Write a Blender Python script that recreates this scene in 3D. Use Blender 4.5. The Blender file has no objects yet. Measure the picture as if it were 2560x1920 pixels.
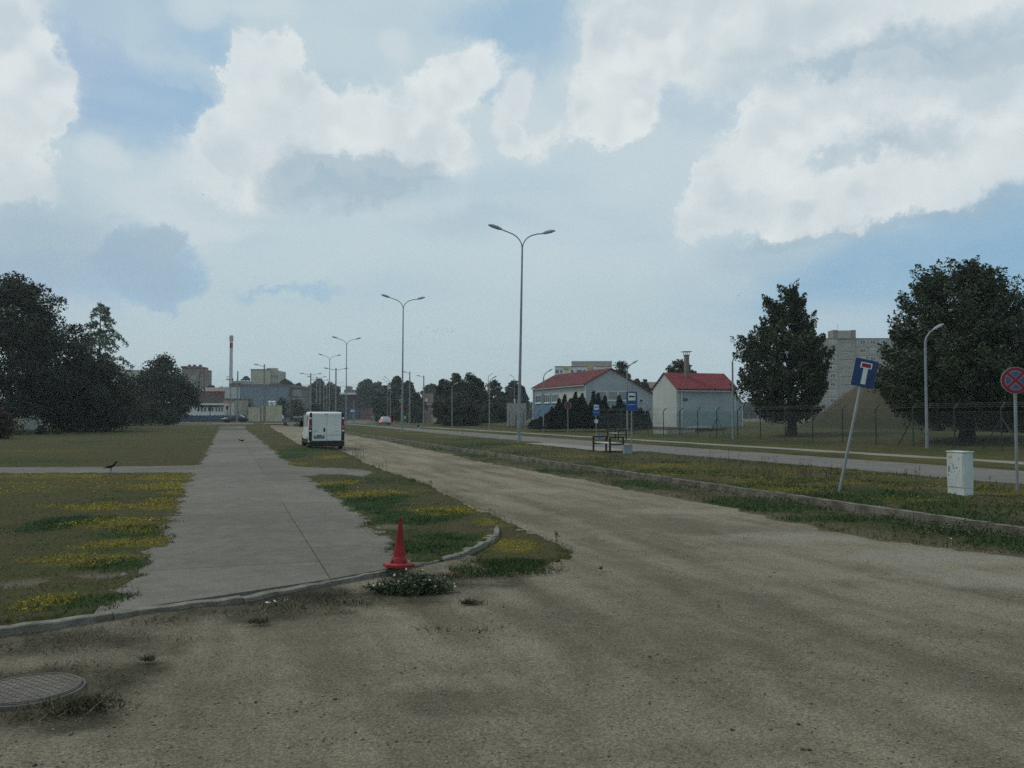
import bpy, bmesh, math, random
import numpy as np
from mathutils import Vector, Matrix, Euler
SC = bpy.context.scene
COL = SC.collection
R_ = math.radians
random.seed(7)

# ------------------------------------------------------------------ camera
F = 2100.0            # focal length in pixels of a 2560 wide frame
HCAM = 1.7
PITCH = math.atan(78 / F)
cam_d = bpy.data.cameras.new('camera'); cam = bpy.data.objects.new('camera', cam_d); COL.objects.link(cam)
cam_d.sensor_width = 36; cam_d.lens = 36 * F / 2560; cam_d.clip_start = 0.1; cam_d.clip_end = 9000
cam.location = (0, 0, HCAM); cam.rotation_euler = (math.pi / 2 + PITCH, 0, 0)
SC.camera = cam
CP, SP = math.cos(PITCH), math.sin(PITCH)

def ray(px, py):
    x = (px - 1280) / F; v = (960 - py) / F
    return Vector((x, CP - v * SP, SP + v * CP))
def at(px, py, z=0.0):
    d = ray(px, py); k = (z - HCAM) / d.z
    return Vector((d.x * k, d.y * k, z))
def pos(px, py, Y):
    d = ray(px, py); k = Y / d.y
    return Vector((d.x * k, Y, HCAM + d.z * k))
U = np.array((-0.3206, 0.9472)); N = np.array((0.9472, 0.3206))
def st(s, t, z=0.0):
    return Vector((U[0] * s + N[0] * t, U[1] * s + N[1] * t, z))
def to_st(p):
    return (p[0] * U[0] + p[1] * U[1], p[0] * N[0] + p[1] * N[1])
STREET = math.atan2(U[0], U[1]) * -1.0   # rotation about z that turns +Y into the street's direction

# ------------------------------------------------------------------ sky
SUN_EL, SUN_AZ = R_(50), R_(-62)      # azimuth measured from +Y towards +X
sd = Vector((math.sin(SUN_AZ) * math.cos(SUN_EL), math.cos(SUN_AZ) * math.cos(SUN_EL), math.sin(SUN_EL)))
sun_d = bpy.data.lights.new('sun', 'SUN'); sun_d.energy = 1.25; sun_d.angle = R_(12); sun_d.color = (1.0, 0.91, 0.76)
sun = bpy.data.objects.new('sun', sun_d); COL.objects.link(sun); sun.location = sd * 200
sun.rotation_euler = sd.to_track_quat('Z', 'Y').to_euler()

SC.view_settings.view_transform = 'Standard'; SC.view_settings.look = 'None'
SC.view_settings.exposure = 0.0; SC.view_settings.gamma = 1.0; SC.view_settings.use_curve_mapping = False

world = bpy.data.worlds.new('World'); SC.world = world; world.use_nodes = True
world.cycles.sampling_method = 'NONE'
SC.cycles.use_adaptive_sampling = True; SC.cycles.adaptive_threshold = 0.012; SC.cycles.adaptive_min_samples = 32; SC.cycles.use_denoising = False
SC.cycles.max_bounces = 4; SC.cycles.diffuse_bounces = 2; SC.cycles.glossy_bounces = 2; SC.cycles.transparent_max_bounces = 8; SC.cycles.volume_bounces = 0

class NT:
    def __init__(s, tree): s.t = tree; s.n = tree.nodes; s.l = tree.links
    def new(s, kind, **kw):
        n = s.n.new(kind)
        for k, v in kw.items(): setattr(n, k, v)
        return n
    def link(s, a, b): s.l.new(a, b)
    def put(s, sock, v):
        if hasattr(v, 'is_output'): s.l.new(v, sock)
        elif v is not None: sock.default_value = v
    def math(s, op, a, b=None, c=None, clamp=False):
        n = s.n.new('ShaderNodeMath'); n.operation = op; n.use_clamp = clamp
        s.put(n.inputs[0], a); s.put(n.inputs[1], b); s.put(n.inputs[2], c)
        return n.outputs[0]
    def vmath(s, op, a, b=None, sc=None):
        n = s.n.new('ShaderNodeVectorMath'); n.operation = op
        s.put(n.inputs[0], a); s.put(n.inputs[1], b)
        if sc is not None: s.put(n.inputs['Scale'], sc)
        return n.outputs['Value'] if op in ('DOT_PRODUCT', 'LENGTH') else n.outputs[0]
    def noise(s, vec, scale, detail=4, rough=0.55, dist=0.0, color=False):
        n = s.n.new('ShaderNodeTexNoise'); s.put(n.inputs['Vector'], vec)
        n.inputs['Scale'].default_value = scale; n.inputs['Detail'].default_value = detail
        n.inputs['Roughness'].default_value = rough; n.inputs['Distortion'].default_value = dist
        return n.outputs['Color'] if color else n.outputs['Fac']
    def mix(s, fac, a, b):
        n = s.n.new('ShaderNodeMix'); n.data_type = 'RGBA'
        s.put(n.inputs[0], fac); s.put(n.inputs[6], a); s.put(n.inputs[7], b)
        return n.outputs[2]
    def mapr(s, v, a, b, c=0.0, d=1.0, smooth=True):
        n = s.n.new('ShaderNodeMapRange'); n.interpolation_type = 'SMOOTHSTEP' if smooth else 'LINEAR'
        s.put(n.inputs[0], v); n.inputs[1].default_value = a; n.inputs[2].default_value = b
        n.inputs[3].default_value = c; n.inputs[4].default_value = d
        return n.outputs[0]

def lin(r, g, b):
    f = lambda c: (c / 255 / 12.92) if c / 255 <= 0.04045 else ((c / 255 + 0.055) / 1.055) ** 2.4
    return (f(r), f(g), f(b), 1.0)

def build_sky():
    w = NT(world.node_tree); w.n.clear()
    tc = w.new('ShaderNodeTexCoord'); v = tc.outputs['Generated']
    sep = w.new('ShaderNodeSeparateXYZ'); w.link(v, sep.inputs[0])
    X, Y, Z = sep.outputs
    az = w.math('ARCTAN2', X, Y); el = w.math('ARCSINE', Z)
    cb = w.new('ShaderNodeCombineXYZ'); w.link(az, cb.inputs[0]); w.link(el, cb.inputs[1])
    P0 = cb.outputs[0]
    def warp(P, sc, amp, det=5, rough=0.6):
        n = w.noise(v, sc, det, rough, color=True)
        o = w.vmath('SUBTRACT', n, (0.5, 0.5, 0.5)); o = w.vmath('MULTIPLY', o, (amp, amp * 0.9, 0))
        return w.vmath('ADD', P, o)
    P1 = warp(P0, 8.5, 0.125, 6, 0.70)      # crisp, billowing
    P2 = warp(P0, 5.0, 0.14, 3, 0.55)      # soft
    def A(px, py):
        d = ray(px, py).normalized()
        return math.atan2(d.x, d.y), math.asin(d.z)
    def field(P, blobs, BS=1.5):
        tot = None
        for (cx, cy, rx, ry, rot, wt) in blobs:
            a, e = A(cx, cy)
            Q = P
            if tot is not None:      # chained so that the nodes run one after another
                q = w.new('ShaderNodeVectorMath', operation='MULTIPLY_ADD'); w.link(tot, q.inputs[0])
                q.inputs[1].default_value = (1e-9, 1e-9, 1e-9); w.link(P, q.inputs[2]); Q = q.outputs[0]
            sx, sy = rx * BS / F, ry * BS / F
            if abs(rot) > 7:
                m = w.new('ShaderNodeMapping', vector_type='TEXTURE'); w.link(Q, m.inputs[0])
                m.inputs[1].default_value = (a, e, 0); m.inputs[2].default_value = (0, 0, R_(rot))
                m.inputs[3].default_value = (sx, sy, 1)
            else:
                m = w.new('ShaderNodeVectorMath', operation='MULTIPLY_ADD'); w.link(Q, m.inputs[0])
                m.inputs[1].default_value = (1 / sx, 1 / sy, 0); m.inputs[2].default_value = (-a / sx, -e / sy, 0)
            d = w.vmath('DOT_PRODUCT', m.outputs[0], m.outputs[0])
            k = w.math('MULTIPLY_ADD', d, -wt, wt, clamp=False)
            k = w.math('MAXIMUM', k, 0.0)
            tot = k if tot is None else w.math('ADD', tot, k)
        return tot
    white = [(671,150,62,62,0,1),(683,215,88,90,0,1),(712,300,112,90,0,1),(580,365,56,52,0,1),(590,425,115,55,0,1),
             (890,285,85,66,0,1.2),(950,355,140,75,0,1),(1075,265,90,85,0,1),(1150,180,82,50,25,1),(1080,385,130,60,0,.8),
             (585,184,34,16,10,.8),(760,345,90,50,0,.9),
             (30,120,75,95,0,.9),(75,290,58,55,0,1),(15,405,70,60,0,.9),(35,210,95,80,0,.7),
             (1540,235,80,92,0,1),(1525,315,100,48,0,.9),(1600,60,130,90,0,1),(1800,95,160,120,0,1),(2150,15,460,70,0,1),
             (2000,290,100,62,0,1),(2200,262,125,75,0,1),(2180,205,55,42,0,1),(1890,395,110,80,30,1),(1785,468,46,32,0,1),
             (1760,558,75,52,15,1),(2110,468,180,56,12,1.1),(1975,560,100,28,8,.9),(2230,470,150,50,15,.9),(2440,370,140,75,15,.8),
             (1288,270,38,78,0,1),(1340,348,52,30,0,.8),(2480,140,160,60,0,.5),
             (-350,250,260,160,0,1),(-700,420,300,150,0,.9),(2950,200,300,140,0,.9),(3300,420,260,110,0,.9),(1300,-500,500,200,0,.8),(300,-450,330,170,0,.9),(2400,-420,420,170,0,.9)]
    soft = [(540,505,190,52,0,.8),(208,362,46,34,0,1),(966,150,40,34,0,.9),(510,28,52,48,-30,1),(665,22,70,26,0,.7),
            (1700,180,420,220,0,.5),(1250,330,120,90,0,.6),(1000,530,140,36,0,.7),(380,480,220,90,0,.75),(1050,640,560,70,0,.4),
            (1750,420,420,200,0,.45),(2300,480,280,80,0,.5),(430,420,60,40,0,.6),(440,330,60,36,0,.6),(850,100,240,90,0,.35)]
    grey = [(372,658,96,60,0,1.0),(422,612,36,34,0,1.0),(880,458,195,50,3,.95),(700,440,90,36,0,.3),(775,400,85,40,0,.6),(960,430,120,40,0,.5),(1170,555,150,38,6,.5),(2270,125,360,50,-3,.8),(2480,190,160,46,0,.6),
            (2255,345,150,34,6,.7),(1895,520,90,34,0,.45),(2180,560,230,20,9,.7),(1900,665,120,40,10,.5),(2120,395,80,18,12,.35),
            (690,330,50,60,0,.25),(600,520,190,26,5,.4),(100,560,150,110,0,.55),(60,640,170,80,0,.4),(1820,250,120,40,0,.2),(2450,480,150,50,0,.4)]
    blue = [(375,325,160,66,-8,1.0),(370,235,190,62,-12,.7),(372,660,100,66,0,1.9),(425,612,40,34,0,1.4),(285,612,30,20,0,.7),(130,700,210,46,0,.9),
            (90,560,130,100,0,.35),(780,728,85,15,0,.8),(637,726,50,11,0,.7),(1215,212,80,34,10,1.4),(1240,30,170,60,0,.8),
            (1335,120,105,80,0,.9),(1755,258,135,36,-4,1.3),(2087,255,30,34,0,.8),
            (1830,310,140,30,0,.5),(560,110,150,60,-15,.6),(1655,6,45,16,0,.8),(150,120,120,160,0,.35),(280,60,260,90,0,.35),(1250,420,200,46,0,.3),
            (1400,560,300,60,3,.25),(330,555,26,20,0,.6),(265,540,26,12,0,.5),(1700,330,220,50,8,.35),(2500,900,500,70,0,.35)]
    blue2 = [(2430,640,360,90,4,.95),(2150,755,440,50,0,.55),(1950,690,260,40,5,.3),(2560,560,160,90,0,.5)]
    fn = w.noise(v, 14.0, 6, 0.62); fn2 = w.noise(v, 4.2, 3, 0.55)
    # wide thin veil, stretched along the horizon
    sv = w.vmath('MULTIPLY', v, (2.2, 2.2, 15.0)); veiln = w.noise(sv, 1.3, 5, 0.55)
    F_w = w.math('ADD', field(P1, white, 1.62), w.math('MULTIPLY_ADD', fn, 0.8, -0.40))
    F_s = field(P2, soft); F_g = field(P1, grey); F_b = w.math('ADD', w.math('ADD', field(P1, blue), field(P2, blue2)), w.math('MULTIPLY_ADD', fn, 0.5, -0.25))
    sky = w.new('ShaderNodeTexSky', sky_type='NISHITA'); sky.sun_disc = False
    sky.sun_elevation = SUN_EL; sky.sun_rotation = SUN_AZ; sky.air_density = 1.2; sky.dust_density = 2.0; sky.ozone_density = 1.5
    K = 10.0
    def c(r, g, b): q = lin(r, g, b); return (q[0] * K, q[1] * K, q[2] * K, 1)
    # air: nishita thinned with high haze
    airc = w.mix(0.80, sky.outputs[0], c(140, 182, 212))
    lilac = w.mapr(az, -0.25, -0.62); airc = w.mix(w.math('MULTIPLY', lilac, 0.6), airc, c(166, 182, 208))
    elv = w.mapr(el, 0.0, 0.30)
    veilc = w.mix(elv, c(184, 203, 208), c(189, 208, 217))
    veilc = w.mix(w.math('MULTIPLY', w.mapr(az, 0.0, 0.55), 0.5), veilc, c(160, 188, 208))
    cov = w.math('SUBTRACT', 0.98, w.math('MULTIPLY', w.mapr(F_b, 0.05, 1.15), 0.78))
    cov = w.math('SUBTRACT', cov, w.math('MULTIPLY', w.mapr(veiln, 0.45, 0.75), 0.28), clamp=True)
    col = w.mix(cov, airc, veilc)
    col = w.mix(w.math('MULTIPLY', w.mapr(F_s, 0.05, 1.1), 0.62), col, c(208, 219, 223))
    vo = w.vmath('ADD', v, (-0.016, 0.0, 0.024)); relief = w.math('SUBTRACT', w.noise(v, 7.0, 3, 0.55), w.noise(vo, 7.0, 3, 0.55))
    # heaps: bright crisp rims, a little greyer inside and towards thick parts
    shade = w.math('MULTIPLY_ADD', fn, 0.45, w.math('MULTIPLY', fn2, 0.55))
    wc = w.mix(w.mapr(shade, 0.36, 0.62), c(200, 211, 217), c(224, 230, 231))
    wc = w.mix(w.mapr(relief, -0.02, -0.14, 0, 0.5), wc, c(190, 203, 211)); wc = w.mix(w.mapr(relief, 0.02, 0.12, 0, 0.7), wc, c(236, 240, 240))
    rim = w.math('MULTIPLY', w.mapr(F_w, 1.25, 0.45), w.mapr(el, 0.05, 0.3))
    wc = w.mix(w.math('MULTIPLY', rim, 0.55), wc, c(236, 240, 239))
    col = w.mix(w.math('MULTIPLY', w.mapr(F_w, -0.15, 0.75), 0.42), col, c(204, 216, 221))
    aw = w.mapr(F_w, 0.30, 0.85)
    col = w.mix(w.math('MULTIPLY', aw, 0.76), col, wc)
    gn = w.math('MULTIPLY', w.mapr(F_g, 0.05, 1.05), w.mapr(fn2, 0.2, 0.6, 0.75, 1.0))
    col = w.mix(w.math('MULTIPLY', gn, 0.66), col, c(157, 181, 197))
    # lower hemisphere: plain hazy ground light
    col = w.mix(w.mapr(Z, -0.01, -0.06), col, c(112, 116, 112))
    bg = w.new('ShaderNodeBackground'); w.link(col, bg.inputs[0]); bg.inputs[1].default_value = 0.1
    out = w.new('ShaderNodeOutputWorld'); w.link(bg.outputs[0], out.inputs[0])
build_sky()

# ------------------------------------------------------------------ helpers
def tag(o, label=None, cat=None, group=None, kind=None):
    if label: o['label'] = label
    if cat: o['category'] = cat
    if group: o['group'] = group
    if kind: o['kind'] = kind
    return o
def empty(name, loc, label, cat, rz=0.0, group=None):
    o = bpy.data.objects.new(name, None); COL.objects.link(o)
    o.location = loc; o.rotation_euler = (0, 0, rz); o.empty_display_size = 0.2
    return tag(o, label, cat, group)
def link_obj(name, me, parent=None, loc=None, rot=None):
    o = bpy.data.objects.new(name, me); COL.objects.link(o)
    if parent: o.parent = parent
    if loc is not None: o.location = loc
    if rot is not None: o.rotation_euler = rot
    return o
def copy_tree(o, parent=None):
    c = o.copy(); COL.objects.link(c)
    if parent: c.parent = parent
    for ch in list(o.children): copy_tree(ch, c)
    return c

class MB:
    def __init__(s): s.v = []; s.f = []; s.m = []; s.T = Matrix.Identity(4); s.mi = 0
    def add(s, vs, fs):
        b = len(s.v); s.v += [tuple(s.T @ Vector(p)) for p in vs]
        s.f += [tuple(b + i for i in f) for f in fs]; s.m += [s.mi] * len(fs)
        return s
    def box(s, x0, x1, y0, y1, z0, z1):
        return s.add([(x0,y0,z0),(x1,y0,z0),(x1,y1,z0),(x0,y1,z0),(x0,y0,z1),(x1,y0,z1),(x1,y1,z1),(x0,y1,z1)],
                     [(0,3,2,1),(4,5,6,7),(0,1,5,4),(1,2,6,5),(2,3,7,6),(3,0,4,7)])
    def tube(s, pts, rad, n=8, cap=True):
        pts = [Vector(p) for p in pts]; k = len(pts)
        if not isinstance(rad, (list, tuple)): rad = [rad] * k
        vs = []; prev = None
        for i, p in enumerate(pts):
            d = (pts[min(i+1,k-1)] - pts[max(i-1,0)]).normalized()
            if prev is None:
                a = Vector((0,0,1)) if abs(d.z) < 0.9 else Vector((1,0,0)); e1 = d.cross(a).normalized()
            else: e1 = (prev - d * prev.dot(d)).normalized()
            prev = e1; e2 = d.cross(e1)
            for j in range(n):
                t = 2*math.pi*j/n; vs.append(p + (e1*math.cos(t) + e2*math.sin(t)) * rad[i])
        fs = [(i*n+j, i*n+(j+1)%n, (i+1)*n+(j+1)%n, (i+1)*n+j) for i in range(k-1) for j in range(n)]
        if cap: fs += [tuple(range(n))[::-1], tuple((k-1)*n+j for j in range(n))]
        return s.add(vs, fs)
    def lathe(s, prof, n=16, c=(0,0,0)):
        vs = [(c[0]+r*math.cos(2*math.pi*j/n), c[1]+r*math.sin(2*math.pi*j/n), c[2]+z) for r, z in prof for j in range(n)]
        k = len(prof)
        fs = [(i*n+j, i*n+(j+1)%n, (i+1)*n+(j+1)%n, (i+1)*n+j) for i in range(k-1) for j in range(n)]
        fs += [tuple(range(n))[::-1], tuple((k-1)*n+j for j in range(n))]
        return s.add(vs, fs)
    def prism(s, poly, y0, y1, plane='XZ'):
        n = len(poly)
        if plane == 'XZ': f = lambda p, h: (p[0], h, p[1])
        elif plane == 'YZ': f = lambda p, h: (h, p[0], p[1])
        else: f = lambda p, h: (p[0], p[1], h)
        vs = [f(p, y0) for p in poly] + [f(p, y1) for p in poly]
        fs = [tuple(range(n)), tuple(range(2*n-1, n-1, -1))] + [(i, n+i, n+(i+1)%n, (i+1)%n) for i in range(n)]
        return s.add(vs, fs)
    def ball(s, c, r, n=10, m=6):
        if not isinstance(r, (list, tuple)): r = (r, r, r)
        vs = [(c[0]+r[0]*math.sin(math.pi*i/m)*math.cos(2*math.pi*j/n), c[1]+r[1]*math.sin(math.pi*i/m)*math.sin(2*math.pi*j/n), c[2]+r[2]*math.cos(math.pi*i/m)) for i in range(m+1) for j in range(n)]
        fs = [(i*n+j, (i+1)*n+j, (i+1)*n+(j+1)%n, i*n+(j+1)%n) for i in range(m) for j in range(n)]
        return s.add(vs, fs)
    def mesh(s, name, mats, smooth=False):
        me = bpy.data.meshes.new(name); me.from_pydata(s.v, [], s.f)
        for m in (mats if isinstance(mats, (list, tuple)) else [mats]):
            if m: me.materials.append(m)
        if any(s.m): me.polygons.foreach_set('material_index', s.m)
        bm = bmesh.new(); bm.from_mesh(me); bmesh.ops.remove_doubles(bm, verts=bm.verts, dist=1e-5) if smooth else None
        bmesh.ops.recalc_face_normals(bm, faces=bm.faces); bm.to_mesh(me); bm.free()
        if smooth:
            me.polygons.foreach_set('use_smooth', [True]*len(me.polygons))
            try: me.set_sharp_from_angle(angle=R_(38))
            except Exception: pass
        return me
    def build(s, name, mats, parent=None, smooth=False, bevel=0.0, loc=None, rot=None):
        o = link_obj(name, s.mesh(name, mats, smooth), parent, loc, rot)
        if bevel:
            b = o.modifiers.new('bevel', 'BEVEL'); b.width = bevel; b.segments = 2; b.limit_method = 'ANGLE'; b.angle_limit = R_(35)
        return o

def np_mesh(name, verts, faces, mats, smooth=False):
    """verts (n,3), faces (m,k) numpy -> mesh, fast"""
    me = bpy.data.meshes.new(name); m, k = faces.shape
    me.vertices.add(len(verts)); me.vertices.foreach_set('co', np.ascontiguousarray(verts, dtype=np.float32).ravel())
    me.loops.add(m * k); me.loops.foreach_set('vertex_index', np.ascontiguousarray(faces, dtype=np.int32).ravel())
    me.polygons.add(m); me.polygons.foreach_set('loop_start', np.arange(0, m * k, k, dtype=np.int32))
    try: me.polygons.foreach_set('loop_total', np.full(m, k, dtype=np.int32))
    except Exception: pass
    if smooth: me.polygons.foreach_set('use_smooth', np.ones(m, dtype=bool))
    for q in (mats if isinstance(mats, (list, tuple)) else [mats]): me.materials.append(q)
    me.update(calc_edges=True); me.validate()
    return me
def add_attr(me, name, arr):
    a = me.attributes.new(name, 'FLOAT_COLOR', 'POINT'); a.data.foreach_set('color', np.ascontiguousarray(arr, dtype=np.float32).ravel())

# value noise in numpy
_rng = np.random.RandomState(11); _LAT = _rng.rand(256, 256).astype(np.float64)
def vnoise(x, y):
    xi = np.floor(x).astype(int); yi = np.floor(y).astype(int); fx = x - xi; fy = y - yi
    fx = fx*fx*(3-2*fx); fy = fy*fy*(3-2*fy)
    g = lambda a, b: _LAT[a & 255, b & 255]
    return (g(xi,yi)*(1-fx)+g(xi+1,yi)*fx)*(1-fy) + (g(xi,yi+1)*(1-fx)+g(xi+1,yi+1)*fx)*fy
def fbm(x, y, sc, o=4):
    r = 0; a = 0.5; t = 0
    for i in range(o):
        r = r + a * vnoise(x*sc + 17.3*i, y*sc + 9.1*i); t += a; a *= 0.5; sc *= 2.03
    return r / t
def sstep(x, a, b):
    t = np.clip((x - a) / (b - a), 0, 1); return t*t*(3-2*t)
def sdist(x, y, poly):
    """signed distance to polygon, positive inside"""
    P = np.array([(p[0], p[1]) for p in poly]); d = np.full(x.shape, 1e9); ins = np.zeros(x.shape, bool); n = len(P)
    for i in range(n):
        ax, ay = P[i]; bx, by = P[(i+1) % n]; ex, ey = bx-ax, by-ay
        t = np.clip(((x-ax)*ex + (y-ay)*ey) / (ex*ex+ey*ey+1e-12), 0, 1)
        d = np.minimum(d, (x-ax-t*ex)**2 + (y-ay-t*ey)**2)
        c = ((ay > y) != (by > y)); with_e = ey if abs(ey) > 1e-12 else 1e-12
        ins ^= c & (x < ex*(y-ay)/with_e + ax)
    d = np.sqrt(d); return np.where(ins, d, -d)

# ------------------------------------------------------------------ materials
_mc = {}
def mat(name, col, rough=0.8, var=0.12, nscale=3.0, bump=0.0, bscale=40.0, metal=0.0, spec=0.3, col2=None, emit=None, stretch=None, trans=0.0):
    if name in _mc: return _mc[name]
    m = bpy.data.materials.new(name); m.use_nodes = True; t = NT(m.node_tree)
    b = t.n['Principled BSDF']
    c = lin(*col) if max(col) > 1.01 else (*col, 1)
    tc = t.new('ShaderNodeTexCoord'); v = tc.outputs['Object']
    if stretch: v = t.vmath('MULTIPLY', v, stretch)
    n = t.noise(v, nscale, 4, 0.6)
    lo = tuple(q*(1-var) for q in c[:3])+(1,); hi = tuple(min(1, q*(1+var)) for q in c[:3])+(1,)
    if col2 is not None: hi = lin(*col2) if max(col2) > 1.01 else (*col2, 1); lo = c
    cc = t.mix(t.mapr(n, 0.32, 0.68), lo, hi); t.link(cc, b.inputs['Base Color'])
    b.inputs['Roughness'].default_value = rough; b.inputs['Metallic'].default_value = metal
    b.inputs['Specular IOR Level'].default_value = spec
    if trans: b.inputs['Transmission Weight'].default_value = trans
    if emit:
        b.inputs['Emission Color'].default_value = lin(*emit[:3]); b.inputs['Emission Strength'].default_value = emit[3]
    if bump:
        bn = t.new('ShaderNodeBump'); bn.inputs['Strength'].default_value = bump; bn.inputs['Distance'].default_value = 0.02
        t.link(t.noise(v, bscale, 3, 0.6), bn.inputs['Height']); t.link(bn.outputs[0], b.inputs['Normal'])
    _mc[name] = m; return m
def foliage(name, c1, c2, nscale=0.9):
    """leaf material: tone changes by clump and by leaf"""
    if name in _mc: return _mc[name]
    m = bpy.data.materials.new(name); m.use_nodes = True; t = NT(m.node_tree); b = t.n['Principled BSDF']
    g = t.new('ShaderNodeNewGeometry'); n = t.noise(g.outputs['Position'], nscale, 3, 0.65)
    cc = t.mix(t.mapr(n, 0.33, 0.66), (*c1, 1), (*c2, 1))
    r = t.math('MULTIPLY_ADD', g.outputs['Random Per Island'], 0.7, 0.65)
    cc2 = t.vmath('SCALE', cc, sc=r); t.link(cc2, b.inputs['Base Color'])
    b.inputs['Roughness'].default_value = 0.7; b.inputs['Specular IOR Level'].default_value = 0.2
    _mc[name] = m; return m

M = {}
M['steel'] = mat('galvanised_steel', (0.25,0.27,0.275), 0.55, 0.15, 2.0, metal=0.3)
M['steel_dark'] = mat('dark_grey_steel', (0.10,0.11,0.115), 0.6, 0.15)
M['lamp'] = mat('lamp_housing', (0.30,0.32,0.33), 0.5, 0.1)
M['lens'] = mat('lamp_glass', (0.45,0.47,0.46), 0.25, 0.05)
M['concrete'] = mat('concrete_pole', (0.23,0.235,0.22), 0.9, 0.2, 4, 0.3)
M['concrete_l'] = mat('pale_concrete', (0.34,0.335,0.31), 0.95, 0.25, 5, 0.5)
M['kerb'] = mat('old_kerb', (0.085,0.076,0.060), 0.95, 0.45, 3, 0.9, 60, col2=(0.19,0.175,0.145))
M['kerb_near'] = mat('near_kerb', (0.13,0.118,0.095), 0.95, 0.3, 7, 0.9, 60, col2=(0.235,0.22,0.18))
M['black'] = mat('black_plastic', (0.018,0.019,0.02), 0.6, 0.2)
M['rubber'] = mat('rubber', (0.02,0.02,0.021), 0.85, 0.2)
M['white_paint'] = mat('white_van_paint', (0.66,0.68,0.66), 0.35, 0.06, 1.5, spec=0.5, col2=(0.58,0.60,0.57))
M['glass'] = mat('dark_glass', (0.02,0.024,0.026), 0.08, 0.05, spec=0.6)
M['red_lens'] = mat('red_lamp', (0.17,0.012,0.022), 0.25, 0.1, spec=0.5)
M['clear_lens'] = mat('clear_lamp', (0.75,0.76,0.74), 0.2, 0.05)
M['red_plastic'] = mat('red_cone_plastic', (0.29,0.022,0.022), 0.6, 0.15, 6, 0.1, col2=(0.19,0.014,0.016))
M['cabinet'] = mat('cabinet_paint', (0.55,0.58,0.55), 0.7, 0.1, 3, 0.1, col2=(0.46,0.50,0.48))
M['sign_blue'] = mat('sign_blue', (0.014,0.045,0.125), 0.4, 0.12)
M['sign_blue2'] = mat('bus_sign_blue', (0.012,0.07,0.26), 0.5, 0.1)
M['sign_white'] = mat('sign_white', (0.62,0.64,0.62), 0.45, 0.06)
M['sign_red'] = mat('sign_red', (0.22,0.018,0.038), 0.45, 0.1)
M['sign_back'] = mat('sign_edge', (0.40,0.41,0.40), 0.5, 0.1)
M['roof_red'] = mat('red_roof_sheet', (0.15,0.045,0.048), 0.8, 0.15, 0.8, col2=(0.19,0.052,0.056))
M['wall_grey'] = mat('pale_grey_render', (0.34,0.38,0.385), 0.9, 0.1, 0.5, 0.1)
M['wall_grey2'] = mat('pale_grey_render_b', (0.43,0.46,0.44), 0.9, 0.08, 0.5, 0.1)  # paler copy of the render: sunlit sides put into colour; plain on factory annex
M['wall_blue'] = mat('blue_painted_wall', (0.10,0.18,0.27), 0.9, 0.12, 0.7)
M['panel'] = mat('concrete_panel', (0.34,0.32,0.265), 0.95, 0.12, 0.4, col2=(0.28,0.265,0.225))
M['panel_joint'] = mat('panel_joint', (0.14,0.14,0.13), 0.95, 0.1)
M['beige'] = mat('beige_block', (0.42,0.39,0.30), 0.95, 0.08, 0.3)
M['brick'] = mat('dark_red_brick', (0.17,0.085,0.075), 0.95, 0.15, 0.6)
M['brick_l'] = mat('weathered_brick', (0.20,0.16,0.145), 0.95, 0.15, 0.4)
M['pinkroof'] = mat('faded_red_roof', (0.33,0.13,0.13), 0.9, 0.15, 0.4)
M['white'] = mat('white_wall', (0.60,0.62,0.60), 0.9, 0.06, 0.6)
M['frame'] = mat('white_window_frame', (0.65,0.67,0.66), 0.6, 0.05)
M['pane'] = mat('window_pane', (0.05,0.06,0.065), 0.12, 0.3, 0.3, spec=0.6)
M['pane_light'] = mat('curtained_pane', (0.27,0.30,0.30), 0.5, 0.25, 0.5)
M['kiosk'] = mat('cream_metal_panel', (0.50,0.46,0.32), 0.7, 0.12, 0.8)
M['fence_green'] = mat('fence_green_metal', (0.035,0.05,0.045), 0.6, 0.2)
M['wire'] = mat('galvanised_wire', (0.10,0.115,0.115), 0.6, 0.1)
M['blue_fence'] = mat('blue_fence_paint', (0.05,0.085,0.125), 0.9, 0.25, 1.0)
M['brown_wood'] = mat('dark_brown_frame', (0.028,0.02,0.018), 0.7, 0.2)
M['bench_seat'] = mat('worn_seat_plank', (0.42,0.43,0.38), 0.8, 0.2, 5)
M['bin'] = mat('pale_blue_grey_bin', (0.24,0.30,0.32), 0.7, 0.12)
M['bark'] = mat('bark', (0.045,0.038,0.03), 0.95, 0.3, 5, 0.6, 20)
M['iron'] = mat('cast_iron', (0.105,0.092,0.078), 0.85, 0.3, 8, 0.4, 80, col2=(0.15,0.135,0.115))
M['concrete_d'] = mat('weathered_concrete', (0.16,0.155,0.14), 0.95, 0.3, 3, 0.4)
M['crow'] = mat('crow_feathers', (0.012,0.012,0.013), 0.6, 0.2)
M['skin'] = mat('skin', (0.45,0.28,0.2), 0.6, 0.1)

FOL = {
 'linden': foliage('linden_leaves', (0.020,0.035,0.017), (0.058,0.080,0.038)),
 'maple': foliage('maple_leaves', (0.018,0.026,0.016), (0.044,0.054,0.030)),
 'birch': foliage('drooping_leaves', (0.13,0.16,0.12), (0.24,0.27,0.20), 1.5),
 'far': foliage('far_leaves', (0.026,0.042,0.028), (0.052,0.066,0.044), 0.25),
 'far_light': foliage('far_light_leaves', (0.034,0.055,0.034), (0.055,0.082,0.052), 0.25),
 'juniper': foliage('juniper_needles', (0.016,0.026,0.022), (0.030,0.042,0.032), 1.0),
 'shrub': foliage('shrub_leaves', (0.026,0.038,0.022), (0.050,0.060,0.032), 0.8),
 'reddish': foliage('reddish_leaves', (0.035,0.018,0.016), (0.055,0.030,0.024), 1.5),
 'weed': foliage('weed_leaves', (0.034,0.050,0.022), (0.075,0.095,0.042), 6.0),
}

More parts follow.
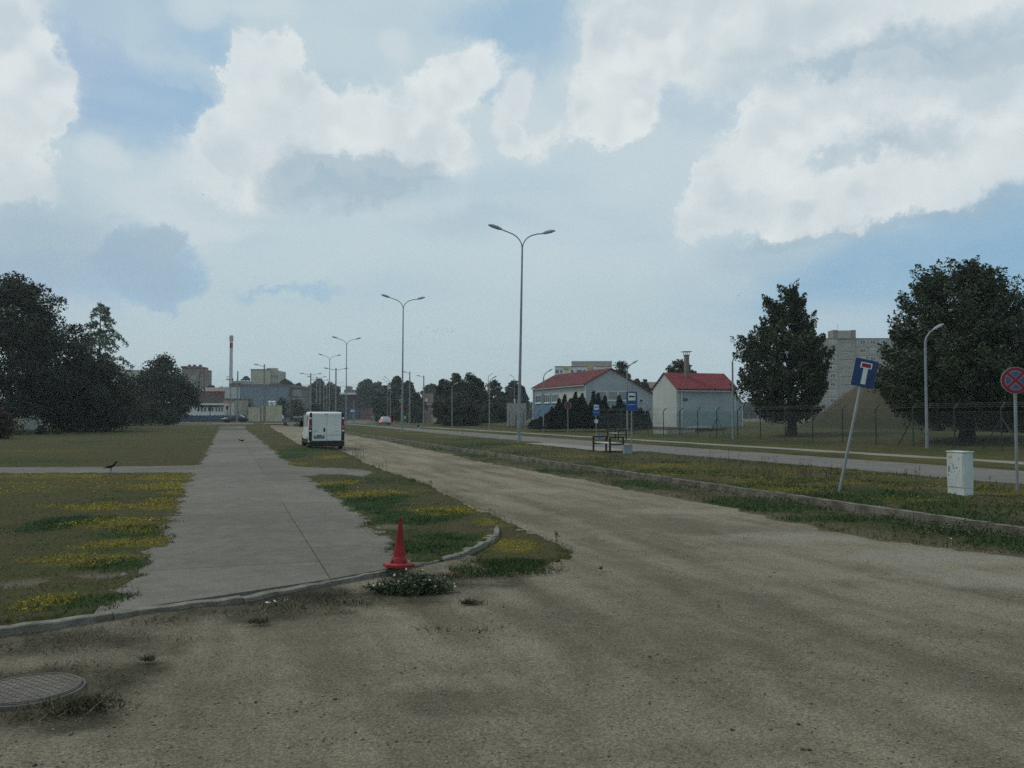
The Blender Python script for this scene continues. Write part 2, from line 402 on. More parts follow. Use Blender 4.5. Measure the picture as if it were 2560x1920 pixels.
# ------------------------------------------------------------------ ground
KT = 10.5                       # street coordinate of the long kerb
near_kerb_px = [(-420,1606),(-200,1592),(0,1571),(150,1550),(310,1529),(500,1508),(600,1492),(700,1472),(790,1456),(880,1440),(965,1422),(1040,1412),(1110,1398),(1170,1376),(1232,1342),(1240,1322),(1222,1302),(1185,1287),(1135,1272)]
ZL = 0.07
NK = [at(px, py, ZL) for px, py in near_kerb_px]
# soft right-hand outline of the grassed strip (ground level)
strip_px = [(1200,1445),(1300,1442),(1400,1434),(1452,1400),(1410,1355),(1330,1318),(1250,1283),(1180,1254),(1090,1221),(1040,1202),(965,1180),(905,1153),(862,1132),(800,1122),(750,1113),(722,1096),(700,1082),(672,1068),(640,1063)]
# left terrace: everything left of the strip, bounded near by the kerb
TER = [NK[i] for i in range(0, 13)] + [at(1125,1400), at(1150,1440)] + [at(px, py) for px, py in strip_px] + [st(122, 3.0), st(122, -110), st(-12, -110)]
TER2 = [(p[0], p[1]) for p in TER]
KERBED = NK[0:15] + [at(1245,1320), at(1180,1280), at(1090,1235)] + [at(px, py) for px, py in strip_px[8:]] + [st(122, 3.0), st(122, -110), st(-12, -110)]
CROSS_L = [at(*p, ZL) for p in [(-900,1162),(0,1169),(200,1168),(360,1166),(500,1164),(520,1181),(400,1181),(200,1182),(0,1183),(-900,1184)]]
CROSS_R = [at(*p, ZL) for p in [(690,1160),(760,1168),(840,1170),(900,1176),(940,1182),(900,1190),(860,1186),(800,1186),(760,1192),(735,1203),(690,1260),(560,1260),(560,1160)]]
PATH = [st(4, -0.78), st(118, -0.78), st(118, 1.92), st(4, 1.92)]

def far_rise(x, y):
    s = x*U[0] + y*U[1]; t = x*N[0] + y*N[1]
    left = 0.42 * sstep(s, 85, 135) * (1 - sstep(t, 4, 14))
    right = 0.45 * sstep(t, 33, 44) * sstep(s, 0, 30) * (1 - sstep(s, 130, 170))
    return left + right

def polar(r0, r1, ratio, a0, a1, na):
    nr = int(math.log(r1/r0)/math.log(ratio)) + 1
    r = r0 * (r1/r0) ** (np.arange(nr)/(nr-1)); a = np.radians(np.linspace(a0, a1, na))
    Rr, A = np.meshgrid(r, a, indexing='ij'); return Rr*np.sin(A), Rr*np.cos(A), nr, na
def grid_faces(nr, na):
    i = np.arange(nr-1)[:, None]*na + np.arange(na-1)[None, :]
    return np.stack([i, i+1, i+na+1, i+na], -1).reshape(-1, 4)

def ell(x, y, px, py, rx, ry, z=0.0):
    """soft bump 1..0: a patch seen at px,py with half sizes given along x and depth in pixels"""
    c = at(px, py, z); e = at(px+rx, py, z); n_ = at(px, py+ry, z)
    ax = abs(e.x-c.x); ay = max(abs(n_.y-c.y), 0.05)
    return 1 - np.sqrt(((x-c.x)/ax)**2 + ((y-c.y)/ay)**2)

yellow_px = [(480,1192,190,12),(430,1216,170,10),(480,1232,120,7),(100,1192,180,6),(220,1268,140,11),(440,1268,80,10),(300,1310,120,16),(360,1322,80,18),(360,1357,170,20),(250,1398,170,18),(130,1404,90,8),(130,1505,80,26),(440,1250,60,5),(290,1358,110,14),(470,1300,40,10),
             (850,1208,70,10),(960,1232,120,8),(1110,1278,90,10),(1220,1305,50,12),(1290,1352,70,16),(1250,1340,60,10),(740,1160,40,4),(830,1143,40,5),(880,1240,80,6)]
green_px = [(360,1330,130,30),(330,1410,120,26),(200,1510,110,26),(300,1500,110,16),(150,1310,110,26),(820,1225,80,30),(900,1260,140,26),(1010,1300,170,30),(1120,1345,130,16),(1060,1370,150,18),(1150,1395,70,14),(1240,1405,120,28),(700,1140,90,16),(760,1125,80,10),(960,1245,80,16),(1300,1400,70,20)]
dirt_px = [(560,1440,110,30),(430,1450,90,30),(250,1440,90,14),(60,1460,90,24),(1130,1425,70,10),(980,1318,60,10)]

def grass_masks(x, y, z=ZL):
    Y = np.full(x.shape, -1.0); G = Y.copy(); D = Y.copy()
    for p in yellow_px: Y = np.maximum(Y, ell(x, y, p[0], p[1], p[2]*1.15, p[3]*1.25, z))
    for p in green_px: G = np.maximum(G, ell(x, y, *p, z))
    for p in dirt_px: D = np.maximum(D, ell(x, y, *p, z))
    s_ = x*U[0] + y*U[1]; n1 = fbm(x, y, 0.9, 4); n2 = fbm(x+40, y, 3.1, 3)
    Y = sstep(Y + (n1-.5)*0.9 + (n2-.5)*0.7, 0.05, 0.5); G = sstep(G + (n1-.5)*0.8 + (n2-.5)*.6, 0.0, 0.45); D = sstep(D + (n2-.5)*.8, 0.1, 0.6)
    n3 = fbm(x-90, y+13, 0.16, 4)
    Y = np.maximum(Y, 0.55*sstep(n3, 0.58, 0.68) * (x*0+1) * sstep(n2, 0.3, 0.6))
    G = np.maximum(G, 0.5*sstep(fbm(x+7, y-3, 0.22, 4), 0.55, 0.7))
    return Y, G, D

def grass_mat(name, dry=(0.070,0.060,0.026), green=(0.046,0.060,0.016), lush=(0.024,0.048,0.012), yel=(0.30,0.22,0.012), dirt=(0.13,0.110,0.080)):
    m = bpy.data.materials.new(name); m.use_nodes = True; t = NT(m.node_tree); b = t.n['Principled BSDF']
    g = t.new('ShaderNodeNewGeometry'); v = g.outputs['Position']
    at_ = t.new('ShaderNodeAttribute'); at_.attribute_name = 'masks'
    sp = t.new('ShaderNodeSeparateColor'); t.link(at_.outputs['Color'], sp.inputs[0])
    n1 = t.noise(v, 0.35, 5, 0.6); n2 = t.noise(v, 2.6, 5, 0.7); n3 = t.noise(v, 28.0, 3, 0.7)
    nf = t.new('ShaderNodeTexVoronoi'); nf.inputs['Scale'].default_value = 34.0; t.link(v, nf.inputs['Vector'])
    c = t.mix(t.mapr(t.math('MULTIPLY_ADD', n2, 0.5, t.math('MULTIPLY', n1, 0.5)), 0.44, 0.64), (*dry, 1), (*green, 1))
    c = t.mix(t.mapr(n2, 0.62, 0.80, 0, 0.6), c, (*dirt, 1))
    c = t.mix(sp.outputs[1], c, (*lush, 1))
    c = t.mix(t.math('MULTIPLY', t.math('MULTIPLY', sp.outputs[0], t.mapr(n2, 0.30, 0.50)), 0.75), c, (0.120,0.102,0.013,1))
    # yellow flower heads: little dots, density by mask
    dots = t.mapr(t.math('ADD', nf.outputs['Distance'], t.math('MULTIPLY_ADD', sp.outputs[0], -0.40, 0.40)), 0.34, 0.20)
    c = t.mix(t.math('MULTIPLY', t.math('MULTIPLY', dots, sp.outputs[0]), 0.9), c, (*yel, 1))
    c = t.mix(t.math('MULTIPLY', sp.outputs[2], t.mapr(n2, 0.3, 0.55)), c, (*dirt, 1))
    fine = t.mapr(n3, 0.3, 0.7, 0.62, 1.38, smooth=False)
    c = t.vmath('SCALE', c, sc=fine); t.link(c, b.inputs['Base Color'])
    b.inputs['Roughness'].default_value = 0.95; b.inputs['Specular IOR Level'].default_value = 0.1
    bn = t.new('ShaderNodeBump'); bn.inputs['Strength'].default_value = 0.9; bn.inputs['Distance'].default_value = 0.04
    t.link(t.math('ADD', n3, n2), bn.inputs['Height']); t.link(bn.outputs[0], b.inputs['Normal'])
    return m
M_GRASS = grass_mat('rough_grass')

def gravel_mat():
    m = bpy.data.materials.new('sandy_gravel'); m.use_nodes = True; t = NT(m.node_tree); b = t.n['Principled BSDF']
    g = t.new('ShaderNodeNewGeometry'); v = g.outputs['Position']
    mp = t.new('ShaderNodeMapping', vector_type='TEXTURE'); t.link(v, mp.inputs[0])
    mp.inputs[2].default_value = (0, 0, R_(18.7)); mp.inputs[3].default_value = (0.55, 4.5, 1)   # streaks left by wheels along the lane
    st_ = t.noise(mp.outputs[0], 0.9, 5, 0.6); big = t.noise(v, 0.30, 5, 0.6); med = t.noise(v, 2.2, 6, 0.72)
    fin = t.noise(v, 45.0, 4, 0.75)
    at_ = t.new('ShaderNodeAttribute'); at_.attribute_name = 'masks'
    sp = t.new('ShaderNodeSeparateColor'); t.link(at_.outputs['Color'], sp.inputs[0])
    k = t.math('MULTIPLY_ADD', st_, 0.45, t.math('MULTIPLY_ADD', big, 0.30, t.math('MULTIPLY', med, 0.25)))
    c = t.mix(t.mapr(k, 0.41, 0.60), (0.168,0.141,0.100,1), (0.272,0.234,0.170,1))
    c = t.mix(t.mapr(med, 0.60, 0.74, 0, 0.55), c, (0.125,0.105,0.078,1))
    c = t.mix(t.mapr(big, 0.52, 0.70, 0, 0.5), c, (0.205,0.184,0.145,1))
    c = t.mix(t.math('MULTIPLY', sp.outputs[0], t.mapr(med, 0.25, 0.6)), c, (0.066,0.060,0.038,1))      # sparse dry growth
    c = t.mix(t.math('MULTIPLY', sp.outputs[1], 0.75), c, (0.055,0.050,0.036,1))                     # darker brown patches and ruts
    c = t.mix(t.math('MULTIPLY', sp.outputs[2], 0.8), c, (0.30,0.275,0.225,1))                      # pale dusty verge
    # pebbles
    vo = t.new('ShaderNodeTexVoronoi'); vo.inputs['Scale'].default_value = 26.0; t.link(v, vo.inputs['Vector'])
    peb = t.mapr(vo.outputs['Distance'], 0.30, 0.14); sel = t.mapr(t.noise(v, 5.0, 4, 0.7), 0.50, 0.66)
    sc_ = t.new('ShaderNodeSeparateColor'); t.link(vo.outputs['Color'], sc_.inputs[0])
    pc = t.mix(sc_.outputs[0], (0.090,0.080,0.066,1), (0.34,0.32,0.28,1))
    c = t.mix(t.math('MULTIPLY', t.math('MULTIPLY', peb, sel), 0.55), c, pc)
    vo2 = t.new('ShaderNodeTexVoronoi'); vo2.inputs['Scale'].default_value = 95.0; t.link(v, vo2.inputs['Vector'])
    s2 = t.new('ShaderNodeSeparateColor'); t.link(vo2.outputs['Color'], s2.inputs[0])
    c = t.vmath('SCALE', c, sc=t.math('MULTIPLY', t.mapr(fin, 0.30, 0.70, 0.60, 1.40, smooth=False), t.math('MULTIPLY_ADD', s2.outputs[0], 0.50, 0.75)))
    t.link(c, b.inputs['Base Color']); b.inputs['Roughness'].default_value = 0.95; b.inputs['Specular IOR Level'].default_value = 0.12
    bn = t.new('ShaderNodeBump'); bn.inputs['Strength'].default_value = 1.0; bn.inputs['Distance'].default_value = 0.026
    h = t.math('ADD', t.math('MULTIPLY', peb, sel), t.math('MULTIPLY_ADD', med, 1.5, fin)); t.link(h, bn.inputs['Height']); t.link(bn.outputs[0], b.inputs['Normal'])
    return m
M_GRAVEL = gravel_mat()

# the ground: one sheet out to the horizon
gx, gy, nr, na = polar(1.6, 1600, 1.014, -180, 180, 1201)
S_ = gx*U[0] + gy*U[1]; T_ = gx*N[0] + gy*N[1]
ter = sdist(gx, gy, TER2)
rut = 0.020*(fbm(S_*0.12, T_, 1.6, 3) - .5) + 0.035*(fbm(gx, gy, 0.35, 3) - .5) + 0.008*(fbm(gx, gy, 6.0, 2)-.5)
fade = 1 - sstep(np.hypot(gx, gy), 60, 110)
gz = rut*fade + far_rise(gx, gy) - 0.02
gz = np.where(ter > 0.35, gz - 0.10, gz)
def pline_d(x, y, pts):
    d = np.full(x.shape, 1e9)
    for a, b in zip(pts[:-1], pts[1:]):
        ex, ey = b.x-a.x, b.y-a.y; t = np.clip(((x-a.x)*ex+(y-a.y)*ey)/(ex*ex+ey*ey), 0, 1); d = np.minimum(d, np.hypot(x-a.x-t*ex, y-a.y-t*ey))
    return d
RUT = 0*gx; wob = 0.25*(fbm(gx, gy, 0.5, 3)-.5)
for pts, wt in (([(905,1100),(1060,1150),(1290,1215),(1600,1310),(2000,1420),(2560,1540),(3400,1700)],1.0),([(860,1112),(990,1180),(1180,1265),(1420,1390),(1640,1560),(1760,1740),(1800,1990)],.9),([(1290,1215),(1500,1330),(1760,1500),(2100,1700),(2500,1960)],.7),([(-300,1700),(400,1640),(1000,1600),(1700,1580),(2560,1640),(3200,1700)],.6)):
    dd = pline_d(gx, gy, [at(*p) for p in pts]) + wob; RUT = np.maximum(RUT, wt*np.exp(-((np.abs(dd)-.72)/.17)**2)*sstep(fbm(gx+5, gy, .45, 3), .30, .55))
gz = gz - 0.018*RUT*(np.hypot(gx, gy) < 60)
gz = gz + 0.055*np.exp(-(np.maximum(-sdist(gx, gy, [(p[0], p[1]) for p in KERBED]), 0)/0.22)**2)*(S_ < 16)*(fbm(gx, gy, 2.0, 3)*0.7+0.6)
gz = np.where(T_ > KT + 0.1, -0.08 + far_rise(gx, gy), gz)
dry = -1 + 0*gx
for p in [(150,1600,330,50),(120,1690,300,60),(60,1790,330,40),(620,1520,420,34),(870,1490,300,34),(1120,1450,220,20),(1000,1480,160,20)]: dry = np.maximum(dry, ell(gx, gy, *p))
nn = fbm(gx, gy, 2.4, 4)
dry = sstep(dry + (nn-.5)*1.2, -0.05, 0.5)*0.95
far_green = sstep(np.hypot(gx, gy), 95, 140); dry = np.maximum(dry, far_green*0.9)
brown = -1 + 0*gx
for p in [(560,1510,230,16),(800,1480,160,16),(700,1500,200,14),(330,1530,200,8),(180,1755,70,22),(1180,1440,80,8),(2390,1580,300,14),(2100,1520,120,10),(2250,1680,420,50),(1950,1590,300,24),(2450,1480,200,14),(1300,1750,500,40),(2050,1450,200,14),(1650,1870,500,40)]: brown = np.maximum(brown, ell(gx, gy, *p))
brown = sstep(brown + (nn-.5)*1.3, 0.0, 0.6)*(0.8 - 0.62*sstep(gx, -1.2, 0.6)*(1-sstep(gy, 8, 12)))
pale = -1 + 0*gx
for p in [(2300,1390,420,26),(2480,1440,260,34),(1980,1340,260,18),(1700,1275,180,12),(820,1165,80,8),(1330,1225,120,8)]: pale = np.maximum(pale, ell(gx, gy, *p))
pale = sstep(pale + (nn-.5)*0.9, 0.0, 0.6)*0.75; brown = np.maximum(brown, 0.34*RUT)
me = np_mesh('ground', np.stack([gx.ravel(), gy.ravel(), gz.ravel()], -1), grid_faces(nr, na), M_GRAVEL, True)
add_attr(me, 'masks', np.stack([dry.ravel(), brown.ravel(), pale.ravel(), np.ones(gx.size)], -1))
tag(link_obj('ground', me), kind='structure')
# floor under the viewer
q = MB().lathe([(0.01, 0), (1.62, 0)], 48).mesh('ground', M_GRAVEL); o = link_obj('ground', q, loc=(0,0,-0.02)); tag(o, kind='structure')

def turf_sheet(name, x, y, nr, na, keep, z, masks, kind='structure'):
    fc = grid_faces(nr, na); k = keep.ravel()
    fk = k[fc].any(1); fc = fc[fk]; used = np.unique(fc); remap = -np.ones(x.size, int); remap[used] = np.arange(len(used))
    V = np.stack([x.ravel(), y.ravel(), z.ravel()], -1)[used]; fc = remap[fc]
    me = np_mesh(name, V, fc, M_GRASS, True)
    add_attr(me, 'masks', np.stack([a.ravel()[used] for a in masks] + [np.ones(len(used))], -1))
    return tag(link_obj(name, me), kind=kind)

# left lawn
lx, ly, lnr, lna = polar(5.0, 140, 1.0085, -62, 12, 1000)
ls = lx*U[0] + ly*U[1]; lt = lx*N[0] + ly*N[1]
sd_t = sdist(lx, ly, TER2); sd_k = sdist(lx, ly, [(p[0], p[1]) for p in KERBED])
n_a = fbm(lx, ly, 1.3, 4); n_b = fbm(lx+31, ly, 6.0, 3)
jit = (n_a-.5)*0.55 + (n_b-.5)*0.30
d_path = np.maximum(np.maximum(-0.78 - lt, lt - 1.92), ls - 119)        # >0 outside the footpath
d_cl = -sdist(lx, ly, [(p[0], p[1]) for p in CROSS_L]); d_cr = -sdist(lx, ly, [(p[0], p[1]) for p in CROSS_R])
open_ = np.minimum(np.minimum(d_path + jit*0.85, d_cl + jit*0.5), d_cr + jit*0.8)
YM, GM, DM = grass_masks(lx, ly)
edge = sstep(sd_t + jit*0.9, -0.10, 0.25)
turf = sstep(open_, 0.0, 0.10)
kz = sstep(sd_k, -0.03, 0.03)
lz = (ZL*np.maximum(kz, sstep(sd_t, 0.3, 1.2)*0.0) ) + far_rise(lx, ly)*1.0
lz = lz - 0.018 + 0.030*turf*(1-0.4*DM) + 0.03*(n_b-.5)*turf
lz = lz*edge + (-0.06)*(1-edge)
# near edge: nothing may poke out in front of the kerb
side = sdist(lx, ly, [(p[0], p[1]) for p in ([st(-12,-110)] + NK[0:13] + [at(1125,1400), at(1500,1400), st(200,10), st(200,-110)])])
lz = np.where(side < -0.02, -0.2, lz)
turf_sheet('lawn', lx, ly, lnr, lna, (sd_t > -0.6) & (side > -0.12), lz, (YM, GM, np.clip(DM + (1-sstep(open_, 0, 0.25))*0.4, 0, 1)))

# median strip and far side lawn, in street coordinates
def st_sheet(name, s0, s1, t0, t1, ds, dt, zf, mf, ratio=True):
    ns = int(math.log((s1+6)/(s0+6))/math.log(1+ds)); s = (s0+6)*((s1+6)/(s0+6))**(np.arange(ns)/(ns-1)) - 6
    nt = int((t1-t0)/dt)+1; t = np.linspace(t0, t1, nt)
    Sg, Tg = np.meshgrid(s, t, indexing='ij'); x = U[0]*Sg + N[0]*Tg; y = U[1]*Sg + N[1]*Tg
    z, keep = zf(x, y, Sg, Tg); return turf_sheet(name, x, y, ns, nt, keep, z, mf(x, y, Sg, Tg))
ZM = 0.135
my_px = [(1610,1165,130,8),(1700,1160,110,5),(1560,1160,80,6),(1900,1200,110,12),(2000,1225,120,12),(2480,1228,110,10),(2250,1250,120,8),(1640,1185,60,5),(1440,1140,80,4),(1330,1115,80,4),(1760,1180,60,4),(2120,1205,70,8),(1060,1085,60,2),(2050,1200,90,6)]
mg_px = [(2250,1240,150,12),(2440,1290,110,12),(2330,1300,130,10),(1860,1215,110,7),(2150,1255,90,8),(1500,1160,70,4),(2540,1270,80,12),(1250,1110,70,4)]
def med_masks(x, y, S, T):
    Y = np.full(x.shape, -1.0); G = Y.copy()
    for p in my_px: Y = np.maximum(Y, ell(x, y, *p, ZM))
    for p in mg_px: G = np.maximum(G, ell(x, y, *p, ZM))
    n1 = fbm(x, y, 0.8, 4); n2 = fbm(x+4, y, 3.0, 3)
    Y = sstep(Y + (n1-.5)*0.9 + (n2-.5)*.6, -0.1, 0.45)*0.9; G = sstep(G + (n1-.5)*1.0, -0.1, 0.4)
    Y = np.maximum(Y, 0.5*sstep(fbm(x, y-70, 0.15, 4), 0.52, 0.65)*sstep(n2, .3, .6)); G = np.maximum(G, 0.6*sstep(fbm(x+70, y, 0.3, 4), 0.5, 0.65))
    return Y, G, 0.35*sstep(fbm(x-5, y+9, 0.5, 4), 0.55, 0.7)
def med_z(x, y, S, T):
    j = (fbm(x, y, 1.1, 4)-.5)*0.5
    e = sstep(17.35 + j*0.6 + sstep(S, 60, 130)*2.0 - T, 0.0, 0.18)
    z = ZM + 0.035*(fbm(x, y, 1.5, 3)-.5) + 0.02*(fbm(x, y, 7, 2)-.5) - 0.02*(1-sstep(T, KT+0.1, KT+0.6))
    plat = sstep(sdist(x, y, [(p[0],p[1]) for p in PLAT]) + j*0.5, -0.05, 0.1)
    z = z - 0.06*plat
    return z*e + (-0.02)*(1-e), (T > KT+0.02) & (T < 19.9)
PLAT = [st(44.5, 15.6), st(33.0, 15.3), st(33.0, 17.6), st(45.5, 17.6)]
st_sheet('median_grass', 2, 190, KT+0.06, 19.9, 0.006, 0.09, med_z, med_masks)
# low verge between the kerb and the gravel lane
ver_px = [(820,1078),(891,1090),(1041,1119),(1157,1146),(1331,1181),(1504,1212),(1678,1246),(1851,1279),(2025,1320),(2199,1353),(2380,1374),(2557,1392),(2800,1410),(3300,1440)]
VER = [at(*p) for p in ver_px] + [st(2, KT), st(90, KT)]
def ver_z(x, y, S, T):
    d = sdist(x, y, [(p[0],p[1]) for p in VER]) + (fbm(x, y, 1.6, 4)-.5)*0.55 + (fbm(x, y, 7, 2)-.5)*.2
    e = sstep(d, -0.05, 0.4)
    return -0.06 + 0.085*e + 0.03*(fbm(x, y, 5, 3)-.5), (T < KT) & (d > -0.6)
def ver_masks(x, y, S, T):
    n1 = fbm(x+9, y, 0.9, 4); d = sdist(x, y, [(p[0],p[1]) for p in VER])
    return 0*x, 0.85*sstep(n1, 0.42, 0.58), 0.7*(1-sstep(d+(n1-.5), 0.1, 0.7))
st_sheet('verge', 1, 110, KT-3.4, KT-0.02, 0.006, 0.07, ver_z, ver_masks)
# grass beyond the road (with the narrow strip before the pavement)
def far_z(x, y, S, T):
    j = (fbm(x, y, 1.2, 4)-.5)*0.35
    a = sstep(T - 22.75 - j, 0.0, 0.2)
    b = np.maximum(sstep(25.55 + j*.4 - T, 0, 0.1), sstep(T - 26.95 - j*.4, 0, 0.1))
    z = 0.06 + 0.05*(fbm(x, y, 0.8, 3)-.5) + far_rise(x, y) - 0.07*(1-b)
    return z*a - 0.05*(1-a), (T > 22.4)
def far_masks(x, y, S, T):
    n1 = fbm(x+3, y+50, 0.5, 4); n2 = fbm(x, y, 2.5, 3)
    band = np.exp(-((T-24.6)/1.2)**2) + 0.8*np.exp(-((T-28.2)/1.5)**2)
    return 0.75*band*sstep(n1, .44, .56)*sstep(n2, .3, .6), 0.65*sstep(fbm(x, y+9, 0.25, 4), .45, .65), 0.3*sstep(n2, .6, .75)
st_sheet('far_lawn', 2, 175, 22.3, 130, 0.012, 0.16, far_z, far_masks)

# asphalt
def asphalt(name, c1, c2, sc=1.0):
    m = bpy.data.materials.new(name); m.use_nodes = True; t = NT(m.node_tree); b = t.n['Principled BSDF']
    g = t.new('ShaderNodeNewGeometry'); v = g.outputs['Position']
    n1 = t.noise(v, 0.5*sc, 5, 0.65); n2 = t.noise(v, 60, 3, 0.8); n3 = t.noise(v, 4.0, 5, 0.7)
    c = t.mix(t.mapr(t.math('MULTIPLY_ADD', n1, 0.5, t.math('MULTIPLY', n3, 0.5)), 0.40, 0.60), (*c1, 1), (*c2, 1))
    vo = t.new('ShaderNodeTexVoronoi'); vo.inputs['Scale'].default_value = 110.0; t.link(v, vo.inputs['Vector'])
    s2 = t.new('ShaderNodeSeparateColor'); t.link(vo.outputs['Color'], s2.inputs[0])
    k = t.math('MULTIPLY', t.mapr(n2, 0.25, 0.75, 0.75, 1.25, smooth=False), t.math('MULTIPLY_ADD', s2.outputs[0], 0.40, 0.80))
    oi = t.new('ShaderNodeObjectInfo'); c = t.vmath('SCALE', c, sc=k); c = t.vmath('SCALE', c, sc=t.math('MULTIPLY_ADD', oi.outputs['Random'], 0.22, 0.89))
    t.link(c, b.inputs['Base Color']); b.inputs['Roughness'].default_value = 0.9; b.inputs['Specular IOR Level'].default_value = 0.2
    bn = t.new('ShaderNodeBump'); bn.inputs['Strength'].default_value = 0.5; bn.inputs['Distance'].default_value = 0.006
    t.link(n2, bn.inputs['Height']); t.link(bn.outputs[0], b.inputs['Normal'])
    return m
M_ROAD = asphalt('worn_asphalt', (0.135,0.128,0.118), (0.175,0.168,0.155))
M_ROADD = asphalt('sandy_road_edge', (0.115,0.105,0.09), (0.16,0.148,0.125))
M_SLAB = asphalt('path_paving', (0.118,0.109,0.090), (0.158,0.146,0.122), 0.7)
M_WALK = asphalt('pale_pavement', (0.18,0.168,0.14), (0.225,0.21,0.18))

def strip(name, pts_l, pts_r, z, m, kind='structure'):
    vs = []; fs = []
    for a, b in zip(pts_l, pts_r): vs += [(a[0], a[1], z), (b[0], b[1], z)]
    for i in range(len(pts_l)-1): fs.append((2*i, 2*i+1, 2*i+3, 2*i+2))
    me = bpy.data.meshes.new(name); me.from_pydata(vs, [], fs); me.materials.append(m); me.update()
    return tag(link_obj(name, me), kind=kind)
ss = [-15, 20, 50, 70, 90, 110, 125, 145, 190, 260, 330]
strip('road', [st(s, 16.9 + 2.3*float(sstep(np.array(float(s)), 60, 130))) for s in ss], [st(s, 20.95 + 6*float(sstep(np.array(float(s)), 85, 150))) for s in ss], 0.012, M_ROAD)
strip('road_shoulder', [st(s, 20.9 + 5.9*float(sstep(np.array(float(s)), 85, 150))) for s in ss], [st(s, 23.3 + 6.5*float(sstep(np.array(float(s)), 85, 150))) for s in ss], 0.008, M_ROADD)
strip('pavement', [st(s, 25.4) for s in (-15, 60, 118)], [st(s, 27.1) for s in (-15, 60, 118)], 0.032, M_WALK)
# cross street at the far end
strip('road', [st(128, -160), st(126, -20), st(126, 8), st(128, 15)], [st(138, -160), st(137, -20), st(137, 8), st(140, 15)], 0.43, M_ROAD)
strip('pavement', [st(122.5, -160), st(121.5, -20), st(121.5, 3)], [st(124.5, -160), st(123.3, -20), st(123.3, 3)], 0.44, M_WALK)
# paved bus platform behind the benches
strip('bus_platform', [st(34, 15.6), st(45, 15.8)], [st(34, 17.5), st(45, 17.5)], ZM-0.012, M_WALK)
# gravel lane head and car park stay part of the ground sheet

# footpath: base and slabs
fp = strip('footpath', [st(s, -1.0) for s in (8.6, 86, 119)], [st(s, 2.1) for s in (10.0, 86, 119)], 0.035, mat('joint_sand', (0.07,0.064,0.05), 0.95))
fp.data.vertices.foreach_set('co', [c for v in fp.data.vertices for c in (v.co.x, v.co.y, 0.03 if v.co.y < 84 else (0.36 if v.co.y > 105 else 0.03))])
kx = [p.x for p in NK]; ky = [p.y for p in NK]
def kerb_s(t):
    """street coordinate s where the near kerb crosses line t"""
    best = 5.0
    for a, b in zip(NK[:-5], NK[1:-4]):
        ta, tb = to_st(a)[1], to_st(b)[1]
        if min(ta, tb) <= t <= max(ta, tb) and abs(tb-ta) > 1e-6:
            k = (t-ta)/(tb-ta); best = to_st(a)[0] + k*(to_st(b)[0]-to_st(a)[0])
    return best
rs = random.Random(3)
def slab_col(t0, t1, first, step, zoff):
    s = None; lim = 118.0; i = 0
    edges = [(kerb_s(t0)+0.02, kerb_s(t1)+0.02)]
    x = first
    while x < lim: edges.append((x, x + rs.uniform(-.03, .03))); x += step*rs.uniform(.97, 1.03) * (1 if x < 60 else 2.2)
    for (a0, a1), (b0, b1) in zip(edges[:-1], edges[1:]):
        if min(b0-a0, b1-a1) < 0.4: continue
        g = 0.003; zt = ZL + 0.004 + rs.uniform(-.0025, .0025) + zoff
        def H(s_, t_):
            p = st(s_, t_); return zt + float(far_rise(np.array(p.x), np.array(p.y)))
        A_, B_, C_, D_ = [(a0+g, t0+g), (a1+g, t1-g), (b1-g, t1-g), (b0-g, t0+g)]
        mb = MB(); vs = []
        nsub = 3; tops = []
        for i_ in range(nsub+1):
            k = i_/nsub; tops.append((A_[0]+(D_[0]-A_[0])*k, A_[1])); tops.append((B_[0]+(C_[0]-B_[0])*k, B_[1]))
        V = [st(p[0], p[1], H(*p)) for p in tops] + [st(p[0], p[1], H(*p)-0.08) for p in tops]; n2 = len(tops)
        fs = []
        for i_ in range(nsub):
            b_ = 2*i_; fs.append((b_, b_+1, b_+3, b_+2)); fs.append((b_, b_+2, b_+2+n2, b_+n2)); fs.append((b_+1, b_+1+n2, b_+3+n2, b_+3))
        fs.append((0, n2, n2+1, 1)); fs.append((n2-2, n2-1, 2*n2-1, 2*n2-2))
        mb.add([tuple(v) for v in V], fs); mb.build('slab', M_SLAB, fp)
slab_col(-1.02, 0.985, 9.6, 5.2, 0.0)
slab_col(0.989, 2.12, 10.6, 5.6, 0.001)
# arms of the crossing path
def flat_poly(name, pts, z, m):
    me = bpy.data.meshes.new(name); me.from_pydata([(p[0], p[1], z) for p in pts], [], [tuple(range(len(pts)))]); me.materials.append(m); me.update()
    bm = bmesh.new(); bm.from_mesh(me); bmesh.ops.triangulate(bm, faces=bm.faces); bmesh.ops.recalc_face_normals(bm, faces=bm.faces); bm.to_mesh(me); bm.free()
    return link_obj(name, me)
tag(flat_poly('side_path', [at(*p, ZL) for p in [(-900,1158),(0,1165),(520,1160),(530,1186),(0,1187),(-900,1188)]], ZL+0.0005, M_SLAB), kind='structure')
tag(flat_poly('side_path', [at(*p, ZL) for p in [(655,1150),(760,1164),(900,1172),(960,1181),(930,1194),(860,1190),(800,1190),(760,1200),(740,1220),(690,1270),(655,1262)]], ZL+0.0005, M_SLAB), kind='structure')

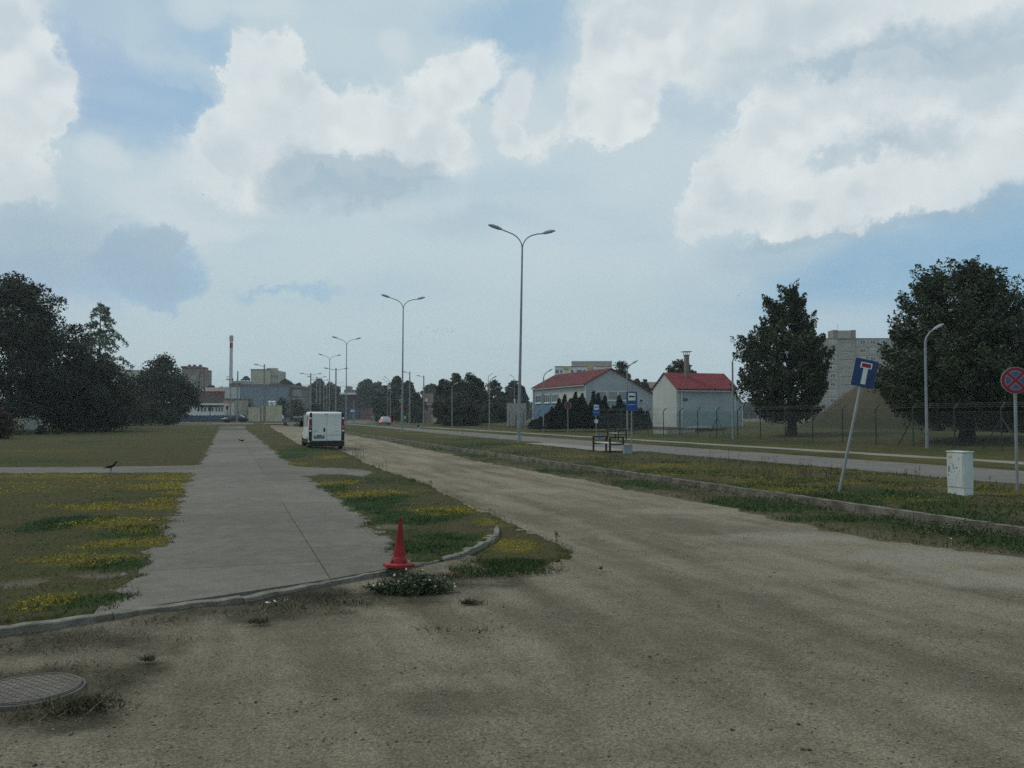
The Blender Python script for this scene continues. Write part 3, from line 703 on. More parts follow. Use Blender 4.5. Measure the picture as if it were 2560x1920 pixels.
# kerbs
def kerb_run(root, line, w, h, zt, m, seg, rnd, gap=0.012):
    """stones along a polyline, top at zt"""
    pts = [Vector((p[0], p[1], 0)) for p in line]; L = [0]
    for a, b in zip(pts[:-1], pts[1:]): L.append(L[-1] + (b-a).length)
    def P(d):
        for i in range(len(pts)-1):
            if d <= L[i+1]: return pts[i].lerp(pts[i+1], (d-L[i])/max(L[i+1]-L[i], 1e-6))
        return pts[-1]
    d = 0
    while d < L[-1] - 0.15:
        l = min(seg*rnd.uniform(.85, 1.1), L[-1]-d); a, b = P(d), P(d+l-gap); dr = (b-a); ln = dr.length; dr.normalize()
        nseg = 9; mb = MB(); vs = []; nrm = Vector((-dr.y, dr.x, 0))
        for i in range(nseg+1):
            c = a.lerp(b, i/nseg); jz = rnd.uniform(-.008, .005); jw = rnd.uniform(-.005, .004)
            ch = rnd.uniform(.003, .009)
            vs += [c - nrm*(w/2+jw) + Vector((0,0,zt-h)), c - nrm*(w/2+jw) + Vector((0,0,zt-ch+jz)), c - nrm*(w/2-ch+jw) + Vector((0,0,zt+jz)), c + nrm*(w/2) + Vector((0,0,zt+jz)), c + nrm*(w/2) + Vector((0,0,zt-h))]
        fs = [(5*i+j, 5*i+j+1, 5*i+j+6, 5*i+j+5) for i in range(nseg) for j in range(4)] + [(0,1,2,3,4), tuple(5*nseg+j for j in (4,3,2,1,0))]
        o = mb.add([tuple(v) for v in vs], fs).build('kerb_stone', m, root, loc=(0,0,rnd.uniform(-.012, .006)))
        d += l
    return root
rk = random.Random(5)
kr = empty('kerb', (0,0,0), None, None); tag(kr, kind='structure')
kerb_run(kr, [st(5.5, KT), st(70, KT), st(100, KT+0.15)], 0.15, 0.32, ZM+0.012, M['kerb'], 1.35, rk)
kr2 = empty('kerb', (0,0,0), None, None); tag(kr2, kind='structure')
kerb_run(kr2, NK[:15], 0.105, 0.25, ZL+0.006, M['kerb_near'], 0.98, rk)
kr3 = empty('kerb', (0,0,0), None, None); tag(kr3, kind='structure')
kerb_run(kr3, [at(1213,1353,.05), at(1238,1338,.05), at(1238,1318,.05), at(1222,1303,.05), at(1185,1289,.05)], 0.12, 0.25, 0.075, M['kerb_near'], 0.55, rk)

# thin haze
hz = MB().box(-1700,1700,-1700,1700,-1.3,31).build('haze', None); hz.data.materials.clear()
mhz = bpy.data.materials.new('haze'); mhz.use_nodes = True; t_ = mhz.node_tree; t_.nodes.clear()
pv_ = t_.nodes.new('ShaderNodeVolumePrincipled'); pv_.inputs['Color'].default_value = (0.82,0.88,0.92,1); pv_.inputs['Density'].default_value = 0.00040; pv_.inputs['Anisotropy'].default_value = 0.1
ou_ = t_.nodes.new('ShaderNodeOutputMaterial'); t_.links.new(pv_.outputs[0], ou_.inputs['Volume']); hz.data.materials.append(mhz); tag(hz, kind='stuff')

# ------------------------------------------------------------------ trees
def leaf_mesh(name, P, size, m, rs_, up=0.0, stretch=1.0, outward=None):
    n = len(P); nr_ = rs_.normal(size=(n, 3)); 
    if outward is not None: nr_ += outward * 0.8
    nr_[:, 2] += up
    nr_ /= np.linalg.norm(nr_, axis=1)[:, None]
    a = np.cross(nr_, rs_.normal(size=(n, 3))); a /= np.linalg.norm(a, axis=1)[:, None]; b = np.cross(nr_, a)
    s = (size * rs_.uniform(0.6, 1.35, n))[:, None]
    a = a * s * stretch; b = b * s * 0.62
    V = np.stack([P - a, P - b*0.9 + a*0.1, P + a, P + b*0.9 - a*0.1], 1).reshape(-1, 3)
    Fc = np.arange(4*n).reshape(-1, 4)
    return np_mesh(name, V, Fc, m)

def crown_points(prof, rs_, nclump, leaves, csize, flat=0.7, depth=1.0, shell=0.35, jag=0.12, spiky=False):
    z = np.array([p[0] for p in prof]); rl = np.array([p[1] for p in prof]); rr = np.array([p[2] for p in prof])
    zz = np.linspace(z[0], z[-1], 200); R = np.interp(zz, z, (rl + rr) / 2) + 0.05; cdf = np.cumsum(R); cdf /= cdf[-1]
    zc = np.interp(rs_.rand(nclump), cdf, zz); ph = rs_.rand(nclump) * 2*math.pi; c = np.cos(ph)
    Rc = np.interp(zc, z, rl)*(1-c)/2 + np.interp(zc, z, rr)*(1+c)/2
    Rc = Rc * (1 + jag * np.sin(ph*3 + zc*1.7) + jag*0.7*rs_.normal(size=nclump)*0.8)
    u = np.sqrt(rs_.uniform(shell, 1.0, nclump)); r = np.maximum(Rc*u - csize*0.45, 0.0)
    C = np.stack([r*c, r*np.sin(ph)*depth, zc], -1)
    cs = csize * rs_.uniform(0.6, 1.25, nclump)
    G = rs_.normal(size=(nclump, leaves, 3)); L = np.linalg.norm(G, axis=2, keepdims=True); G = G / np.maximum(L, 1e-6) * np.minimum(L, 1.7) * 0.62
    P = C[:, None, :] + G * cs[:, None, None] * np.array([1, 1, flat])
    if spiky:
        dr = np.stack([c, np.sin(ph), 0.55+0.9*(zc-z[0])/(z[-1]-z[0])], -1); dr /= np.linalg.norm(dr, axis=1)[:, None]
        t = rs_.rand(nclump, leaves)**1.3; w_ = (1-t)**0.8*0.42 + 0.05
        P = C[:, None, :] + dr[:, None, :]*(t*1.35*cs[:, None])[..., None] + G*(w_*cs[:, None])[..., None]*1.35*np.array([1, 1, .75])
    P = P.reshape(-1, 3); O = P - np.array([0, 0, (z[0]+z[-1])/2]); O /= np.linalg.norm(O, axis=1)[:, None] + 1e-6
    return P, O, C
def make_trunk(root, H, r0, lean=0.0, C=None, z0=0.0, rs_=None, nl=6, crown_base=None):
    mb = MB(); top = H*0.75; k = 6
    pts = [(lean*(i/k)**2 + 0.05*math.sin(i*1.7), 0.05*math.cos(i*2.1), z0 - 0.15 + (top)*i/k) for i in range(k+1)]
    mb.tube(pts, [r0*(1.35 if i == 0 else 1.0)*(1 - 0.75*i/k) for i in range(k+1)], 8)
    if C is not None and rs_ is not None:
        for j in rs_.choice(len(C), min(nl, len(C)), replace=False):
            c = C[j]; zb = max(min(c[2]*0.6, top*0.8), (crown_base or H*0.15)); t = (zb)/max(top, .1)
            b0 = Vector((lean*t*t, 0, zb)); e = Vector(c)*0.85 + b0*0.15; mid = (b0+e)/2 + Vector((0, 0, 0.12*H*0.3))
            mb.tube([b0, mid, e], [r0*0.42*(1-t*.5), r0*0.26, r0*0.06], 6)
    return mb.build('trunk', M['bark'], root, smooth=True)

_seed = [100]
def tree(name, label, cat, loc, prof, leaf='far', nclump=120, leaves=28, size=0.3, csize=0.9, flat=0.7, r0=0.25, group=None, depth=1.0, jag=0.12, shell=0.35, part='crown', trunk=True, lean=0.0, cb=None, spiky=False):
    _seed[0] += 1; rs_ = np.random.RandomState(_seed[0])
    root = empty(name, loc, label, cat, group=group)
    P, O, C = crown_points(prof, rs_, nclump, leaves, csize, flat, depth, shell, jag, spiky)
    me = leaf_mesh(part, P, size, FOL[leaf], rs_, up=0.35, outward=O)
    link_obj(part, me, root)
    if trunk: make_trunk(root, prof[-1][0], r0, lean, C, rs_=rs_, crown_base=cb)
    return root
def px_prof(rows, base_y, cx, Y):
    """rows of (py, left px, right px) -> (z, left radius, right radius) in metres"""
    k = Y / F
    return sorted([((base_y - y)*k, max((cx-l)*k, .1), max((r-cx)*k, .1)) for y, l, r in rows])
def zg(px, py, Y): return pos(px, py, Y)

# the two big lindens beyond the fence
Y1 = 60.0
rows = [(700,1958,1963),(727,1906,1992),(742,1897,2022),(760,1903,2026),(772,1906,2022),(790,1897,2034),(800,1888,2042),(822,1868,2046),(837,1848,2052),(855,1845,2072),(880,1846,2080),(905,1840,2078),(930,1828,2060),(957,1838,2082),(982,1838,2066),(1010,1852,2040),(1032,1862,2038),(1046,1890,2022)]
tree('linden_tree', 'tall dark conical tree behind the fence, to the right of the red-roofed boiler house', 'tree', zg(1979,1098,Y1), px_prof(rows,1098,1979,Y1), 'linden', 560, 110, 0.105, 0.85, 0.5, 0.42, 'big dark trees inside the fence', jag=0.14, shell=0.2, spiky=True, cb=1.3).scale = (.88, .88, .92)
Y2 = 46.5
rows = [(638,2368,2380),(650,2330,2420),(665,2310,2470),(690,2298,2500),(728,2275,2530),(765,2264,2545),(800,2254,2575),(835,2246,2605),(873,2228,2618),(910,2214,2625),(945,2207,2630),(975,2225,2628),(1000,2240,2615),(1030,2238,2600),(1040,2262,2560),(1062,2290,2530)]
tree('linden_tree', 'largest dark tree, broad dome crown, standing behind the single lamp at the right edge', 'tree', zg(2417,1117,Y2), px_prof(rows,1117,2417,Y2), 'linden', 1250, 105, 0.085, 0.85, 0.5, 0.42, 'big dark trees inside the fence', jag=0.09, shell=0.08, spiky=True, cb=1.2).scale = (1.02, 1.0, .915)

# trees on the left
Y3 = 78.0
rows = [(668,-70,10),(690,-160,40),(705,-220,88),(722,-250,84),(745,-280,98),(765,-300,108),(790,-320,126),(812,-330,148),(835,-330,168),(870,-330,182),(910,-330,190),(950,-320,190),(985,-300,180),(1010,-260,150),(1030,-200,118)]
tree('maple_tree', 'huge dark broad-leaved tree cut off by the left edge, tallest on the left', 'tree', zg(20,1084,Y3), px_prof(rows,1084,20,Y3), 'maple', 620, 135, 0.13, 1.15, 0.6, 0.35, jag=0.13, shell=0.08).scale = (1, 1, .96)
rows = [(900,190,250),(912,170,275),(928,140,292),(945,125,304),(970,118,314),(1000,112,330),(1030,116,326),(1055,122,318),(1066,130,300)]
tree('dense_tree', 'dense dark tree with foliage down to the grass, below the feathery conifer', 'tree', zg(220,1068,84), px_prof(rows,1068,220,84), 'maple', 380, 120, 0.13, 0.95, 0.8, 0.3, shell=0.2)
rows = [(895,385,415),(912,368,432),(930,350,448),(950,336,478),(975,332,490),(1000,332,494),(1025,340,480),(1040,350,462),(1050,360,450)]
tree('round_tree', 'round dark tree in front of the dark brick apartment block, left of the white house', 'tree', zg(405,1058,128), px_prof(rows,1058,405,128), 'maple', 240, 90, 0.20, 1.1, 0.7, 0.3, jag=0.16)
# feathery larch
def larch():
    Yl = 96.0; root = empty('larch_tree', zg(246,1062,Yl), 'tall feathery conifer with drooping open branches behind the dense dark trees', 'tree')
    rs_ = np.random.RandomState(5); k = Yl/F; H = (1062-752)*k; PP = []; mb = MB()
    prof = [(752,2),(775,20),(800,34),(822,42),(850,60),(875,62),(900,86),(925,84),(960,70),(1000,60)]
    for i in range(78):
        y = 756 + 235*rs_.rand()**0.9; R = np.interp(y, [p[0] for p in prof], [p[1] for p in prof])*k*rs_.uniform(.5, 1.25); a = rs_.rand()*2*math.pi
        z = (1062-y)*k; pts = []
        for j in range(8):
            t = j/7; zz = z + 0.9*R*0.35*math.sin(t*2.2) - 0.35*R*t*t; pts.append((R*t*math.cos(a), R*t*math.sin(a), zz))
        mb.tube(pts, [0.05*(1-.8*j/7) for j in range(8)], 4, cap=False)
        for t in rs_.uniform(0.3, 1.0, int(11 + 10*R)):
            j = min(int(t*7), 6); f = t*7-j; p = np.array(pts[j])*(1-f) + np.array(pts[j+1])*f; hang = rs_.rand()*0.6*(0.3+t)
            for q in range(3): PP.append(p + rs_.normal(size=3)*0.10 - np.array([0, 0, hang*rs_.rand()]))
    link_obj('crown', leaf_mesh('crown', np.array(PP), 0.13, FOL['birch'], rs_, stretch=1.5), root)
    mb.tube([(0,0,-.2),(0,0,H*0.5),(0,0,H)], [0.24,0.14,0.02], 7); mb.build('trunk', M['bark'], root)
larch()
def shrub(name, label, px, py_base, Y, pxw, pxh, leaf='shrub', n=46, lv=30, group=None, size=None, depth=0.8, zoff=0.0):
    k = Y/F; w = pxw*k/2; h = pxh*k
    prof = [(0, w*.85, w*.85), (h*.35, w, w), (h*.7, w*.8, w*.8), (h*.92, w*.45, w*.45), (h, w*.15, w*.15)]
    p = pos(px, py_base, Y)
    return tree(name, label, 'shrub', p, prof, leaf, n, lv, size or max(0.10, 1.3*k*1.6), max(h*.22, .2), 0.8, 0.06, group, depth, 0.15, 0.1, 'foliage', False)
shrub('bush', 'dark reddish bush at the left edge under the huge broad-leaved tree', -5, 1112, 58, 70, 95, 'reddish', 60, 40)
shrub('bush', 'dark bush filling the gap to the left of the white wall', 10, 1092, 70, 84, 75, 'maple', 60, 40)
g_ = 'low round bushes on the lawn edge under the left trees'
shrub('bush', 'low dark bush just right of the white wall, biggest of the three small lawn bushes', 102, 1092, 72, 30, 28, 'maple', 30, 24, g_)
shrub('bush', 'small dark bush, middle one of the three on the far lawn', 143, 1096, 71, 28, 20, 'maple', 26, 24, g_)
shrub('bush', 'smallest low bush on the far lawn, right one of three', 200, 1092, 73, 18, 16, 'maple', 16, 20, g_)
g_ = 'dark bushes along the end of the left lawn'
for px, py, Y, w, h, lab in [(285,1064,100,70,70,'tall dark bush joined to the dense dark tree at its right foot'),(335,1062,106,80,62,'dark bush below the faded red roof at the far end of the lawn'),(382,1060,110,70,58,'dark bush in front of the round dark tree trunk'),(425,1060,112,46,30,'low dark bush at the right end of the bush row, beside the blue fence'),(320,1058,118,110,84,'broad bushy growth behind the bush row, under the pink roof')]:
    shrub('bush', lab, px, py, Y, w, h, 'maple' if h > 40 else 'shrub', 70, 34, g_)

# background trees: (px centre, top py, base py, Y, half width px, leaf, label)
bt = [
 (528,966,1010,300,18,'far','small distant tree above the brick sheds, left of the tall chimney'),
 (552,970,1010,310,14,'far','smallest distant tree touching the chimney foot on its left'),
 (614,943,1000,300,19,'far','tree top peeping over the factory left of the cream tower block'),
 (714,952,1010,290,26,'far','round tree behind the right end of the blue-grey factory'),
 (745,960,1010,280,18,'far','small tree over the glazed factory wing'),
 (772,968,1030,300,24,'far','low tree behind the twin-arm lamp posts, left part of the clump'),
 (797,950,1030,310,26,'far','tallest tree of the clump behind the twin-arm lamp posts'),
 (828,960,1030,320,24,'far','right tree of the clump behind the twin-arm lamp posts'),
 (915,951,1010,330,26,'far','rounded tree above the left end of the far roofline, beyond the white roof strip'),
 (945,958,1030,340,26,'far','lower tree joining the rounded far tree on its right'),
 (958,965,1052,215,26,'far_light','pale green willow-like tree at the bend of the road'),
 (992,943,1052,205,26,'far_light','tallest tree at the road bend, with a pointed top'),
 (1020,956,1054,200,30,'far','broad dark tree at the road bend behind the yellow sign'),
 (1038,985,1056,190,24,'shrub','dark lower tree right of the yellow sign'),
 (1078,962,1010,290,22,'far','distant small tree above the pale sheds, between the two tree masses'),
 (1108,948,1058,150,26,'shrub','left tree of the big dark tree mass, with a ragged pointed top'),
 (1137,936,1058,145,32,'shrub','tall round tree in the middle of the big dark tree mass'),
 (1172,937,1058,150,34,'shrub','second round crown of the big dark tree mass'),
 (1196,950,1058,152,26,'shrub','right tree of the big dark tree mass, overhanging to the right'),
 (1150,990,1062,128,60,'maple','low spreading tree in front of the big dark tree mass'),
 (1236,953,1060,170,30,'far','rounded tree behind the two tall thin lamps, left of the concrete shed'),
 (1283,957,1060,175,34,'far','rounded tree right behind the tall lamp post, above the concrete shed'),
 (1240,1000,1062,140,40,'shrub','low tree between the dark tree mass and the concrete shed'),
 (1302,962,1050,180,18,'far','tree touching the left eave of the blue-walled hall'),
 (1552,904,1040,135,36,'shrub','dark tree top rising behind the ridge of the blue-walled hall'),
 (1592,950,1040,150,18,'shrub','small tree behind the right roof slope of the blue-walled hall'),
 (1612,949,1040,160,16,'shrub','low tree between the two red roofs'),
 (2213,925,1000,90,26,'maple','dark tree edge behind the tilted blue sign'),
]
for px, py, pb, Y, hw, lf, lab in bt:
    k = Y/F; H = (pb-py)*k; w = hw*k
    if 'roof' in lab and 'behind the ridge' in lab: pass
    prof = [(H*.0, w*.8, w*.8), (H*.3, w, w*.95), (H*.55, w*1.0, w), (H*.78, w*.8, w*.75), (H*.93, w*.45, w*.45), (H, w*.15, w*.15)]
    tree('tree', lab, 'tree', pos(px, pb, Y), prof, lf, 150, 64, 2.9*k, w*0.26, 0.75, 0.25, 'trees in the far background', 1.0, 0.16, cb=0.5)
# oak over the boiler house: separate puffs
root_prof = px_prof([(903,1690,1712),(915,1672,1726),(925,1664,1738),(938,1656,1746),(950,1660,1742)], 1040, 1700, 112)
tree('oak_tree', 'clumpy tree top showing behind the brown chimney of the boiler house', 'tree', pos(1700,1040,112), root_prof, 'shrub', 46, 40, 0.22, 0.62, 0.7, 0.2, jag=0.25)
g_ = 'rough bushes on the slope at the right edge'
for px, py, Y, w, h, lab in [(2480,1108,62,110,60,'green bush on the slope directly right of the biggest tree trunk'),(2560,1112,58,130,80,'dark bush at the very right edge behind the round sign post'),(2345,1112,64,60,44,'bush on the slope left of the biggest tree trunk')]:
    shrub('bush', lab, px, py, Y, w, h, 'maple', 70, 40, g_)
g_ = 'bushes in front of the factory'
for px, py, Y, w, h, lab in [(616,1046,190,46,48,'dark bush in front of the factory, left of the cream kiosks'),(704,1046,190,38,48,'bush in front of the factory directly right of the roof vents'),(742,1050,185,50,46,'long green bush between factory and the twin-arm lamp posts'),(786,1050,180,56,40,'green bush behind the van roof'),(838,1050,190,50,34,'low green bush right of the van roof')]:
    shrub('bush', lab, px, py, Y, w, h, 'far', 60, 30, g_)

# low far-off wood closing the horizon
_r = np.random.RandomState(77); n_ = 90000; xw = _r.uniform(-330, 300, n_); yw = _r.uniform(400, 425, n_)
hw_ = 5.2 + 4.2*fbm(xw, 0*xw, 0.035, 4) + 1.6*(fbm(xw, 0*xw+5, 0.22, 3)-.5); zw = hw_*(1-_r.rand(n_)**1.8*.0)*_r.rand(n_)**.75
tag(link_obj('distant_wood', leaf_mesh('distant_wood', np.stack([xw, yw, zw + .3], -1), .85, FOL['far'], _r)), kind='stuff')

# junipers
def juniper(px, top, base, Y, wpx, label):
    rs_ = np.random.RandomState(int(px)); k = Y/F; H = (base-top)*k; w = wpx*k/2*1.5
    root = empty('juniper_bush', pos(px, base, Y), label, 'shrub', group='spiky junipers in front of the blue-walled hall')
    P = []
    for i in range(9):
        a = rs_.rand()*6.28; r = w*0.75*(0 if i == 0 else rs_.rand()**.5); h = H*(1 if i == 0 else rs_.uniform(.55, .93)); rr = w*rs_.uniform(.34, .5)
        n = 620; t = rs_.rand(n)**0.8; ph = rs_.rand(n)*6.28; q = rr*(1-t)**0.75*rs_.uniform(.6, 1.1, n)*(1+.25*np.sin(t*30+i))
        P.append(np.stack([r*math.cos(a)+q*np.cos(ph), r*math.sin(a)*.8+q*np.sin(ph), h*t], -1))
    link_obj('foliage', leaf_mesh('foliage', np.concatenate(P), 0.13, FOL['juniper'], rs_, stretch=1.5), root)
for px, tp, w, lab in [(1342,1050,50,'lowest spreading juniper at the left end of the row'),(1372,1034,44,'low juniper second from the left end of the row'),(1391,1014,40,'juniper left of the faded round sign, third from the left'),(1412,988,44,'juniper directly behind the faded round sign'),(1439,982,42,'juniper with a single sharp point in the left half of the row'),(1456,985,40,'juniper just left of the smaller bus sign'),(1484,979,48,'tallest juniper, behind the smaller bus sign'),(1513,991,46,'juniper right of the smaller bus sign'),(1548,990,44,'juniper with a lone spire between the two bus signs'),(1575,1004,40,'juniper behind the larger bus sign'),(1602,1022,34,'short narrow juniper at the right end of the row')]:
    juniper(px, tp, 1070, 83 if px > 1380 else 86, w, lab)

# ------------------------------------------------------------------ buildings
_wc = {}
def window(parent, x, z, w, h, y=-0.03, pane='pane', bars=1, frame='frame', fw=0.07, label=None):
    key = (round(w,2), round(h,2), pane, bars, frame)
    if key not in _wc:
        a = MB(); a.box(-w/2,w/2,-.04,.04,0,fw); a.box(-w/2,w/2,-.04,.04,h-fw,h); a.box(-w/2,-w/2+fw,-.04,.04,fw,h-fw); a.box(w/2-fw,w/2,-.04,.04,fw,h-fw)
        for i in range(bars):
            c = -w/2 + w*(i+1)/(bars+1); a.box(c-fw/2,c+fw/2,-.039,.039,fw,h-fw)
        p = MB().box(-w/2+.02,w/2-.02,-.01,.015,.02,h-.02)
        _wc[key] = (a.mesh('window', M[frame]), p.mesh('pane', M[pane]))
    o = link_obj('window', _wc[key][0], parent, (x, y, z)); link_obj('pane', _wc[key][1], o)
    if label: o['label'] = label
    return o
def block(name, label, cat, px0, px1, ytop, Y, depth, m, zb, yaw=0.0, group=None, part='wall'):
    """box whose front left edge stands at px0 and front right edge at px1, distance Y at the left"""
    a = pos(px0, ytop, Y); dirv = Vector((math.cos(yaw), math.sin(yaw))); k = (px1-1280)/F
    W = (k*Y - a.x) / (dirv.x - k*dirv.y)
    root = empty(name, (a.x, a.y, zb), label, cat, yaw, group); H = a.z - zb
    MB().box(0, W, 0, depth, 0, H).build(part, m, root)
    return root, W, H

def gable_house(name, label, loc, W, L, he_l, he_r, xr, hr, wall_front, wall_side, roof, over=0.25):
    """front gable lies on local y=0 (width W along x), body runs back L along y"""
    root = empty(name, loc, label, 'building', STREET)
    MB().prism([(0,0),(W,0),(W,he_r),(xr,hr),(0,he_l)], 0.0, 0.25).build('gable_wall', wall_front, root)
    MB().prism([(0,0),(W,0),(W,he_r),(xr,hr),(0,he_l)], L-0.25, L).build('gable_wall', wall_front, root)
    return root
# --- blue-walled hall
bY = 95.0; c1 = pos(1465, 957.6, bY); zb1 = 0.45
hallr = gable_house('hall_building', 'long grey and blue hall with a faded red sheet roof behind the junipers', (c1.x, c1.y, zb1), 8.4, 17.2, c1.z-zb1, 4.17-zb1, 3.1, 6.98-zb1, M['wall_grey'], None, None)
he = c1.z - zb1
MB().box(0.0, 0.22, 0.251, 16.949, 0, he-0.02).build('side_wall', M['wall_grey2'], hallr, bevel=0)
MB().box(8.18, 8.4, 0.251, 16.949, 0, 4.17-zb1-0.02).build('side_wall', M['wall_grey2'], hallr)
MB().box(-0.035, -0.003, 8.3, 16.9, 0, he-0.95).build('blue_panel', M['wall_blue'], hallr)
rf = MB()
def roof_slab(x0, z0, x1, z1, ya, yb, th=0.10):
    return [(x0,ya,z0),(x1,ya,z1),(x1,yb,z1),(x0,yb,z0),(x0,ya,z0+th),(x1,ya,z1+th),(x1,yb,z1+th),(x0,yb,z0+th)]
fsb = [(0,3,2,1),(4,5,6,7),(0,1,5,4),(1,2,6,5),(2,3,7,6),(3,0,4,7)]
sl = (6.98-zb1-he)/3.1
rf.add(roof_slab(-0.3, he-0.3*sl+.02, 3.1, 6.98-zb1+.02, -0.25, 17.4), fsb); rf.add(roof_slab(8.65, 4.17-zb1-.25*.53+.02, 3.1, 6.98-zb1+.02, -0.25, 17.4), fsb)
ro = rf.build('roof', M['roof_red'], hallr)
rb = MB()
for i in range(44): 
    y = -0.2 + i*0.405; x0, z0, x1, z1 = -0.3, he-0.3*sl+.12, 3.1, 6.98-zb1+.12; rb.add(roof_slab(x0, z0, x1, z1, y, y+.05, .03), fsb)
rb.build('roof_rib', M['roof_red'], ro)
MB().box(-0.36,-0.24,-0.1,17.3,he-0.30,he-0.20).build('gutter', M['sign_back'], hallr)
MB().tube([(-0.1,-0.08,0),(-0.1,-0.08,he-.25)], .06, 8).build('drainpipe', M['frame'], hallr)
MB().tube([(-0.1,17.1,0),(-0.1,17.1,he-.25)], .08, 8).build('drainpipe', M['frame'], hallr)
for yc in (9.35, 12.2, 15.3):     # windows of the long side, turned to face left
    o = window(hallr, 0, he-0.95-1.12, 2.1, 1.05, pane='pane', bars=2, fw=0.07); o.location = (-0.04, yc, he-0.95-1.1); o.rotation_euler = (0,0,-math.pi/2)
    MB().box(-1.12,1.12,-.10,.02,-.10,-.01).build('sill', M['frame'], o)
for i in range(3):                # curtained windows of the gable
    o = window(hallr, 1.95+i*1.35, 2.95, 1.28, 1.05, pane='pane_light', bars=0)
MB().box(1.25,5.35,-.12,0.0,2.84,2.94).build('sill', M['frame'], hallr)
window(hallr, 6.9, 2.65, 0.55, 0.5, pane='pane', bars=0)
MB().box(0.02, 8.38, -0.012, -0.001, 0.0, 1.25).build('plinth_band', M['wall_grey'], hallr)

# --- boiler house
c2 = pos(1691, 970, 85.0); zb2 = 0.40; h2 = c2.z - zb2; rdg = 6.03 - zb2
bo = empty('boiler_house', (c2.x, c2.y, zb2), 'small pale grey house with a steep bright red roof and a brown chimney', 'building', STREET)
poly = [(0,0),(5,0),(5,h2),(2.5,rdg),(0,h2)]
MB().prism(poly, 0.0, 0.25, 'YZ').build('gable_wall', M['wall_grey2'], bo)
MB().prism(poly, 6.75, 7.0, 'YZ').build('gable_wall', M['wall_grey2'], bo)
MB().box(0.251,6.749,0.0,0.22,0,h2-.02).build('front_wall', M['wall_grey'], bo)
MB().box(0.251,6.749,4.78,5.0,0,h2-.02).build('back_wall', M['wall_grey'], bo)
MB().box(0.01,6.99,-0.012,-0.001,0,1.75).build('plinth_band', mat('teal_grey_band', (0.25,0.33,0.34), .9, .06), bo)
s2 = (rdg-h2)/2.5; r2 = MB()
def slab_x(y0, z0, y1, z1, xa, xb, th=.09): return [(xa,y0,z0),(xb,y0,z0),(xb,y1,z1),(xa,y1,z1),(xa,y0,z0+th),(xb,y0,z0+th),(xb,y1,z1+th),(xa,y1,z1+th)]
r2.add(slab_x(-.25, h2-.25*s2+.02, 2.5, rdg+.02, -.12, 7.2), fsb); r2.add(slab_x(5.25, h2-.25*s2+.02, 2.5, rdg+.02, -.12, 7.2), fsb)
m_r2 = mat('bright_red_roof', (0.165,0.030,0.036), 0.8, 0.15, 1.5, col2=(0.21,0.035,0.042))
ro2 = r2.build('roof', m_r2, bo)
rb = MB()
for i in range(20):
    x = -.05 + i*0.37; rb.add(slab_x(-.25, h2-.25*s2+.11, 2.5, rdg+.11, x, x+.05, .03), fsb)
rb.build('roof_rib', m_r2, ro2)
MB().box(-.1,7.15,-.36,-.25,h2-.34,h2-.24).build('gutter', M['sign_back'], bo)
MB().tube([(0.55,-.1,0),(0.55,-.1,h2-.3)], .05, 8).build('drainpipe', M['frame'], bo)
window(bo, 1.0, 2.75, 0.55, 0.28, pane='pane', bars=0, frame='panel_joint')
ch = MB(); ch.box(2.05,2.45,1.6,2.0,rdg-1.6,rdg+1.9); cho = ch.build('chimney', M['brick_l'], bo)
cp = MB(); cp.box(1.98,2.52,1.53,2.07,rdg+1.9,rdg+1.96)
for a, b in ((2.02,1.57),(2.44,1.57),(2.02,1.99),(2.44,1.99)): cp.box(a,a+.04,b,b+.04,rdg+1.96,rdg+2.25)
cp.box(1.82,2.68,1.37,2.23,rdg+2.25,rdg+2.31); cp.build('chimney_cap', M['steel_dark'], cho)
an = MB().prism([(7.001,0),(8.0,0),(8.0,2.3),(7.001,3.7)], 0.3, 4.2); an.build('annex_wall', M['wall_grey'], bo)
MB().tube([(7.85,.2,0),(7.85,.2,2.4)], .05, 8).build('drainpipe', M['frame'], bo)
MB().add(slab_x(0.2,0,0.2,0,0,0), []) 
MB().add([(6.99,.15,3.74),(8.15,.15,2.12),(8.15,4.3,2.12),(6.99,4.3,3.74),(6.99,.15,3.82),(8.15,.15,2.2),(8.15,4.3,2.2),(6.99,4.3,3.82)], fsb).build('annex_roof', M['sign_back'], bo)
# low concrete chamber in front of it
cc = empty('concrete_chamber', (pos(1668,1090,71).x, 71, 0.0), 'low pale concrete chamber with a rusty lid in the grass before the small red-roofed house', 'chamber', STREET)
MB().box(0,2.7,0,2.4,-.1,0.52).build('wall', M['concrete_l'], cc); MB().box(2.701,5.8,0.1,2.3,-.1,0.46).build('side_wall', M['concrete_d'], cc)
MB().box(-.05,5.9,-.05,2.5,.521,.60).build('cover', mat('rusty_cover', (0.12,0.075,0.06), .9, .25, 1.0), cc)
MB().ball((4.0,1.4,.6),(1.3,.8,.16),14,6).build('lid', M['steel_dark'], cc)

# concrete shed with a railing, left of the hall
sh, W, H = block('concrete_shed', 'flat pale concrete shed with a railing on its roof, left of the blue-walled hall', 'building', 1267, 1316, 1008, 112, 4, M['concrete_l'], 0.2)
rl = MB()
for i in range(6): rl.tube([(W*i/5,.1,H),(W*i/5,.1,H+.95)], .03, 5)
rl.tube([(0,.1,H+.95),(W,.1,H+.95)], .03, 5); rl.tube([(0,.1,H+.5),(W,.1,H+.5)], .02, 5); rl.build('railing', M['steel_dark'], sh)
MB().box(W*.36,W*.43,.05,.15,H,H+.6).build('vent_box', M['frame'], sh)

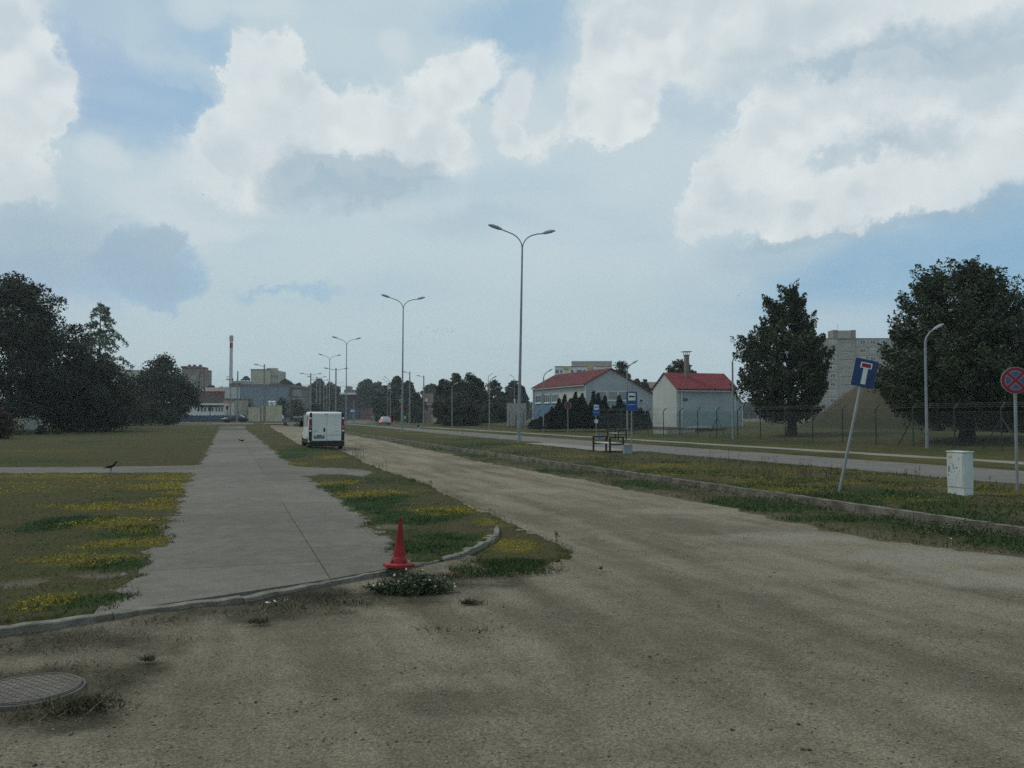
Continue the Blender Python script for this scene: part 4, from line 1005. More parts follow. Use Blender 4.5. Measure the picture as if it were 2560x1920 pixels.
# apartment block behind the right-hand trees
YA = 280.0
ap, W, H = block('apartment_block', 'long grey panel apartment block showing between the two biggest trees', 'building', 2030, 2290, 846, YA, 12, M['panel'], -1.0, 0.0, )
x_of = lambda px: (px-1280)/F*YA - ap.location.x
MB().box(x_of(2050),x_of(2095.5),-.35,-.001,0,H-.05).build('bay_wall', M['panel'], ap)
MB().box(x_of(2141),W-.1,-.35,-.001,0,H-.05).build('bay_wall', M['panel'], ap)
MB().box(-.1,W+.1,-.5,12.1,H-.2,H+.05).build('parapet', M['panel_joint'], ap)
tw = MB().box(x_of(2089),x_of(2141),.5,5,H+.051,H+.051+20*YA/F).build('roof_tower', M['panel'], ap)
MB().box(x_of(2086),x_of(2097),.3,5,H+.051,H+.051+21*YA/F).build('corner_shaft', M['brick_l'], tw)
MB().box(x_of(2132),x_of(2143),.3,5,H+.051,H+.051+21*YA/F).build('corner_shaft', M['brick_l'], tw)
MB().tube([(x_of(2103),2,H+2.5),(x_of(2103),2,H+5)], .05, 5).build('antenna', M['steel_dark'], tw)
for r in range(9):
    z = H - 0.2 - 2.8*(r+1) + 1.0
    if z < 0.5: break
    for px in (2082, 2158, 2183.5, 2208, 2233, 2258): window(ap, x_of(px), z, 1.9, 1.45, y=-.38, pane='pane_light' if (r*7+int(px)) % 3 == 0 else 'pane', bars=1, fw=.12)
    window(ap, x_of(2118), z-.6, 1.7, .65, y=-.03, pane='pane', bars=1, fw=.10)
    MB().box(x_of(2104), x_of(2136), -.06, -.001, z+.45, z+.60).build('sill_band', M['panel_joint'], ap)
    for a_, b_ in ((2050,2095.4),(2141.1,2288)): MB().box(x_of(a_), x_of(b_), -.365, -.351, z-1.0, z-.9).build('panel_seam', M['panel_joint'], ap)

# pale apartment block above the hall roof
YB = 300.0
wb, W, H = block('apartment_block', 'white stepped apartment block with yellow balconies above the hall roof', 'building', 1387, 1530, 915.5, YB, 12, M['white'], 0, -0.05)
xo = lambda px: (px-1387)/F*YB
MB().box(xo(1430),xo(1530),1.0,9,H,H+12*YB/F).build('attic_storey', M['panel'], wb)
MB().box(xo(1429),xo(1531),.9,9.1,H+12*YB/F,H+13.3*YB/F).build('attic_roof', M['white'], wb)
MB().box(-.1,W+.1,-.2,-.001,H-.25,H+.02).build('cornice', M['panel_joint'], wb)
for px, w in ((1393,1.2),(1403,.8),(1430,1.0),(1446,1.3),(1453,.8),(1461,1.0),(1490,.9),(1501,1.2)):
    for r in range(3): window(wb, xo(px), H-2.6-2.8*r, w*1.0, 1.35, y=-.04, bars=0, fw=.08)
for px in (1417, 1475): 
    for r in range(2): MB().box(xo(px)-.9,xo(px)+.9,-.9,-.001,H-1.0-2.8*r,H-.1-2.8*r).build('balcony', mat('yellow_balcony', (0.55,0.38,0.06), .8, .1), wb)
for px in (1424, 1486): MB().box(xo(px)-.5,xo(px)+.5,-.5,-.001,H-4.0,H-.3).build('balcony', M['white'], wb)

# brick tower block on the left
YC = 300.0
bb, W, H = block('apartment_block', 'dark brick apartment tower with three roof stubs behind the round tree', 'building', 455, 497, 916, YC, 10, M['brick_l'], 0, 0.06)
xo = lambda px: (px-455)/F*YC
MB().box(W+.001, xo(510), .6, 9, 0, H-7*YC/F).build('wing_wall', M['brick_l'], bb)
MB().box(xo(508.5), xo(510)+.1, .4, .599, 0, H-6.9*YC/F).build('wing_edge', M['brick'], bb)
MB().box(-.3,W+.2,-.4,10.1,H-.6,H+.1).build('parapet', M['brick'], bb)
for px in (465, 477, 492): MB().box(xo(px)-.3,xo(px)+.5,3,4,H+.1,H+.85).build('roof_stub', M['brick'], bb)
for r in range(4):
    for px in (480, 487): window(bb, xo(px), H-4.6-2.9*r, .8, 1.3, y=-.05, pane='pane_light', bars=0, frame='panel', fw=.06)
    for px in (500, 505): window(bb, xo(px), H-5.2-2.9*r, .5, 1.3, y=.55, pane='pane_light', bars=0, frame='panel', fw=.06)
cbk, W, H = block('apartment_block', 'sliver of a cream apartment block above the faded red roof at left', 'building', 296, 322, 925, 260, 10, M['beige'], 0, -0.5)
for r in range(4): window(cbk, W*.55, H-2.2-2.6*r, .9, 1.1, y=-.04, bars=0, frame='panel', fw=.06); window(cbk, W*.85, H-2.2-2.6*r, .6, 1.1, y=-.04, bars=0, frame='panel', fw=.06)
prf, W, H = block('red_roof_house', 'house hidden by bushes with only its faded red roof showing', 'building', 262, 332, 1000, 150, 6, M['brick_l'], 0)
MB().prism([(-.4,H-.2),(-.2,H-.3),(6.4,H-.2),(2.9,H+2.6),(2.4,H+2.6)], -.3, W+.3, 'YZ').build('roof', M['pinkroof'], prf)
wl, W, H = block('white_wall', 'plain white wall glimpsed in the gap under the left trees', 'wall', 50, 113, 1022, 90, .3, M['white'], 0)
# brick sheds
bs, W, H = block('brick_sheds', 'long dark red brick sheds left of the tall chimney', 'building', 500, 562, 978, 240, 8, M['brick'], 0)
MB().prism([(-.3,H),(8.3,H),(4,H+1.2)], -.2, W+.2, 'YZ').build('roof', M['brick_l'], bs)
for i in range(4): MB().box(1+i*1.7,1.25+i*1.7,-.12,-.001,0,H-.1).build('pilaster', M['brick'], bs)
# factory
YF = 235.0
fa, W, H = block('factory_building', 'big windowless blue-grey factory with a glazed wing beyond the cream kiosks', 'building', 602, 725, 961.5, YF, 20, mat('blue_grey_cladding', (0.175,0.225,0.26), .8, .05, .2), 0)
MB().box(0.0,W,-.15,-.001,H-.35,H+.12).build('parapet', M['panel_joint'], fa)
MB().box(W-.35,W+.05,-.25,-.151,0,H-.36).build('corner_pipe', M['panel_joint'], fa)
for i in range(1,4): MB().box(W*i/4,W*i/4+.06,-.04,-.001,0,H-.36).build('cladding_seam', M['panel_joint'], fa)
wd = 28*YF/F
MB().box(W+.051,W+wd,.8,12,0,H-.9).build('wing_wall', M['panel_joint'], fa)
MB().box(W+.1,W+wd+.2,.5,12.2,H-1.0+.11,H-.4).build('wing_roof', M['brick_l'], fa)
for i in range(5): window(fa, W+.45+(wd-.5)*(i+.4)/5, H-3.3, .58, 1.9, y=.76, pane='pane_light', bars=0, frame='panel', fw=.06)
MB().box(W+.1,W+wd+.4,.2,.79,H-4.1,H-3.9).build('canopy', M['sign_back'], fa)
for a_, b_, z0, z1, mm in ((-41,-2,-4.4*1.0,-.7,'wall_grey2'),(-30,-1,-.65,.35,'panel_joint'),(-22,14,.13,1.0,'panel')): MB().box(a_*YF/F,b_*YF/F if b_<0 else b_*YF/F,.3,8,H+z0,H+z1).build('annex', M[mm], fa)
MB().box(-41*YF/F,-.1,.5,7.9,0,H-4.5).build('annex', M['panel'], fa)
for i in range(4): MB().ball(((-18+i*9)*YF/F,3,H+1.0),(.5,1.2,.35),8,5).build('roof_duct', M['sign_back'], fa)
# cream tower block behind the factory
tb, W, H = block('tower_block', 'windowless cream tower block rising behind the blue-grey factory', 'building', 627, 675, 923, 330, 12, M['beige'], 0, 0.02)
xo = lambda px: (px-627)/F*330
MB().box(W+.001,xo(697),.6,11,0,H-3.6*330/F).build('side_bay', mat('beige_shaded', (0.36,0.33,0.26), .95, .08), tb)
MB().box(xo(663),xo(686),2,6,H-.5,H+4*330/F).build('roof_box', M['beige'], tb); MB().box(-.1,W+.1,-.1,-.001,H-.3,H+.05).build('parapet', M['panel_joint'], tb)
for r in range(5):
    for px in (680, 686, 692): window(tb, xo(px), H-3.4-2.6*r, .6, 1.0, y=.55, bars=0, frame='beige', fw=.05)
# tall chimney
YH = 250.0; p = pos(576, 1040, YH); kk = YH/F
cy = empty('factory_chimney', (p.x, YH, 0.3), 'tall thin pale chimney with one red band near its top', 'chimney')
zt = pos(576, 838, YH).z - .3; Z = lambda py: pos(576, py, YH).z - .3
MB().lathe([(.58,0),(.52,Z(944)),(.46,Z(870)),(.45,Z(852))], 16).build('shaft', mat('chimney_paint', (.46,.47,.45), .9, .08), cy, smooth=True)
MB().lathe([(.475,Z(870)),(.465,Z(858))], 16).build('red_band', mat('band_red', (.26,.05,.04), .8, .1), cy, smooth=True)
cp = MB().lathe([(.45,Z(852)),(.55,Z(850)),(.55,Z(839)),(.50,Z(838.5))], 14)
for i in range(8): a = i*math.pi/4; cp.tube([(.62*math.cos(a),.62*math.sin(a),Z(853)),(.62*math.cos(a),.62*math.sin(a),Z(843))], .025, 4)
cp.build('top_platform', M['sign_back'], cy)
pl = MB().box(-1.35,.55,-.5,.5,Z(950),Z(948.5))
for x in (-1.3,-.75): 
    for y in (-.45,.45): pl.tube([(x,y,Z(948.5)),(x,y,Z(941.5))], .03, 4)
pl.tube([(-1.3,-.45,Z(941.5)),(-.5,-.45,Z(941.5))], .03, 4); pl.tube([(-1.3,.45,Z(941.5)),(-.5,.45,Z(941.5))], .03, 4); pl.build('side_platform', M['steel_dark'], cy)
MB().tube([(.62,0,Z(1040)+1),(.62,0,Z(945))], .10, 6).build('ladder_duct', M['steel_dark'], cy)

# white house behind the blue fence
YW = 172.0; k = YW/F; a = pos(443, 1008, YW); zb = .6
wh = empty('white_house', (a.x, a.y, zb), 'low white house with a dark brown roof and gable porch behind the blue fence', 'building')
ev = pos(443,1008,YW).z - zb; ap_ = pos(468,995,YW).z - zb
MB().prism([(0,0),(50*k,0),(50*k,ev-.05),(25*k,ap_),(0,ev-.05)], 0, .2).build('gable_wall', M['white'], wh)
MB().box(50*k+.001,117*k,0,.2,0,ev).build('front_wall', M['white'], wh)
MB().box(0,117*k,6,6.2,0,ev).build('back_wall', M['white'], wh)
dk = mat('dark_brown_roof', (.038,.03,.028), .9, .15)
MB().add([(51*k,-.3,ev-.75),(119*k,-.3,ev-.75),(100*k,2.6,ap_+.35),(29*k,2.6,ap_+.35),(51*k,-.3,ev-.6),(119*k,-.3,ev-.6),(100*k,2.6,ap_+.5),(29*k,2.6,ap_+.5)], fsb).build('roof', dk, wh)
MB().add([(50.5*k,-.28,ev-.75),(29*k,2.6,ap_+.35),(26*k,-.05,ap_+.02)], [(0,1,2)]).build('roof_hip', dk, wh)
MB().box(26*k,56*k,2.6,2.8,ap_+.25,ap_+.42).build('ridge_capping', M['white'], wh)
for px in (497,505,513,523,532,541,549,556): window(wh, (px-443)*k, 1.85, .5, .85, y=-.04, bars=0, fw=.06)
MB().box(12*k,24*k,-.05,-.001,0,.95).build('door', M['panel'], wh); MB().box(25*k,33*k,-.05,-.001,0,1.1).build('door', M['brick'], wh)
wn, W, H = block('workshop_building', 'low pale workshop between the white house and the dark bush, under the chimney', 'building', 556, 606, 999, 185, 7, M['panel'], .4)
MB().box(-.1,W+.1,-.3,7,H,H+.25).build('roof', M['panel_joint'], wn)
for i in range(3): window(wn, W*(.25+.28*i), .8, .5, 1.6, y=-.04, bars=0, fw=.06)
# blue fence: boards, a run of posts
fb = empty('blue_fence', (pos(440,1045,158).x, 158, .42), 'dark blue board fence along the far side street, in front of the white house', 'fence')
n = 58; wbd = (616-440)/F*158/n
bm_ = MB().box(0.01,wbd-.01,0,.03,0,1.25).mesh('board', M['blue_fence']); rsf = random.Random(9)
for i in range(n): link_obj('board', bm_, fb, (i*wbd, rsf.uniform(-.01,.01), rsf.uniform(-.05,.08)))
MB().box(0,n*wbd,.031,.08,.25,.33).build('rail', M['blue_fence'], fb); MB().box(0,n*wbd,.031,.08,.95,1.03).build('rail', M['blue_fence'], fb)
for i in range(10): MB().box(i*n*wbd/9-.05,i*n*wbd/9+.05,.081,.18,0,1.35).build('post', M['steel_dark'], fb)

# long dark market hall across the end of the road
YM_ = 330.0
mk, W, H = block('market_hall', 'long dark flat-roofed hall with a bright white roof strip at the end of the road', 'building', 752, 960, 986.5, YM_, 20, mat('dark_cladding', (.045,.045,.05), .9, .1, .1), 0)
xo = lambda px: (px-752)/F*YM_
MB().box(xo(850),xo(904),-.6,3,H+.02,H+.75).build('roof_strip', mat('white_roof_strip', (.80,.82,.78), .6, .05), mk)
MB().box(xo(905),xo(930),-.4,3,H+.02,H+.5).build('roof_strip', M['panel_joint'], mk)
for i, px in enumerate((814, 834)): MB().box(xo(px)-.35,xo(px)+.35,-.5,-.2,H-.1,H+.55).build('roof_light', M['sign_white'], mk)
MB().box(xo(795),xo(900),-.6,-.001,0,4.2).build('shop_front', mat('teal_blue_shopfront', (.04,.09,.12), .7, .2, .3), mk)
MB().box(xo(901),xo(958),-.6,-.001,0,5.0).build('brick_base', M['brick'], mk)
MB().box(xo(895),xo(950),-1.2,-.001,5.05,5.6).build('canopy', M['black'], mk)
MB().box(xo(913),xo(918),-.3,-.001,8.2,11.2).build('wall_poster', mat('pale_poster', (.36,.34,.30), .8, .15), mk)
MB().box(xo(922),xo(925),-.3,-.001,8.2,10.4).build('wall_poster', M['panel'], mk)
for px in (770, 783, 797, 808): MB().box(xo(px)-.12,xo(px)+.12,-.25,-.001,0,H-1).build('pilaster', M['panel_joint'], mk)
fr, W2, H2 = block('long_brick_building', 'pale brown flat building seen over the dark market hall roof', 'building', 860, 955, 974.5, 360, 14, mat('pale_brown_wall', (.27,.20,.16), .95, .12, .1), 0)
MB().box(3*360/F, 15*360/F, 0.5, 6, H2, H2+9*360/F).build('roof_house', mat('pale_brown_wall', (.27,.20,.16)), fr)
MB().box(73*360/F, 85*360/F, 0.5, 6, H2, H2+8*360/F).build('roof_house', mat('yellowish_wall', (.34,.31,.18), .95, .1), fr)
fr2, W2, H2 = block('grey_brick_building', 'pinkish brick building half hidden by trees behind the twin-arm lamp posts', 'building', 805, 842, 965, 345, 8, M['brick_l'], 0)
for px in (1060,): pass
pv, W2, H2 = block('pale_shed', 'pale brown shed with a small white board, right of the road bend trees', 'building', 1054, 1078, 984, 200, 6, mat('pale_brown_wall', (.27,.20,.16)), 0)
MB().box(.8,1.5,-.06,-.001,H2-1.9,H2-1.2).build('white_board', M['sign_white'], pv); MB().box(0.2,2.2,-.5,-.001,H2-2.7,H2-2.5).build('awning', M['sign_back'], pv); MB().box(1.0,1.5,-.05,-.001,H2-4,H2-2.8).build('door', M['black'], pv)
pv2, W2, H2 = block('cream_building', 'small cream roof corner showing between the two red-roofed buildings', 'building', 1616, 1642, 955, 170, 6, M['beige'], 0)
window(pv2, .7, H2-1.7, .3, 1.2, y=-.04, bars=0)

# cream kiosks
YK = 150.0; k = YK/F
def kiosk(px0, px1, top, label, vents=()):
    a = pos(px0, top, YK); W = (px1-px0)*k; zb = .42; H = a.z-zb
    r = empty('metal_kiosk', (a.x, YK, zb), label, 'kiosk', group='cream metal kiosks by the side street')
    MB().box(0,W,0,2.2,.12,H).build('body', M['kiosk'], r, bevel=.03); MB().box(.05,W-.05,.05,2.1,0,.119).build('base', M['concrete_d'], r)
    MB().box(-.06,W+.06,-.06,2.26,H+.001,H+.08).build('roof', M['kiosk'], r)
    n = max(3, int(W/.45)); rib = MB().box(-.02,.02,-.03,-.001,.14,H-.02).mesh('rib', M['kiosk'])
    for i in range(n+1): link_obj('rib', rib, r, (.05+(W-.1)*i/n, 0, 0))
    for vx in vents:
        v = MB(); v.lathe([(.22,H+.081),(.22,H+.5)], 12, (vx,1,0)); v.lathe([(.36,H+.62),(.40,H+.70),(.28,H+.86),(.05,H+.92)], 14, (vx,1,0)); v.lathe([(.30,H+.5),(.30,H+.62)], 12, (vx,1,0))
        vo_ = v.build('roof_vent', M['frame'], r, smooth=True)
    return r
kiosk(620.5, 651, 1019, 'lower left cream metal kiosk beside the side street')
kiosk(653, 662, 1015, 'narrow cream kiosk section between the two bigger ones')
kiosk(663.5, 697, 1014.5, 'taller right cream metal kiosk with two round white roof vents', (.55, 1.25))

# earth mound behind the fence
def mound():
    n, m_ = 70, 50; cx, cy, rx, ry = 43.0, 80.0, 14.5, 17.0
    xs = np.linspace(-1.35, 3.4, n); ys = np.linspace(-1.15, 1.3, m_); A_, B_ = np.meshgrid(xs, ys, indexing='ij')
    x = cx + A_*rx; y = cy + B_*ry
    r = np.hypot(np.where(A_ < 0, A_, A_*0.33), B_) + 0.10*(fbm(x, y, 0.12, 3)-.5)
    z = 5.3*(1 - sstep(r, 0.45, 1.06)) + 0.30*(fbm(x, y, 0.5, 4)-.5) + far_rise(x, y) - .15
    me = np_mesh('earth_mound', np.stack([x.ravel(), y.ravel(), z.ravel()], -1), grid_faces(n, m_), grass_mat('dry_mound_grass', (0.078,0.066,0.045), (0.050,0.047,0.030), (.034,.038,.020)), True)
    msk = np.zeros((x.size, 4)); msk[:, 1] = (0.9*(1-sstep(z.ravel(), 0.8, 3.4))); msk[:, 3] = 1; add_attr(me, 'masks', msk)
    tag(link_obj('earth_mound', me), kind='structure')
mound()

# ------------------------------------------------------------------ street lamps
def head_mesh():
    a = MB(); prof = []
    secs = [(0,.05,.04),(.06,.09,.07),(.3,.14,.13),(.6,.15,.13),(.8,.12,.08),(.88,.05,.03)]
    n = 10; vs = []; 
    for y, w, h in secs:
        for j in range(n):
            t = 2*math.pi*j/n; vs.append((y, w*math.cos(t), max(h*math.sin(t), -.03)))
    fs = [(i*n+j, i*n+(j+1)%n, (i+1)*n+(j+1)%n, (i+1)*n+j) for i in range(len(secs)-1) for j in range(n)] + [tuple(range(n)), tuple((len(secs)-1)*n+j for j in range(n))]
    a.add(vs, fs); b = MB()
    b.add([(.12,-.10,-.032),(.74,-.11,-.032),(.74,.11,-.032),(.12,.10,-.032),(.2,-.06,-.075),(.66,-.07,-.075),(.66,.07,-.075),(.2,.06,-.075)], [(0,3,2,1),(4,5,6,7),(0,1,5,4),(1,2,6,5),(2,3,7,6),(3,0,4,7)])
    return a.mesh('lamp_head', M['lamp'], True), b.mesh('lens', M['lens'])
HM, LM_ = head_mesh()
def add_head(root, p, yaw, tilt, sc=1.0):
    h = link_obj('lamp_head', HM, root, p, (0, -tilt, yaw)); h.scale = (sc, sc, sc); link_obj('lens', LM_, h); return h
def double_lamp(px, base_py, Y, zf, label, lean=(0,0), zb=0.13):
    b = pos(px, base_py, Y); root = empty('double_street_lamp', (b.x, Y, zb), label, 'street lamp', STREET, 'tall twin-arm street lamps on the median')
    H = zf - zb; lx, lyy = lean
    MB().tube([(0,0,-.1),(0,0,1.0),(lx*.5,lyy*.5,H*.5),(lx,lyy,H)], [.11,.10,.075,.05], 12).build('pole', M['steel'], root, smooth=True)
    MB().lathe([(.13,0),(.13,.35),(.11,.38)], 12).build('base_sleeve', M['steel'], root, smooth=True)
    for sgn in (-1, 1):
        pts = [(lx, lyy, H-.05)]
        for t, h in ((.06,.22),(.17,.42),(.34,.60),(.58,.74),(.95,.86),(1.28,.96 if sgn < 0 else .90)): pts.append((lx+sgn*t, lyy, H+h))
        MB().tube(pts, .036, 8).build('arm', M['steel'], root, smooth=True)
        add_head(root, (pts[-1][0]-sgn*.03, lyy, pts[-1][2]), 0 if sgn > 0 else math.pi, .26)
    return root
double_lamp(1297, 1110, 49.2, 11.62, 'nearest and tallest twin-arm lamp, rising over the centre of the picture', (.24, .05))
double_lamp(1005, 1085, 78.7, 11.75, 'second twin-arm lamp, behind the right of the white van', (.06, 0))
double_lamp(865, 1066, 120, 11.7, 'third twin-arm lamp in the row, directly above the van roof right corner', (0, 0))
double_lamp(823, 1060, 155, 11.8, 'fourth and smallest twin-arm lamp, left of the third', (0, 0))
def t_lamp(px, topy, Y, label, arms=(-1, 1), half=1.5, group='concrete lamp posts at the far crossing', name='concrete_lamp_post', zb=0.1, r=.13):
    t = pos(px, topy, Y); root = empty(name, (t.x, Y, zb), label, 'street lamp', STREET, group); H = t.z - zb
    MB().tube([(0,0,-.1),(0,0,H)], [r*1.25, r*.8], 10).build('pole', M['concrete'], root, smooth=True)
    for s in arms:
        MB().tube([(0,0,H-.35),(s*half*.5,0,H-.28),(s*half,0,H-.1)], .04, 6).build('arm', M['steel'], root, smooth=True); add_head(root, (s*(half-.05),0,H-.12), 0 if s > 0 else math.pi, .12, .95)
    return root
t_lamp(840, 920, 143, 'largest concrete post with two straight arms, between the third and fourth twin-arm lamps', half=1.3)
t_lamp(777, 933, 161, 'leftmost concrete post with two straight arms, above the left of the van', half=1.3)
t_lamp(792, 941, 182, 'second concrete two-arm post from the left', half=1.3)
t_lamp(800.5, 949, 199, 'third concrete two-arm post from the left, its arms just above the trees', half=1.3)
t_lamp(810, 956, 222, 'fourth concrete two-arm post from the left, against the trees', half=1.3)
t_lamp(817, 962, 245, 'fifth concrete two-arm post from the left, very small', half=1.3)
t_lamp(824, 967, 270, 'smallest concrete two-arm post, last visible of the row', half=1.3)
t_lamp(661, 911, 134, 'concrete post with one arm to the left, in front of the cream tower block', arms=(-1,), half=.85, zb=.42)
t_lamp(594.5, 928, 145, 'bare concrete post between the tall chimney and the factory', arms=(), zb=.42, name='concrete_post')
t_lamp(1024.5, 929, 155, 'concrete post with one short arm, just right of the second twin-arm lamp', arms=(-1,), half=.75)
t_lamp(1059.5, 939, 171, 'concrete post with one short arm, above the pale shed', arms=(-1,), half=.75)
t_lamp(885, 1000, 175, 'short bare concrete post left of the dark figure', arms=(), name='concrete_post', r=.1)
t_lamp(576.5, 965, 152, 'bare concrete post in front of the tall chimney foot', arms=(), zb=.42, name='concrete_post')
def curved_lamp(px, base_py, Y, head, label, side=1, r=.06, group='single street lamps along the fence', zb=0.05, arm=.62):
    b = pos(px, base_py, Y); hd = pos(*head, Y); root = empty('street_lamp', (b.x, Y, zb), label, 'street lamp', 0, group); dx = hd.x - b.x; H = hd.z - zb
    e = dx*.62
    MB().tube([(0,0,-.1),(0,0,H*.5),(0,0,H-abs(dx)*.95)], [r*1.3,r*1.1,r], 10).build('pole', M['steel'], root, smooth=True)
    MB().tube([(0,0,H-abs(dx)*.97),(e*.18,0,H-abs(dx)*.62),(e*.55,0,H-abs(dx)*.30),(e,0,H-abs(dx)*.08)], r*.7, 8).build('arm', M['steel'], root, smooth=True)
    add_head(root, (e*.9,0,H-abs(dx)*.12), 0 if dx > 0 else math.pi, .5, .72)
    return root
curved_lamp(2318, 1126, 41.8, (2347,821), 'nearest single lamp with a bent top, in front of the biggest tree')
curved_lamp(1833, 1100, 57.5, (1857,880), 'single bent lamp at the left edge of the tall conical tree')
curved_lamp(1568.5, 1088, 70, (1587,908), 'single bent lamp directly behind the larger bus stop sign')
curved_lamp(1359, 1077, 83, (1375,928), 'single bent lamp in front of the left end of the blue-walled hall')
curved_lamp(1223.5, 1066, 99, (1236,945), 'single bent lamp left of the nearest tall twin-arm lamp')
curved_lamp(1130, 1058, 119, (1141,960), 'farthest single bent lamp, against the big dark tree mass')
curved_lamp(1220.5, 1050, 168, (1229,936), 'thin tall lamp rising behind the lamp left of the nearest twin-arm lamp', group='thin tall lamps behind the trees')
curved_lamp(1286, 1050, 172, (1276,939), 'thin tall lamp curving left, next to the nearest twin-arm lamp pole', group='thin tall lamps behind the trees')
curved_lamp(976, 1050, 180, (957,942), 'thin curved lamp at the road bend, upper of two close together', group='curved lamps at the road bend')
curved_lamp(969, 1050, 200, (955,948), 'thin curved lamp at the road bend, lower of two close together', group='curved lamps at the road bend')
# wires over the far crossing
for i, (a, b, lab) in enumerate([((548,966),(860,956),'upper overhead wire stretched across the far crossing'),((548,972),(1000,952),'middle overhead wire stretched across the far crossing'),((700,958),(1010,962),'lower overhead wire stretched across the far crossing')]):
    A_, B_ = pos(*a, 175), pos(*b, 175); mid = [A_.lerp(B_, t) - Vector((0,0,.6*math.sin(math.pi*t))) for t in [j/12 for j in range(13)]]
    tag(MB().tube(mid, .018, 4).build('overhead_wire', M['black']), lab, 'wire', 'overhead wires')

# ------------------------------------------------------------------ chain link fence
FT = 34.0
def fz(s): 
    p = st(s, FT); return float(far_rise(np.array(p.x), np.array(p.y))) + .04
fe = empty('chain_link_fence', st(60, FT), 'long chain link fence on dark posts with outward bent tops', 'fence', STREET)
lp = lambda s, h: (0.0, s-60, fz(s)+h)      # local: x = n, y = u
ss_ = []; s = 27.0
while s < 104: ss_.append(s); s += 2.66
PH = 1.95
for i, s in enumerate(ss_):
    b = lp(s, 0); z0 = b[2]
    MB().tube([(0,b[1],z0-.2),(0,b[1],z0+PH),(.0,b[1],z0+PH+.03),(.27,b[1]+.0,z0+PH+.30)], .035, 6).build('post', M['fence_green'], fe)
for s in (ss_[1]+.0, 36.3, 54.9, ss_[-2]):
    s = min(ss_, key=lambda q: abs(q-s)); b = lp(s, 0); z0 = b[2]
    for d in (-1.15, 1.15): MB().tube([(.03,b[1],z0+PH*.78),(.03,b[1]+d,z0-.05)], .028, 6).build('brace', M['fence_green'], fe)
wv = []; wf = []
def wire_seg(a, b, r=.0017):
    i = len(wv); d = (b-a).normalized(); n_ = Vector((1,0,0)); m_ = d.cross(n_)
    for q in (a, b):
        for t in (0, 2.094, 4.189): wv.append(tuple(q + n_*math.cos(t)*r + m_*math.sin(t)*r))
    for j in range(3): wf.append((i+j, i+(j+1)%3, i+3+(j+1)%3, i+3+j))
s = ss_[0]
while s < ss_[-1]:
    for d in (1, -1):
        s2_ = s + d*1.75
        if s2_ < ss_[0] or s2_ > ss_[-1]: continue
        wire_seg(Vector(lp(s, .05)), Vector(lp(s2_, 1.8)))
    s += 0.085
for h in (.05, .95, 1.82):
    for a, b in zip(ss_[:-1], ss_[1:]): wire_seg(Vector(lp(a, h)), Vector(lp(b, h)), .004)
mw = bpy.data.meshes.new('wire_mesh'); mw.from_pydata(wv, [], wf); mw.materials.append(M['wire']); wm = link_obj('wire_mesh', mw, fe); 
for h, dx in ((2.05,.07),(2.15,.16),(2.24,.25)):
    MB().tube([(dx, lp(s,0)[1], lp(s,0)[2]+h) for s in ss_], .006, 4).build('barbed_strand', M['wire'], fe)

# ------------------------------------------------------------------ signs and street furniture
def disc(mb, c, r0, r1, y0, y1, n=40, a0=0, a1=2*math.pi):
    """ring sector standing in the xz plane"""
    vs = []; 
    for j in range(n+1):
        a = a0+(a1-a0)*j/n
        for r in (r0, r1):
            for y in (y0, y1): vs.append((c[0]+r*math.cos(a), y, c[1]+r*math.sin(a)))
    fs = []
    for j in range(n):
        b = 4*j; fs += [(b, b+2, b+6, b+4), (b+1, b+5, b+7, b+3), (b+2, b+3, b+7, b+6), (b, b+4, b+5, b+1)]
    return mb.add(vs, fs)
def rrect(w, h, r, n=5):
    pts = []
    for cx, cz, a0 in ((w/2-r,h/2-r,0),(-w/2+r,h/2-r,90),(-w/2+r,-h/2+r,180),(w/2-r,-h/2+r,270)):
        for i in range(n+1): a = R_(a0+90*i/n); pts.append((cx+r*math.cos(a), cz+r*math.sin(a)))
    return pts
# dead end sign, leaning
b = at(2100, 1227, ZM); Yd = b.y
de = empty('dead_end_sign', (b.x, b.y, ZM), 'blue dead end sign leaning to the right on its pole beside the kerb', 'road sign', 0)
de.rotation_euler = (R_(-1), R_(12.2), R_(-4))
MB().tube([(0,.03,-.2),(0,.03,2.85)], .03, 12).build('pole', M['steel'], de, smooth=True)
zc = 2.50; kx_ = .02
pw, phh = .47, .575
MB().prism([(x+kx_, z+zc) for x, z in rrect(pw, phh, .03)], -.016, -.002).build('plate', M['sign_blue'], de)
MB().prism([(x+kx_, z+zc) for x, z in rrect(pw+.012, phh+.012, .034)], -.001, .010).build('plate_rim', M['sign_back'], de)
MB().box(kx_-.048,kx_+.048,-.020,-.017,zc-.235,zc+.10).build('white_stem', M['sign_white'], de)
MB().box(kx_-.118,kx_+.118,-.020,-.017,zc+.101,zc+.222).build('white_bar', M['sign_white'], de)
MB().box(kx_-.092,kx_+.092,-.024,-.021,zc+.122,zc+.200).build('red_bar', M['sign_red'], de)
for z in (-.15, .18): MB().box(-.05,.05,.011,.066,zc+z-.015,zc+z+.015).build('clamp', M['steel'], de)
